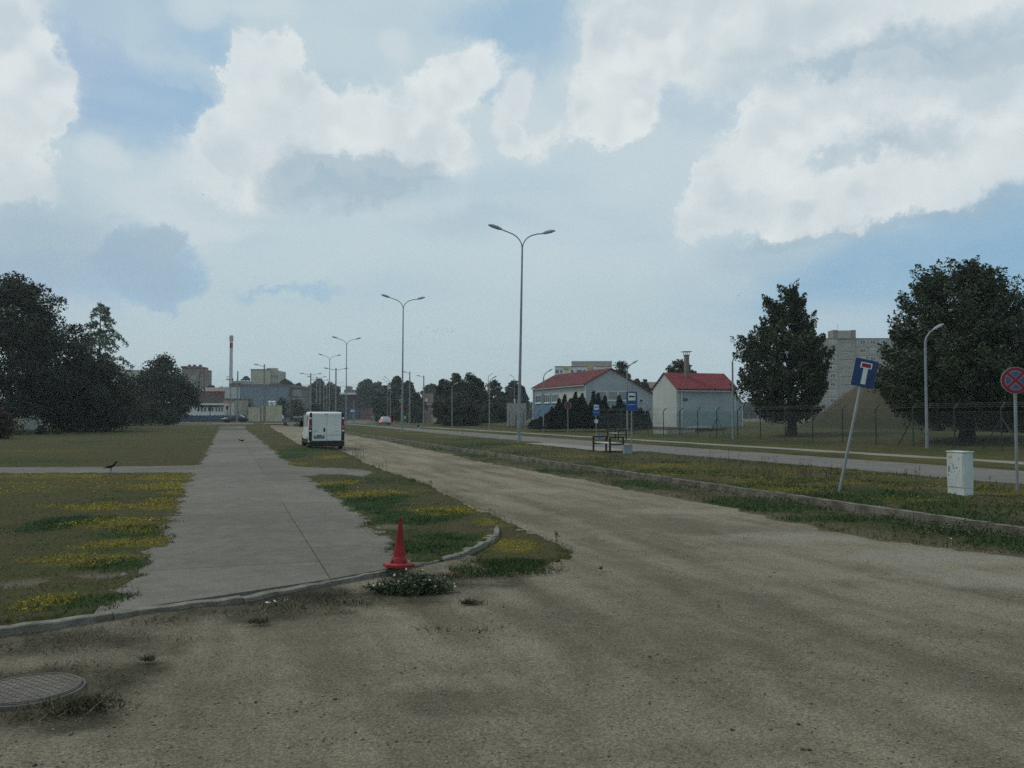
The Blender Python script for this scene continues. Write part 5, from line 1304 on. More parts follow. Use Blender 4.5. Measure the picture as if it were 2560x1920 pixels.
# no stopping sign
def no_stopping(loc, h, r, label, yaw, red, blue, white, name='no_stopping_sign', pr=.03):
    s_ = empty(name, loc, label, 'road sign', yaw)
    MB().tube([(0,.035,-.2),(0,.035,h+r*.8)], pr, 10).build('pole', M['steel'], s_, smooth=True)
    disc(MB(), (0,h), .001, r, -.002, .012).build('plate', M['sign_back'], s_)
    disc(MB(), (0,h), r*.745, r*.97, -.008, -.0025).build('red_ring', red, s_)
    k = .735; w = .115
    for q in range(4):      # blue quarters between the red bars, each with a thin white edge
        a = math.pi/2*q; pts = []; pts2 = []
        h0 = math.asin(w*1.15/ k); 
        for rad_, wid, lst in ((k, w, pts), (k-.045, w+.035, pts2)):
            a_in = math.asin(min(1, wid/rad_)); n_ = 8
            for i in range(n_+1):
                t = a - math.pi/4 + a_in + (math.pi/2-2*a_in)*i/n_; lst.append((r*rad_*math.cos(t), h + r*rad_*math.sin(t)))
            lst.append((r*wid*1.42*math.cos(a), h + r*wid*1.42*math.sin(a)))
        MB().prism(pts, -.0075, -.0028).build('white_edge', white, s_); MB().prism(pts2, -.011, -.0078).build('blue_field', blue, s_)
    disc(MB(), (0,h), .001, r*.742, -.0026, -.0021).build('red_cross', red, s_)
    return s_
b = at(2545, 1229, ZM)
no_stopping((b.x, b.y, ZM), 1.7+87*b.y/F-ZM, .275, 'round red and blue no stopping sign cut by the right edge of the picture', R_(-12), M['sign_red'], mat('faded_sign_blue', (.06,.11,.19), .5, .1), mat('pinkish_white', (.42,.30,.33), .5, .1))
b = pos(1420, 1090, 62)
fr_ = mat('faded_sign_red', (.13,.055,.065), .7, .15)
no_stopping((b.x, 62, .12), 1.7+24.5*62/F-.12, .29, 'small faded dull red round sign in front of the junipers', R_(4), fr_, mat('faded_sign_dark', (.09,.05,.06), .7, .1), fr_)
# bus stop signs
def glyphs(root, x0, x1, z, h, m, y, seed=1, name='lettering'):
    r = random.Random(seed); mb = MB(); x = x0
    while x < x1:
        w = h*r.uniform(.35, .7); t = h*.16; k = r.randint(0, 3); w = min(w, x1-x+.001)
        if k != 1: mb.box(x, x+t, y-.002, y, z, z+h*(1 if k != 2 else .8))
        if k in (0, 2): mb.box(x+t, x+w, y-.002, y, z+h*.8, z+h*.8+t)
        if k in (1, 3): mb.box(x, x+w-t, y-.002, y, z, z+t)
        mb.box(x+w-t, x+w, y-.002, y, z+(0 if k != 3 else t*.5), z+h*.8); x += w + h*.18
    return mb.build(name, m, root)
def bus_sign(loc, label, yaw, H, extra=False):
    r = empty('bus_stop_sign', loc, label, 'bus stop sign', yaw, 'bus stop signs')
    zt_ = H; w = .47; h = .80
    MB().tube([(0,.04,-.2),(0,.04,H-.02)], .028, 10).build('pole', M['steel'], r, smooth=True)
    MB().prism([(x, z+zt_-h/2) for x, z in rrect(w, h, .03)], -.01, .01).build('plate', M['sign_blue2'], r)
    MB().box(-w/2+.01,w/2-.01,-.012,-.0101,zt_-.40,zt_-.01).build('upper_field', mat('dark_sign_blue', (.03,.07,.17), .5, .1), r)
    MB().box(-.155,.155,-.016,-.0121,zt_-.375,zt_-.06).build('white_field', M['sign_white'], r)
    bs_ = MB(); bs_.prism([(x, z+zt_-.205) for x, z in rrect(.24, .062, .02)], -.020, -.0161); 
    for x in (-.065, .075): disc(bs_, (x, zt_-.243), .001, .022, -.020, -.0161, 12)
    bs_.build('bus_symbol', M['black'], r)
    glyphs(r, -.16, .17, zt_-.565, .038, M['sign_white'], -.0101, int(H*100))
    if extra: MB().box(-.11,.11,-.01,.01,zt_-1.26,zt_-1.02).build('timetable', M['sign_white'], r); glyphs(r, -.07, .07, zt_-1.15, .03, M['steel'], -.0101, 5, 'print')
    return r
b = at(1580, 1131, ZM); zH = pos(1580, 979, b.y).z - ZM
bus_sign((b.x, b.y, ZM), 'larger nearer blue bus stop sign on the median beside the benches', R_(8), zH)
b = pos(1491, 1095, 55.5); zH = pos(1491, 1010, 55.5).z - .05
bus_sign((b.x, 55.5, .05), 'smaller farther blue bus stop sign with a white timetable board under it', R_(8), zH, True)
# benches: two frame loops and a plank
def bench(loc, label):
    r = empty('bench', loc, label, 'bench', STREET, 'benches at the bus stops')
    w, L, t = .60, 1.65, .065
    lg = MB().box(-t/2,t/2,-t/2,t/2,0,.62).mesh('leg', M['brown_wood']); tp = MB().box(0,w+t,-t/2,t/2,.6201,.685).mesh('arm_rail', M['brown_wood']); lw = MB().box(t,w,-t/2+.004,t/2-.004,.34,.395).mesh('cross_rail', M['brown_wood'])
    for y in (0, -L):
        link_obj('arm_rail', tp, r, (0, y, 0)); link_obj('cross_rail', lw, r, (0, y, 0))
        for x in (t/2, w+t/2): link_obj('leg', lg, r, (x, y, 0))
    pl = MB().box(0,.165,-L+.04,-.04,.3955,.435).mesh('seat_plank', M['bench_seat'])
    for i in range(3): link_obj('seat_plank', pl, r, (.075+i*.175, 0, 0))
    return r
b = at(1482, 1130, ZM-.02); bench((b.x, b.y, ZM-.02), 'nearer bench with two dark square frames and a pale plank seat, on the median')
b = pos(1518, 1097, 58); bench((b.x, 58, .06), 'farther bench with dark square frames across the road, behind the nearer one')
def bin_(loc, label, w=.36, h=.42):
    r = empty('litter_bin', loc, label, 'litter bin', R_(8), 'pale litter bins')
    MB().add([(-w*.42,-w*.42,0),(w*.42,-w*.42,0),(w*.42,w*.42,0),(-w*.42,w*.42,0),(-w/2,-w/2,h),(w/2,-w/2,h),(w/2,w/2,h),(-w/2,w/2,h)], fsb).build('tub', M['bin'], r, bevel=.01)
    MB().box(-w*.53,w*.53,-w*.53,w*.53,h+.001,h+.03).build('rim', M['bin'], r); MB().box(-w*.44,w*.44,-w*.44,w*.44,h+.0301,h+.034).build('inside_shade_plate', M['black'], r)  # black plate on top stands for the shaded inside of the tub
b = at(1568, 1134, ZM); bin_((b.x, b.y, ZM-.02), 'pale blue litter bin at the foot of the larger bus sign', .36, .34)
b = pos(1500, 1098, 57); bin_((b.x, 57, .05), 'pale litter bin at the foot of the smaller bus sign', .54, .36)
# electrical cabinet
b = at(2410, 1239, ZM)
cb_ = empty('electrical_cabinet', (b.x, b.y, ZM), 'worn white electrical cabinet with peeling marks standing in the grass at right', 'cabinet', STREET)
MB().box(0,.25,0,.40,.135,.83).build('body', M['cabinet'], cb_, bevel=.006); MB().box(.004,.246,.004,.396,-.05,.134).build('plinth', M['cabinet'], cb_, bevel=.005)
MB().box(-.015,.265,-.015,.415,.831,.856).build('roof', M['cabinet'], cb_, bevel=.006)
MB().box(-.008,-.001,.02,.38,.155,.81).build('door', M['cabinet'], cb_, bevel=.003)
MB().box(-.011,-.0085,.27,.34,.72,.765).build('warning_label', mat('yellow_label', (.48,.40,.03), .6, .1), cb_)
rc = random.Random(2); pm = MB()
for (y, z, h) in [(.235,.53,.09),(.225,.50,.05),(.19,.49,.05),(.165,.52,.04),(.145,.50,.05),(.345,.35,.06),(.20,.44,.03),(.10,.66,.06),(.095,.70,.05),(.12,.38,.03),(.30,.60,.025),(.27,.42,.04),(.16,.33,.03),(.31,.28,.03),(.08,.46,.03)]:
    w = rc.uniform(.005,.012); pm.add([(-.0095,y,z),(-.0095,y+w,z+h*.3),(-.0095,y+w*.6,z+h),(-.0095,y-w*.5,z+h*.6)], [(0,1,2,3)])
pm.build('peeled_paint', M['black'], cb_)
MB().box(-.02,-.009,.33,.345,.45,.56).build('handle', M['steel_dark'], cb_)
# black and white marker post
b = at(1046, 1081, ZM)
mp_ = empty('marker_post', (b.x, b.y, ZM-.03), 'short white marker post with a dark top at the edge of the road', 'marker post')
MB().tube([(0,0,0),(0,0,.48)], .055, 8).build('shaft', M['sign_white'], mp_); MB().tube([(0,0,.4801),(-.03,0,.70),(.03,0,.74)], [.075,.09,.03], 8).build('dark_top', M['black'], mp_); MB().tube([(0,0,-.02),(0,0,.16)], .06, 8).build('dark_foot', M['steel_dark'], mp_)
# yellow triangle sign and red sign at the bend
ys = empty('give_way_sign', pos(1003, 1056, 150), 'yellow-edged triangular sign with a red sign below it at the road bend', 'road sign'); ys.location.z = 0
Zp = lambda py: pos(1003, py, 150).z
MB().tube([(0,.05,0),(0,.05,Zp(1000))], .05, 8).build('pole', M['steel'], ys)
tri = [(-.46,Zp(998.5)),(.46,Zp(998.5)),(0,Zp(1010))]; MB().prism(tri, -.02, 0).build('plate', mat('yellow_green', (.50,.55,.08), .6, .1), ys)
MB().prism([(-.26,Zp(1000.3)),(.26,Zp(1000.3)),(0,Zp(1007))], -.03, -.021).build('field', M['fence_green'], ys)
MB().box(-.28,.30,-.02,0,Zp(1020),Zp(1014)).build('red_plate', mat('bright_red', (.55,.03,.07), .5, .1), ys); MB().box(-.02,.1,-.03,-.021,Zp(1019),Zp(1015)).build('white_mark', M['sign_white'], ys)
# blue sign boards in front of the market hall
sb = empty('bus_info_sign', pos(882, 1050, 235), 'blue board with a white panel standing before the market hall', 'sign'); sb.location.z = 0
MB().tube([(0,.1,0),(0,.1,3.5)], .06, 6).build('pole', M['steel'], sb); MB().box(-.9,.9,-.02,.02,2.2,3.4).build('plate', M['sign_blue2'], sb); MB().box(-.62,.62,-.04,-.021,2.6,3.2).build('white_panel', M['sign_white'], sb)
# traffic lights
def tlight(px, topy, Y, label, lit=False):
    t = pos(px, topy, Y); r = empty('traffic_light', (t.x, Y, .42), label, 'traffic light', 0, 'traffic lights at the far crossing'); H = t.z-.42
    MB().tube([(0,.15,-.4),(0,.15,H)], .06, 8).build('pole', M['steel_dark'], r); MB().box(-.18,.18,-.12,.12,H-1.0,H).build('housing', M['black'], r, bevel=.02)
    for i, mm in enumerate(('lit' if lit else 'red_lens', 'glass', 'glass')):
        m_ = mat('lit_red_lamp', (.8,.05,.10), .4, .02, emit=(255,40,60,2.2)) if mm == 'lit' else M[mm]
        l = MB().ball((0,-.13,H-.18-.31*i), (.11,.04,.11), 12, 8).build('lens', m_, r, smooth=True)
        MB().box(-.13,.13,-.26,-.121,H-.06-.31*i,H-.045-.31*i).build('visor', M['black'], r)
tlight(568, 1010, 152, 'traffic light glowing red left of the tall chimney foot', True)
tlight(525, 1012, 142, 'unlit dark traffic light in front of the white house')

# cone
b = at(997, 1424, ZL)
co = empty('traffic_cone', (b.x, b.y, ZL+.03), 'faded red traffic cone without stripes standing on the kerb end of the path', 'traffic cone', R_(24)); co.rotation_euler = (R_(-2), R_(2.5), R_(24)); co.scale = (.93, .93, .85)
bs_ = MB(); pts = [(.155,.155*.42),(.155*.42,.155),(-.155*.42,.155),(-.155,.155*.42),(-.155,-.155*.42),(-.155*.42,-.155),(.155*.42,-.155),(.155,-.155*.42)]
vs = [(x*1.07, y*1.07, 0) for x, y in pts] + [(x*1.07, y*1.07, .038) for x, y in pts] + [(x*.88, y*.88, .052) for x, y in pts]
bs_.add(vs, [tuple(range(7,-1,-1)), tuple(range(16,24))] + [(i,(i+1)%8,8+(i+1)%8,8+i) for i in range(8)] + [(8+i,8+(i+1)%8,16+(i+1)%8,16+i) for i in range(8)]); bs_.build('base', M['red_plastic'], co, bevel=.004)
MB().lathe([(.098,.0521),(.085,.115),(.080,.122),(.070,.124)], 28).build('collar', M['red_plastic'], co, smooth=True)
MB().lathe([(.0715,.10),(.020,.565),(.021,.57),(.021,.60),(.014,.601),(.013,.585)], 28).build('cone', M['red_plastic'], co, smooth=True)
for i in range(4):
    a = i*math.pi/2 + .4; MB().box(-.006,.006,.085,.115,.0522,.085).build('rib', M['red_plastic'], co, rot=(0,0,a))

# manhole cover
mh = empty('manhole_cover', (*at(72, 1724, 0)[:2], -.005), 'round iron manhole cover on a raised ring at the lower left corner', 'manhole cover', R_(12)); mh.scale = (.92, .92, .8)
MB().lathe([(.345,-.12),(.343,.008),(.33,.012),(.325,-.02)], 64).build('concrete_ring', M['iron'], mh, smooth=True)
MB().lathe([(.322,-.03),(.322,.018),(.316,.022),(.01,.022)], 64).build('cover', M['iron'], mh, smooth=True)
st_m = MB().box(-.013,.013,-.006,.006,0,.0045).mesh('tread_stud', M['iron']); st2 = MB().box(-.006,.006,-.013,.013,0,.0045).mesh('tread_stud', M['iron'])
nst = 0
for i in range(-8, 9):
    for j in range(-8, 9):
        x, y = i*.034, j*.034
        if math.hypot(x, y) < .295 and (i+j) % 2 == 0: link_obj('tread_stud', st_m if i % 2 == 0 else st2, mh, (x, y, .022)); nst += 1
ring = MB(); disc(ring, (0,0), .300, .314, 0, .006, 48); o = ring.build('edge_ring', M['iron'], mh, rot=(math.pi/2,0,0), loc=(0,0,.022))

# barriers, heaps
YB_ = 132.0
for (px0, px1, lab) in [(733,746,'left striped red and white road barrier beyond the van'),(747,760,'right striped red and white road barrier, partly behind the van')]:
    a = pos(px0, 1043, YB_+8); W = (px1-px0)/F*(YB_+8)*.95
    r = empty('road_barrier', (a.x, YB_+8, .1), lab, 'barrier', 0, 'striped road barriers'); n = 6
    MB().box(0,W,0,.05,1.15,1.45).build('board', M['sign_white'], r)
    for i in range(3):
        x = W*(i+.1)/3; MB().add([(x,-.01,1.15),(x+.14,-.01,1.15),(x+.26,-.01,1.45),(x+.12,-.01,1.45),(x,0,1.15),(x+.14,0,1.15),(x+.26,0,1.45),(x+.12,0,1.45)], fsb).build('stripe', M['sign_red'], r)
    for x in (.1, W-.1): MB().box(x-.03,x+.03,.051,.1,0,1.4).build('leg', M['steel'], r)
def heap(px, py, Y, w, h, lab, seed):
    r = empty('rubble_heap', (*pos(px, py, Y)[:2], .05), lab, 'rubble heap', 0, 'dark rubble heaps beyond the van'); rr = random.Random(seed)
    for i in range(16):
        a = rr.uniform(0, 6.28); d = rr.random()*w*.42; s = rr.uniform(.16, .32); z = max(0.05, h*(1-d/(w*.5))*rr.random()*.8)
        MB().ball((0,0,0), (s, s*rr.uniform(.6,1), s*rr.uniform(.5,.9)), 6, 4).build('stone', mat('dark_rubble', (.07,.058,.045), .95, .35) if i % 3 else M['concrete_d'], r, loc=(d*math.cos(a), d*math.sin(a)*.6, z), rot=(rr.random(), rr.random(), rr.random()*3))
heap(713, 1064, 118, 1.0, .85, 'left dark rubble heap on the gravel beyond the van', 1)
heap(743, 1064, 118, 1.5, .80, 'wider dark rubble heap right beside the far side of the van', 2)
lbk = empty('concrete_block', (*pos(728, 1061, 120)[:2], .05), 'pale concrete block between the two dark rubble heaps', 'concrete block'); MB().box(-.3,.3,-.3,.3,0,.55).build('block', M['concrete_l'], lbk, bevel=.03)

# ------------------------------------------------------------------ vehicles
def loft(secs, n=6):
    """secs: (y, half width low, half width high, z0, z1, corner r)"""
    vs = []; 
    for (y, wl_, wh_, z0, z1, r) in secs:
        ring = []
        for sx in (1, -1):
            arc = [(wl_*.93, z0), (wl_, z0+.06), (wl_, z0+(z1-z0)*.45), (wh_, z1-r)] + [(wh_-r+r*math.cos(a), z1-r+r*math.sin(a)) for a in (math.pi/6, math.pi/3, math.pi/2)]
            ring += [(sx*x, y, z) for x, z in (arc if sx > 0 else arc[::-1])]
        vs += ring
    k = 14; m_ = len(secs)
    fs = [(i*k+j, i*k+(j+1) % k, (i+1)*k+(j+1) % k, (i+1)*k+j) for i in range(m_-1) for j in range(k)] + [tuple(range(k)), tuple((m_-1)*k+j for j in range(k))]
    return MB().add(vs, fs)
def wheel(root, x, y, r, w, side):
    t = MB().lathe([(r*.62,-w/2),(r*.96,-w/2),(r,-w*.35),(r,w*.35),(r*.96,w/2),(r*.62,w/2)], 20).build('wheel', M['rubber'], root, smooth=True, loc=(x, y, r), rot=(0, math.pi/2, 0))
    MB().lathe([(r*.62,-w*.46),(r*.60,w*.46),(r*.2,w*.40),(.02,w*.42)] if side > 0 else [(.02,-w*.42),(r*.2,-w*.40),(r*.60,-w*.46),(r*.62,w*.46)], 16).build('rim', M['steel'], t, smooth=True)
vY = 41.6; vp = pos(816.5, 1127, vY)
van = empty('delivery_van', (vp.x, vY, .0), 'white panel van parked on the gravel edge, seen from behind', 'van', STREET)
hw = .86
loft([(0.02,hw-.04,hw-.10,.36,1.80,.10),(.12,hw,hw-.07,.32,1.86,.12),(2.6,hw,hw-.07,.32,1.88,.13),(3.2,hw,hw-.10,.32,1.84,.14),(3.55,hw,hw-.14,.32,1.62,.16),(4.05,hw,hw-.10,.32,1.12,.14),(4.5,hw-.05,hw-.10,.32,.98,.12),(4.72,hw-.18,hw-.24,.36,.80,.10)]).build('body', M['white_paint'], van, smooth=True)
dr_ = MB().prism([(x-.355, z+1.11) for x, z in rrect(.70, 1.34, .05)], -.022, .03); d1 = dr_.build('rear_door', M['white_paint'], van, bevel=.008)
d2 = MB().prism([(x+.355, z+1.11) for x, z in rrect(.70, 1.34, .05)], -.022, .03).build('rear_door', M['white_paint'], van, bevel=.008)
MB().box(-.004,.004,-.015,.0,.46,1.78).build('door_seam', M['black'], van)
for d_, x0, x1 in ((d1,-.66,-.03),(d2,.03,.66)): MB().box(x0,x1,-.027,-.0225,.712,.728).build('crease_shade', M['steel_dark'], d_); MB().box(x0,x1,-.0255,-.0225,1.665,1.673).build('crease_shade', M['steel'], d_)  # shade of the door folds drawn as grey strips on white paint
for s_ in (-1, 1):
    MB().prism([(s_*.715,.44),(s_*.865,.44),(s_*.865,1.0),(s_*.835,1.70),(s_*.80,1.83),(s_*.72,1.83)], .0, .14).build('corner_pillar', M['black'], van, bevel=.012)
    tl = MB().prism([(s_*.722,.97),(s_*.862,.97),(s_*.848,1.50),(s_*.722,1.50)], -.018, .10).build('tail_light', M['red_lens'], van, bevel=.012)
    for z in (.925, 1.545): MB().ball((s_*.795,-.005,z), (.062,.035,.045), 10, 8).build('lamp_bulb', M['clear_lens'], tl, smooth=True)
    MB().ball((s_*.795,-.022,1.12), (.045,.008,.09), 10, 6).build('indicator', mat('amber_lens', (.40,.16,.12), .3, .05), tl, smooth=True)
bp = MB().prism([(-.86,.16),(.86,.16),(.87,.38),(.80,.43),(-.80,.43),(-.87,.38)], -.06, .28).build('rear_bumper', M['black'], van, bevel=.02)
MB().prism([(x-.12, z+.975) for x, z in rrect(.085, .20, .04)], -.045, -.0225).build('door_handle', M['black'], d1, bevel=.006)
MB().box(-.105,.045,-.028,.03,1.735,1.762).build('brake_light', M['black'], van)
pl = MB().box(-.62,-.10,-.034,-.0225,.545,.675).build('number_plate', mat('shaded_plate', (.22,.27,.27), .5, .1), d1)
MB().box(-.62,-.575,-.037,-.0345,.545,.675).build('plate_band', M['sign_blue'], pl); glyphs(pl, -.56, -.12, .575, .07, M['black'], -.0345, 4)
MB().box(-.47,-.26,-.04,-.0225,.676,.72).build('plate_recess_shade', M['black'], d1)  # black strip stands for the shaded recess above the plate
glyphs(d1, -.66, -.42, .905, .028, M['steel_dark'], -.0225, 8, 'dealer_lettering')
def text(root, s, size, loc, m, name='lettering', shear=0.0):
    cu = bpy.data.curves.new(name, 'FONT'); cu.body = s; cu.size = size; cu.extrude = .001; cu.shear = shear; cu.resolution_u = 2
    t = bpy.data.objects.new(name, cu); COL.objects.link(t); dg = bpy.context.evaluated_depsgraph_get(); me = bpy.data.meshes.new_from_object(t.evaluated_get(dg)); bpy.data.objects.remove(t)
    me.materials.clear(); me.materials.append(m); return link_obj(name, me, root, loc, (math.pi/2, 0, 0))
text(d2, 'Trafic', .075, (.42, -.0235, .885), M['steel_dark'], 'badge_lettering', .3)
# van side details
sw = MB().prism([(1.0,1.15),(3.1,1.15),(3.0,1.72),(1.0,1.72)], -.87, -.835, 'YZ'); sw.build('side_panel', mat('pale_side_panel', (.40,.44,.44), .3, .08), van)
MB().prism([(3.15,1.12),(3.95,1.12),(3.5,1.58),(3.15,1.70)], -.875, -.80, 'YZ').build('side_window', M['glass'], van); MB().prism([(3.15,1.12),(3.95,1.12),(3.5,1.58),(3.15,1.70)], .80, .875, 'YZ').build('side_window', M['glass'], van)
MB().box(-.885,-.84,.9,3.3,.30,.50).build('side_skirt', M['black'], van); MB().box(.84,.885,.9,3.3,.30,.50).build('side_skirt', M['black'], van)
MB().add([(-.70,3.62,1.62),(.70,3.62,1.62),(.76,4.12,1.14),(-.76,4.12,1.14),(-.70,3.58,1.58),(.70,3.58,1.58),(.76,4.08,1.10),(-.76,4.08,1.10)], fsb).build('windscreen', M['glass'], van)
for s_ in (-1, 1): MB().box(min(s_*.86,s_*1.04),max(s_*.86,s_*1.04),3.45,3.60,1.08,1.42).build('wing_mirror', M['black'], van, bevel=.03)
for x, y, sd_ in ((-.76,.85,-1),(.76,.85,1),(-.76,3.85,-1),(.76,3.85,1)): wheel(van, x, y, .33, .21, sd_)
MB().box(-.6,.6,.5,4.2,.20,.33).build('underbody', M['black'], van)
MB().tube([(.28,-.02,.22),(.28,.5,.24)], .03, 8).build('exhaust', M['steel_dark'], van)

def car(name, label, cat, loc, yaw, paint, L=4.3, Wd=1.7, H=1.42, sedan=False, group=None, lit=False):
    r = empty(name, loc, label, cat, yaw, group); h = Wd/2; b = .28
    loft([(0,h-.12,h-.16,b+.05,.82,.10),(.12,h,h-.04,b,.92,.10),(L*.3,h,h-.03,b,.92,.08),(L*.68,h,h-.04,b,.90,.10),(L*.93,h-.03,h-.10,b,.70,.12),(L,h-.18,h-.22,b+.08,.58,.08)]).build('body', paint, r, smooth=True)
    y0, y1, y2, y3 = ((.02,.30,2.0,2.75) if not sedan else (L*.14,L*.30,L*.55,L*.72))
    loft([(y0,h-.10,h-.16,.86,.95,.03),(y1,h-.09,h-.22,.86,H-.05,.10),((y1+y2)/2,h-.09,h-.20,.86,H,.10),(y2,h-.09,h-.22,.86,H-.03,.10),(y3,h-.12,h-.16,.86,.93,.03)]).build('cabin', paint, r, smooth=True)
    MB().add([(-h+.24,y0+.03,.97),(h-.24,y0+.03,.97),(h-.32,y1-.05,H-.12),(-h+.32,y1-.05,H-.12),(-h+.24,y0+.08,.97),(h-.24,y0+.08,.97),(h-.32,y1,H-.12),(-h+.32,y1,H-.12)], fsb).build('rear_window', M['glass'], r)
    MB().add([(-h+.24,y3-.05,.95),(h-.24,y3-.05,.95),(h-.32,y2+.03,H-.12),(-h+.32,y2+.03,H-.12),(-h+.24,y3+.02,.97),(h-.24,y3+.02,.97),(h-.32,y2+.10,H-.10),(-h+.32,y2+.10,H-.10)], fsb).build('windscreen', M['glass'], r)
    for s_ in (-1, 1):
        for a_, c_ in ((y1+.02,(y1+y2)/2-.04),((y1+y2)/2+.04,y2)):
            MB().add([(s_*(h-.075),a_-.08,.94),(s_*(h-.075),c_+.08,.94),(s_*(h-.185),c_,H-.15),(s_*(h-.185),a_,H-.15),(s_*(h-.11),a_-.08,.94),(s_*(h-.11),c_+.08,.94),(s_*(h-.22),c_,H-.15),(s_*(h-.22),a_,H-.15)], fsb).build('side_window', M['glass'], r)
        MB().prism([(s_*(h-.30),.68),(s_*(h-.05),.68),(s_*(h-.07),.88),(s_*(h-.22),.88)], -.02, .14).build('tail_light', mat('lit_tail_lamp', (.6,.03,.06), .4, .02, emit=(255,40,60,.8)) if lit else M['red_lens'], r)
        MB().box(min(s_*(h-.35),s_*(h-.1)),max(s_*(h-.35),s_*(h-.1)),L-.12,L+.01,.60,.72).build('headlight', M['clear_lens'], r, bevel=.02)
        MB().box(min(s_*(h-.02),s_*(h+.13)),max(s_*(h-.02),s_*(h+.13)),y3-.35,y3-.22,.92,1.06).build('wing_mirror', M['black'], r)
        wheel(r, s_*(h-.09), L*.18, .31, .19, s_); wheel(r, s_*(h-.09), L*.81, .31, .19, s_)
    MB().box(-h+.08,h-.08,-.05,.12,.24,.44).build('bumper', M['black'], r, bevel=.03)
    MB().box(-.26,.26,-.035,.0,.60,.70).build('number_plate', M['sign_white'], r)
    return r
p = pos(965.5, 1065.5, 147); car('white_car', 'white hatchback with red tail lights driving away on the road', 'car', (p.x, 147, .015), STREET*.9, mat('white_car_paint', (.60,.61,.60), .3, .04), lit=True)
p = pos(935, 1046, 238); car('red_brown_car', 'dull reddish car ahead of the white hatchback, farther up the road', 'car', (p.x, 238, .015), STREET*.5, mat('dull_red_paint', (.20,.13,.13), .3, .05))
p = pos(967, 1041, 330); car('distant_car', 'tiny car at the far end of the road, seen just over the white hatchback', 'car', (p.x, 330, .015), 0, mat('dull_grey_paint', (.22,.23,.22), .3, .05))
Lc = 64/F*150
p = pos(620, 1056, 150); car('dark_sedan', 'dark blue sedan crossing from right to left at the end of the path', 'car', (p.x, 150, .43), R_(92), mat('dark_blue_paint', (.05,.06,.075), .18, .1, spec=.9, metal=.4), L=Lc, H=1.40, sedan=True)
p = pos(709, 1041, 168); car('pale_car', 'pale car half hidden behind the taller cream kiosk', 'car', (p.x-.4, 168, .43), R_(60), mat('white_car_paint', (.60,.61,.60), .3, .04))
p = pos(425, 1050, 170); car('white_parked_car', 'white car roof behind the bushes left of the white house', 'car', (p.x, 172, .43), R_(88), mat('white_car_paint', (.60,.61,.60), .3, .04))

# ------------------------------------------------------------------ people
def person(label, loc, yaw, H, top, legs, stride=.12):
    r = empty('person', loc, label, 'person', yaw); k = H/1.75
    V = [(0,0,.95),(0,0,1.15),(0,0,1.40),(0,0,1.50),(0,.01,1.60),(0,.01,1.70), (.09,0,.90),(.10,stride*.5,.50),(.10,stride*.2,.09),(.10,stride*.2+.14,.04), (-.09,0,.90),(-.10,-stride*.1,.50),(-.10,-stride,.09),(-.10,-stride+.14,.04), (.18,0,1.40),(.23,-.02,1.12),(.22,.08,.88),(.22,.11,.80), (-.18,0,1.40),(-.23,.02,1.12),(-.22,.12,.90),(-.22,.15,.82)]
    E = [(0,1),(1,2),(2,3),(3,4),(4,5),(0,6),(6,7),(7,8),(8,9),(0,10),(10,11),(11,12),(12,13),(2,14),(14,15),(15,16),(16,17),(2,18),(18,19),(19,20),(20,21)]
    Rr = [.13,.12,.14,.055,.085,.07, .085,.06,.04,.035, .085,.06,.04,.035, .06,.042,.032,.035, .06,.042,.032,.035]
    me = bpy.data.meshes.new('body'); me.from_pydata([(x*k,y*k,z*k) for x,y,z in V], E, []); me.materials.append(M['skin']); o = link_obj('body', me, r)
    sk = o.modifiers.new('skin', 'SKIN'); 
    if not me.skin_vertices: 
        bpy.context.view_layer.objects.active = o
    lay = me.skin_vertices[0].data if me.skin_vertices else None
    if lay is None:
        bm = bmesh.new(); bm.from_mesh(me); bm.verts.layers.skin.verify(); bm.to_mesh(me); bm.free(); lay = me.skin_vertices[0].data
    for i, q in enumerate(Rr): lay[i].radius = (q*k, q*k*(.75 if i < 3 else 1)); lay[i].use_root = (i == 0)
    s = o.modifiers.new('sub', 'SUBSURF'); s.levels = 1; s.render_levels = 1
    sh = MB(); sh.tube([(0,0,.93*k),(0,0,1.1*k),(0,0,1.3*k),(0,0,1.46*k)], [.17*k,.165*k,.19*k,.09*k], 12); 
    for s_ in (-1, 1): sh.tube([(s_*.15*k,0,1.42*k),(s_*.22*k,-s_*.01*k,1.2*k)], [.075*k,.062*k], 8)
    sh.build('shirt', top, r, smooth=True)
    lgm = MB()
    for s_, yk in ((1, stride*.5), (-1, -stride*.1)): lgm.tube([(s_*.07*k,0,.97*k),(s_*.10*k,yk*.6*k,.70*k),(s_*.10*k,yk*k,.46*k)], [.115*k,.10*k,.085*k], 10)
    lgm.build('trousers', legs, r, smooth=True)
    for s_, yk in ((1, stride*.2), (-1, -stride)): MB().ball((s_*.10*k,(yk+.07)*k,.04*k), (.05*k,.14*k,.045*k), 10, 6).build('shoe', M['black'], r, smooth=True)
    MB().ball((0,-.005*k,1.69*k), (.095*k,.105*k,.085*k), 12, 8).build('hair', mat('dark_hair', (.03,.022,.018), .8, .1), r, smooth=True)
    return r
p = pos(1012.5, 1058.6, 178)
person('person in a bright green top and dark shorts walking on the far pavement', (p.x, 178, max(p.z, 0.0)), math.pi+.3, 1.72, mat('bright_green_shirt', (.22,.60,.26), .8, .1), M['black'])
p = pos(887.5, 1050, 290)
person('small dark figure standing at the far left side of the road', (p.x, 280, .02), 0, 1.75, M['black'], M['black'])

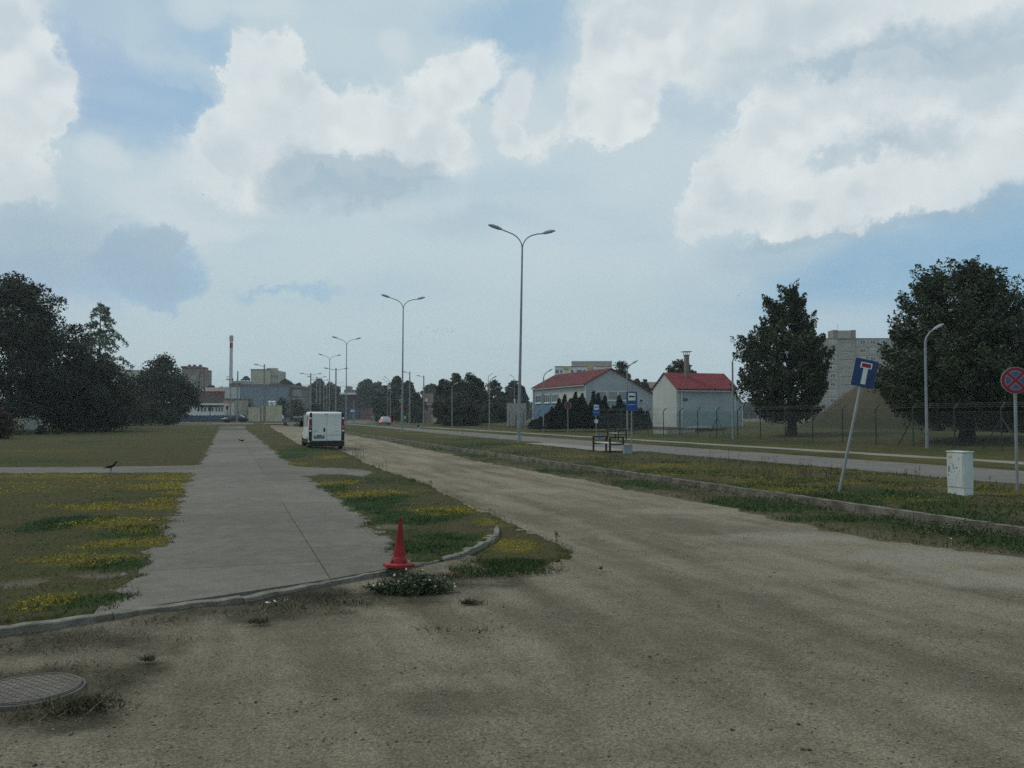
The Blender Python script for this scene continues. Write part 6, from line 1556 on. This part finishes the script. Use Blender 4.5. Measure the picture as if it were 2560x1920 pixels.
# ------------------------------------------------------------------ birds
def crow(loc, yaw, label, pitch=0, sc=1.0, group=None):
    r = empty('crow', loc, label, 'bird', yaw, group); r.scale = (sc, sc, sc)
    rings = [(-.25,.112,.006,.006),(-.20,.118,.022,.010),(-.12,.135,.034,.020),(-.05,.15,.052,.045),(.03,.17,.060,.058),(.09,.19,.052,.055),(.125,.225,.036,.040),(.145,.262,.030,.033),(.165,.285,.031,.031),(.19,.290,.022,.022),(.205,.286,.010,.011),(.245,.270,.003,.004)]
    n = 12; vs = []
    for x, z, a, b in rings:
        for j in range(n): t = 2*math.pi*j/n; vs.append((x + (b*.35*math.sin(t) if x < .1 else -b*.3*math.sin(t)), a*math.cos(t), z + b*math.sin(t)))
    fs = [(i*n+j, i*n+(j+1)%n, (i+1)*n+(j+1)%n, (i+1)*n+j) for i in range(len(rings)-1) for j in range(n)] + [tuple(range(n)), tuple((len(rings)-1)*n+j for j in range(n))]
    MB().add(vs, fs).build('body', M['crow'], r, smooth=True, rot=(0, pitch, 0))
    for s_ in (-1, 1):
        MB().add([(.08,s_*.055,.20),(-.02,s_*.066,.19),(-.16,s_*.040,.135),(-.19,s_*.03,.12),(-.10,s_*.055,.13),(.02,s_*.068,.14)], [(0,1,2,3,4,5)]).build('wing', M['crow'], r, rot=(0, pitch, 0))
        MB().tube([(.01,s_*.028,.125),(.02,s_*.028,.06),(.0,s_*.028,.0),(.045,s_*.03,.0)], [.010,.006,.005,.004], 6).build('leg', M['crow'], r)
b = at(276, 1181, ZL); crow((b.x, b.y, ZL+.01), R_(-8), 'black crow standing on the edge of the left lawn beside the side path')
b = at(607, 1107, ZL); crow((b.x, b.y, ZL+.0), R_(170), 'black bird crouching on the middle of the footpath', R_(22), .95)
mb = MB(); mb.add([(0,0,0),(.10,-.45,.12),(-.06,-.42,.12),(-.12,0,0),(.10,.45,.12),(-.06,.42,.12),(.16,0,-.02),(-.25,0,.0)], [(6,1,2,3),(6,3,5,4),(6,3,7)])
fly = mb.mesh('bird_in_flight', M['crow'])
fl = [(958,521),(1090,507),(1115,460),(1142,507),(1080,530),(1248,368),(1352,405),(1368,433),(1415,410),(1445,400),(1412,453),(1505,412),(1540,388),(1542,487),(1600,380),(1628,418),(1605,430),(1670,333),(1697,432),(1685,385),(1735,422),(1686,452)]
for i, (x, y) in enumerate(fl):
    p = pos(900+x/7.373, 770+y/7.373, 220); o = link_obj('bird_in_flight', fly, None, p, (random.uniform(-.3,.3), random.uniform(-.3,.3), random.uniform(0, 6.28))); o.scale = (.62,)*3
    tag(o, 'tiny dark bird of the loose flock flying left of the nearest tall lamp', 'bird', 'distant flock of birds')
for px, py, lab in ((1848,740,'lone tiny bird high above the red-roofed boiler house'),(508,487,'lone speck of a bird in the cloud at upper left')):
    p = pos(px, py, 200); o = link_obj('bird_in_flight', fly, None, p, (.2,.3,2.0)); o.scale = (.6,)*3; tag(o, lab, 'bird')

# ------------------------------------------------------------------ ground cover
def zone_z(x, y):
    """height of the ground cover's foot and a density"""
    s = x*U[0]+y*U[1]; t = x*N[0]+y*N[1]
    return s, t
def blades(name, P, h, w, m, rs_, lean=.5):
    n = len(P); a = rs_.rand(n)*6.283; d = np.stack([np.cos(a), np.sin(a), 0*a], -1); hh = (h*rs_.uniform(.5, 1.4, n))[:, None]; ww = (w*rs_.uniform(.7, 1.3, n))[:, None]
    tip = P + np.stack([rs_.normal(size=n)*lean, rs_.normal(size=n)*lean, np.ones(n)], -1)*hh
    V = np.stack([P - d*ww, P + d*ww, tip], 1).reshape(-1, 3)
    return np_mesh(name, V, np.arange(3*n).reshape(-1, 3), m)
rs_ = np.random.RandomState(21)
def scatter(n, r0, r1, a0=-40, a1=40):
    r = r0*(r1/r0)**rs_.rand(n)            # denser near the viewer
    a = np.radians(rs_.uniform(a0, a1, n)); return r*np.sin(a), r*np.cos(a)
M_BL = {
 'grass': foliage('grass_blade', (0.044,0.055,0.018), (0.090,0.082,0.036), 2.0),
 'lush': foliage('lush_blade', (0.024,0.048,0.012), (0.050,0.080,0.022), 2.0),
 'dry': foliage('dry_blade', (0.085,0.070,0.045), (0.125,0.105,0.070), 2.0),
 'yel': foliage('yellow_flower', (0.24,0.19,0.010), (0.36,0.28,0.015), 9.0),
 'wht': foliage('white_flower', (0.55,0.56,0.50), (0.65,0.66,0.62), 9.0)}
# left lawn
x, y = scatter(330000, 6.5, 34, -38, 12)
sdt = sdist(x, y, TER2); t_ = x*N[0]+y*N[1]; jj = (fbm(x, y, 1.3, 4)-.5)*.55 + (fbm(x+31, y, 6.0, 3)-.5)*.30
op = np.minimum(np.minimum(np.maximum(-.78-t_, t_-1.92) + jj*.85, -sdist(x, y, [(p[0],p[1]) for p in CROSS_L]) + jj*.5), -sdist(x, y, [(p[0],p[1]) for p in CROSS_R]) + jj*.8)
Ym, Gm, Dm = grass_masks(x, y)
sk_ = sdist(x, y, [(p[0], p[1]) for p in KERBED])
dens = .35 + .65*Gm + .3*Ym; dens *= (1-.85*Dm)*(0.35+.65*sstep(fbm(x, y, 2.2, 4), .35, .6))
ok = (sdt + jj*.9 > .02) & (op > .01) & (rs_.rand(len(x)) < dens) & (((sk_ > .10)) | (sk_ < -.10))
zz = np.where(sk_ > 0, ZL, -.005)
P = np.stack([x, y, zz], -1)
gsel = rs_.rand(len(x))
A_ = ok & (Gm > gsel*.9); B_ = ok & ~A_
tag(link_obj('grass', blades('grass', P[A_], .048, .0055, M_BL['lush'], rs_, .7)), kind='stuff')
tag(link_obj('grass', blades('grass', P[B_], .034, .0045, M_BL['grass'], rs_, .9)), kind='stuff')
Yn = ok & (Ym > .25) & (rs_.rand(len(x)) < .38)
Pf = P[Yn] + np.array([0,0,.022]); tag(link_obj('yellow_flowers', leaf_mesh('yellow_flowers', Pf, 0.0105, M_BL['yel'], rs_, up=2.0)), kind='stuff')
# more yellow further off
x, y = scatter(60000, 14, 45, -38, 12); Ym, Gm, Dm = grass_masks(x, y); t_ = x*N[0]+y*N[1]
op = np.minimum(np.minimum(np.maximum(-.78-t_, t_-1.92), -sdist(x, y, [(p[0],p[1]) for p in CROSS_L])), -sdist(x, y, [(p[0],p[1]) for p in CROSS_R]))
ok = (sdist(x, y, TER2) > .1) & (op > .15) & (Ym > .3) & (rs_.rand(len(x)) < Ym*.8)
tag(link_obj('yellow_flowers', leaf_mesh('yellow_flowers', np.stack([x, y, 0*x+ZL+.03], -1)[ok], 0.018, M_BL['yel'], rs_, up=2.0)), kind='stuff')
# verge and median
x, y = scatter(170000, 9, 55, -12, 38); s_ = x*U[0]+y*U[1]; t_ = x*N[0]+y*N[1]
dv = sdist(x, y, [(p[0],p[1]) for p in VER]) + (fbm(x, y, 1.6, 4)-.5)*.55
v_ok = (dv > .12) & (t_ < KT-.1); m_ok = (t_ > KT+.12) & (t_ < 17.0) & ~((s_ > 33) & (t_ > 15.5))
n1 = fbm(x+9, y, .9, 4); zz = np.where(v_ok, .01, ZM-.01); P = np.stack([x, y, zz], -1); keep = (v_ok | m_ok) & (rs_.rand(len(x)) < .35+.65*sstep(n1, .4, .6))
a_ = keep & (n1 > .5); b_ = keep & ~a_
tag(link_obj('grass', blades('grass', P[a_], .07, .008, M_BL['lush'], rs_, .6)), kind='stuff')
tag(link_obj('grass', blades('grass', P[b_], .055, .008, M_BL['grass'], rs_, .8)), kind='stuff')
Ym, Gm, Dm = med_masks(x, y, s_, t_); yk = m_ok & (Ym > .35) & (rs_.rand(len(x)) < .20)
tag(link_obj('yellow_flowers', leaf_mesh('yellow_flowers', (P + np.array([0,0,.05]))[yk], .014, M_BL['yel'], rs_, up=2.0)), kind='stuff')
# dry tufts on the gravel edge under the near kerb
x, y = scatter(60000, 4.4, 12, -38, 8); dry = -1+0*x
for p in [(160,1600,330,42),(120,1700,260,40),(60,1790,230,24),(620,1520,420,30),(870,1490,280,30),(1120,1450,200,18),(180,1760,110,20),(250,1740,80,20),(180,1662,150,14)]: dry = np.maximum(dry, ell(x, y, *p))
nn = fbm(x, y, 3.4, 4); dry = sstep(dry + (nn-.5)*1.6, .05, .6); sk_ = sdist(x, y, [(p[0], p[1]) for p in KERBED])
far_mh = np.hypot(x-mh.location.x, y-mh.location.y) > .38
ok = (sk_ < -.08) & (rs_.rand(len(x)) < dry*.8) & far_mh & (sdist(x, y, TER2) < .05); P = np.stack([x, y, 0*x-.005], -1)
half = rs_.rand(len(x)) < .5
tag(link_obj('dry_grass', blades('dry_grass', P[ok & half], .024, .0035, M_BL['dry'], rs_, 1.0)), kind='stuff')
tag(link_obj('dry_grass', blades('dry_grass', P[ok & ~half], .022, .0035, M_BL['grass'], rs_, 1.0)), kind='stuff')
# tufts: along the kerb foot, round the manhole, small plants on the gravel
tp = []
for px, py, n_, sp in [(560,1512,260,.16),(640,1500,260,.18),(770,1492,300,.20),(700,1520,160,.2),(480,1530,160,.14),(380,1552,120,.12),(185,1755,500,.13),(150,1775,200,.12),(215,1765,160,.12),(650,1556,120,.05),(1185,1508,110,.045),(1165,1508,60,.03),(370,1650,60,.02),(860,1508,160,.16),(1120,1440,160,.12),(1500,1422,20,.02),(1100,1575,30,.10),(1200,1578,20,.06)]:
    c = at(px, py, 0); q = rs_.normal(size=(n_, 2))*np.array([sp, sp*.45]); tp.append(np.stack([c.x+q[:,0], c.y+q[:,1], 0*q[:,0]-.005], -1))
P = np.concatenate(tp); kk = (sdist(P[:,0], P[:,1], [(p[0], p[1]) for p in KERBED]) < -.07) & (np.hypot(P[:,0]-mh.location.x, P[:,1]-mh.location.y) > .36); P = P[kk]
h_ = rs_.rand(len(P)) < .55
tag(link_obj('grass_tufts', blades('grass_tufts', P[h_], .05, .005, M_BL['grass'], rs_, .8)), kind='stuff')
tag(link_obj('grass_tufts', blades('grass_tufts', P[~h_], .045, .005, M_BL['dry'], rs_, .9)), kind='stuff')

# pebbles
def pebbles(n, r0, r1, smin, smax, m, a0=-36, a1=36, zoff=0.0):
    x, y = scatter(n, r0, r1, a0, a1); s_ = x*U[0]+y*U[1]; t_ = x*N[0]+y*N[1]
    cl = fbm(x, y, 1.2, 4)
    ok = (sdist(x, y, TER2) < -.05) & (t_ < KT-.2) & (sdist(x, y, [(p[0],p[1]) for p in VER]) < -.05) & (rs_.rand(n) < .15+.85*sstep(cl, .45, .62)) & (np.hypot(x-mh.location.x, y-mh.location.y) > .36)
    x, y = x[ok], y[ok]; n = len(x); S = T_ = None
    s_ = x*U[0]+y*U[1]; t_ = x*N[0]+y*N[1]
    zg_ = (0.020*(fbm(s_*0.12, t_, 1.6, 3) - .5) + 0.035*(fbm(x, y, 0.35, 3) - .5) + 0.008*(fbm(x, y, 6.0, 2)-.5)) - .02
    sz = smin*(smax/smin)**(rs_.rand(n)**2.2); a = rs_.rand(n)*6.28
    oc = np.array([(1,0,0),(0,1,0),(-1,0,0),(0,-1,0),(.1,.1,.75),(0,0,-.6)]); V = oc[None]*rs_.uniform(.6,1.3,(n,6,1))*sz[:,None,None]
    ca, sa = np.cos(a)[:,None], np.sin(a)[:,None]; vx = V[...,0]*ca - V[...,1]*sa*.7; vy = V[...,0]*sa + V[...,1]*ca*.7
    V = np.stack([vx + x[:,None], vy + y[:,None], V[...,2]*.7 + (zg_ + sz*.25 + zoff)[:,None]], -1).reshape(-1, 3)
    f = np.array([(0,1,4),(1,2,4),(2,3,4),(3,0,4),(1,0,5),(2,1,5),(3,2,5),(0,3,5)]); Fc = (f[None] + 6*np.arange(n)[:,None,None]).reshape(-1, 3)
    return tag(link_obj('pebbles', np_mesh('pebbles', V, Fc, m)), kind='stuff')
pm1 = foliage('pebble_stone', (.15,.135,.11), (.29,.27,.225), 25.0)
pebbles(22000, 3.6, 18, .003, .014, pm1)
pebbles(1500, 4.5, 36, .007, .020, foliage('dark_pebble', (.075,.062,.05), (.11,.095,.08), 20.0))

# flowering weed in front of the cone
def weed_clump():
    b = at(1030, 1478, 0); r = empty('flowering_weed', (b.x, b.y, -.01), 'leafy weed clump with small white and yellow flowers in front of the red cone', 'plant'); r.scale = (.88, .88, .9)
    rr = np.random.RandomState(8); st_ = MB(); LP = []; FW = []; FY = []
    for i in range(190):
        a = rr.rand()*6.28; d = rr.rand()**.6; bx, by = .36*d*math.cos(a), .16*d*math.sin(a); h = (.07+.14*(1-d))*rr.uniform(.6, 1.25); tx, ty = bx+.08*rr.normal()+bx*.25, by+.05*rr.normal()
        p0 = np.array([bx, by, 0.]); p1 = np.array([(bx+tx)/2, (by+ty)/2, h*.6]); p2 = np.array([tx, ty, h])
        st_.tube([p0, p1, p2], .0018, 3, cap=False)
        for t in rr.rand(16): q = p0*(1-t)**2 + 2*p1*t*(1-t) + p2*t*t; LP.append(q + rr.normal(size=3)*.014)
        if rr.rand() < .32: (FW if rr.rand() < .7 else FY).append(p2 + np.array([0, 0, .006]))
    st_.build('stems', FOL['weed'], r); lf = link_obj('leaves', leaf_mesh('leaves', np.array(LP), .017, FOL['weed'], rr, up=.4, stretch=1.4), r)
    def daisy(P, m, nm, s):
        for c in P:
            mb = MB(); n = 7
            for j in range(n):
                a = 6.283*j/n; mb.add([(0,0,.001),(s*.5*math.cos(a-.35),s*.5*math.sin(a-.35),.002),(s*math.cos(a),s*math.sin(a),.0),(s*.5*math.cos(a+.35),s*.5*math.sin(a+.35),.002)], [(0,1,2,3)])
            mb.build(nm, m, r, loc=tuple(c), rot=(rr.normal()*.4, rr.normal()*.4, rr.rand()*6))
    daisy(FW, M_BL['wht'], 'white_flower', .017); daisy(FY, M_BL['yel'], 'yellow_flower', .014)
weed_clump()
# scattered small white flowers and litter specks in the grass
c_ = []
for px, py, z in [(826,1212,.08),(838,1219,.08),(868,1212,.08),(895,1222,.08),(836,1226,.08),(733,1125,.08),(1312,1155,.02),(1311,1178,.02),(2373,1318,.02),(2358,1324,.02),(2362,1330,.02),(1398,1143,.15),(1450,1144,.15),(1482,1147,.15),(1335,1146,.02),(677,1512,.0),(718,1508,.0),(2375,1350,.0)]:
    c = at(px, py, z); 
    for i in range(3): c_.append((c.x+rs_.normal()*.02, c.y+rs_.normal()*.02, z+.03))
tag(link_obj('white_flowers', leaf_mesh('white_flowers', np.array(c_), .016, M_BL['wht'], rs_, up=1.0)), kind='stuff')
# tall dry weeds on the median and beside the van
tw = MB(); seeds = []
def stalks(px, py, z, n, sp, h):
    c = at(px, py, z)
    for i in range(n):
        x, y = c.x + rs_.normal()*sp, c.y + rs_.normal()*sp; hh = h*rs_.uniform(.5, 1.15); dx, dy = rs_.normal()*.06, rs_.normal()*.06
        tw.tube([(x,y,z-.02),(x+dx*.4,y+dy*.4,z+hh*.6),(x+dx,y+dy,z+hh)], [.005,.004,.002], 3, cap=False)
        for k in range(14): t = rs_.uniform(.5, 1.0); seeds.append((x+dx*t+rs_.normal()*.012, y+dy*t+rs_.normal()*.012, z+hh*t))
for a in [(1885,1195,ZM,9,.25,.50),(1915,1198,ZM,6,.2,.42),(1985,1198,ZM,8,.22,.48),(2020,1202,ZM,9,.2,.5),(2050,1204,ZM,5,.2,.42),(2088,1208,ZM,5,.15,.4),(2290,1210,ZM,5,.12,.45),(1800,1168,ZM,6,.3,.5),(1660,1160,ZM,4,.4,.4),(1150,1095,ZM,5,.4,.5),(1210,1100,ZM,4,.5,.45),
          (862,1140,.0,7,.25,.45),(880,1143,.0,8,.25,.5),(893,1150,.0,7,.22,.5),(845,1133,.0,5,.3,.4),(838,1128,.0,4,.2,.4),(700,1092,.05,5,.4,.4),(965,1180,.02,3,.15,.35),(1080,1236,.05,3,.1,.3),(1390,1352,.0,2,.02,.14),(2130,1215,ZM,3,.1,.3),(2500,1230,ZM,3,.2,.3)]: stalks(*a)
tag(tw.build('tall_weeds', M_BL['dry']), kind='stuff')
tag(link_obj('tall_weeds', leaf_mesh('tall_weeds', np.array(seeds), .013, foliage('seed_heads', (.085,.045,.035), (.13,.075,.055), 3.0), rs_, stretch=1.3)), kind='stuff')
# dark leafy clumps at the foot of the long kerb
lp_ = []
for px, py, n_, sp, h in [(1930,1256,500,.35,.12),(1985,1262,300,.25,.12),(2090,1272,400,.35,.14),(2330,1330,700,.4,.16),(2400,1340,500,.3,.18),(2480,1350,600,.4,.2),(2250,1300,300,.3,.13),(1450,1180,300,.5,.14),(1480,1190,260,.5,.14),(1440,1172,200,.3,.14),(1780,1238,240,.3,.12),(2540,1290,300,.3,.1),(2320,1262,300,.4,.1),(1210,1125,200,.6,.12),(1700,1226,160,.3,.1)]:
    c = at(px, py, 0 if py > 1.0 else 0); q = rs_.normal(size=(n_, 2))*np.array([sp, sp*.6]); lp_.append(np.stack([c.x+q[:,0], c.y+q[:,1], rs_.rand(n_)*h], -1))
P = np.concatenate(lp_); P = P[rs_.rand(len(P)) < .45]; tt = P[:,0]*N[0]+P[:,1]*N[1]; P[:,2] += np.where(tt > KT, ZM, 0); P = P[(np.abs(tt-KT) > .10)]
tag(link_obj('low_weeds', leaf_mesh('low_weeds', P, .017, FOL['weed'], rs_, up=.5, stretch=1.5)), kind='stuff')
# fallen twig by the weed clump
a, b = at(1100, 1487, 0), at(1152, 1480, 0)
tag(MB().tube([a+Vector((0,0,.0)), a.lerp(b,.5)+Vector((0,0,.012)), b+Vector((0,0,.0))], [.004,.005,.003], 5).build('twig', M['bark']), 'thin fallen twig on the gravel right of the flowering weed', 'twig')

for o in list(COL.objects):
    if o.type == 'MESH' and o.parent is not None and 'label' not in o and 'category' in o: del o['category']
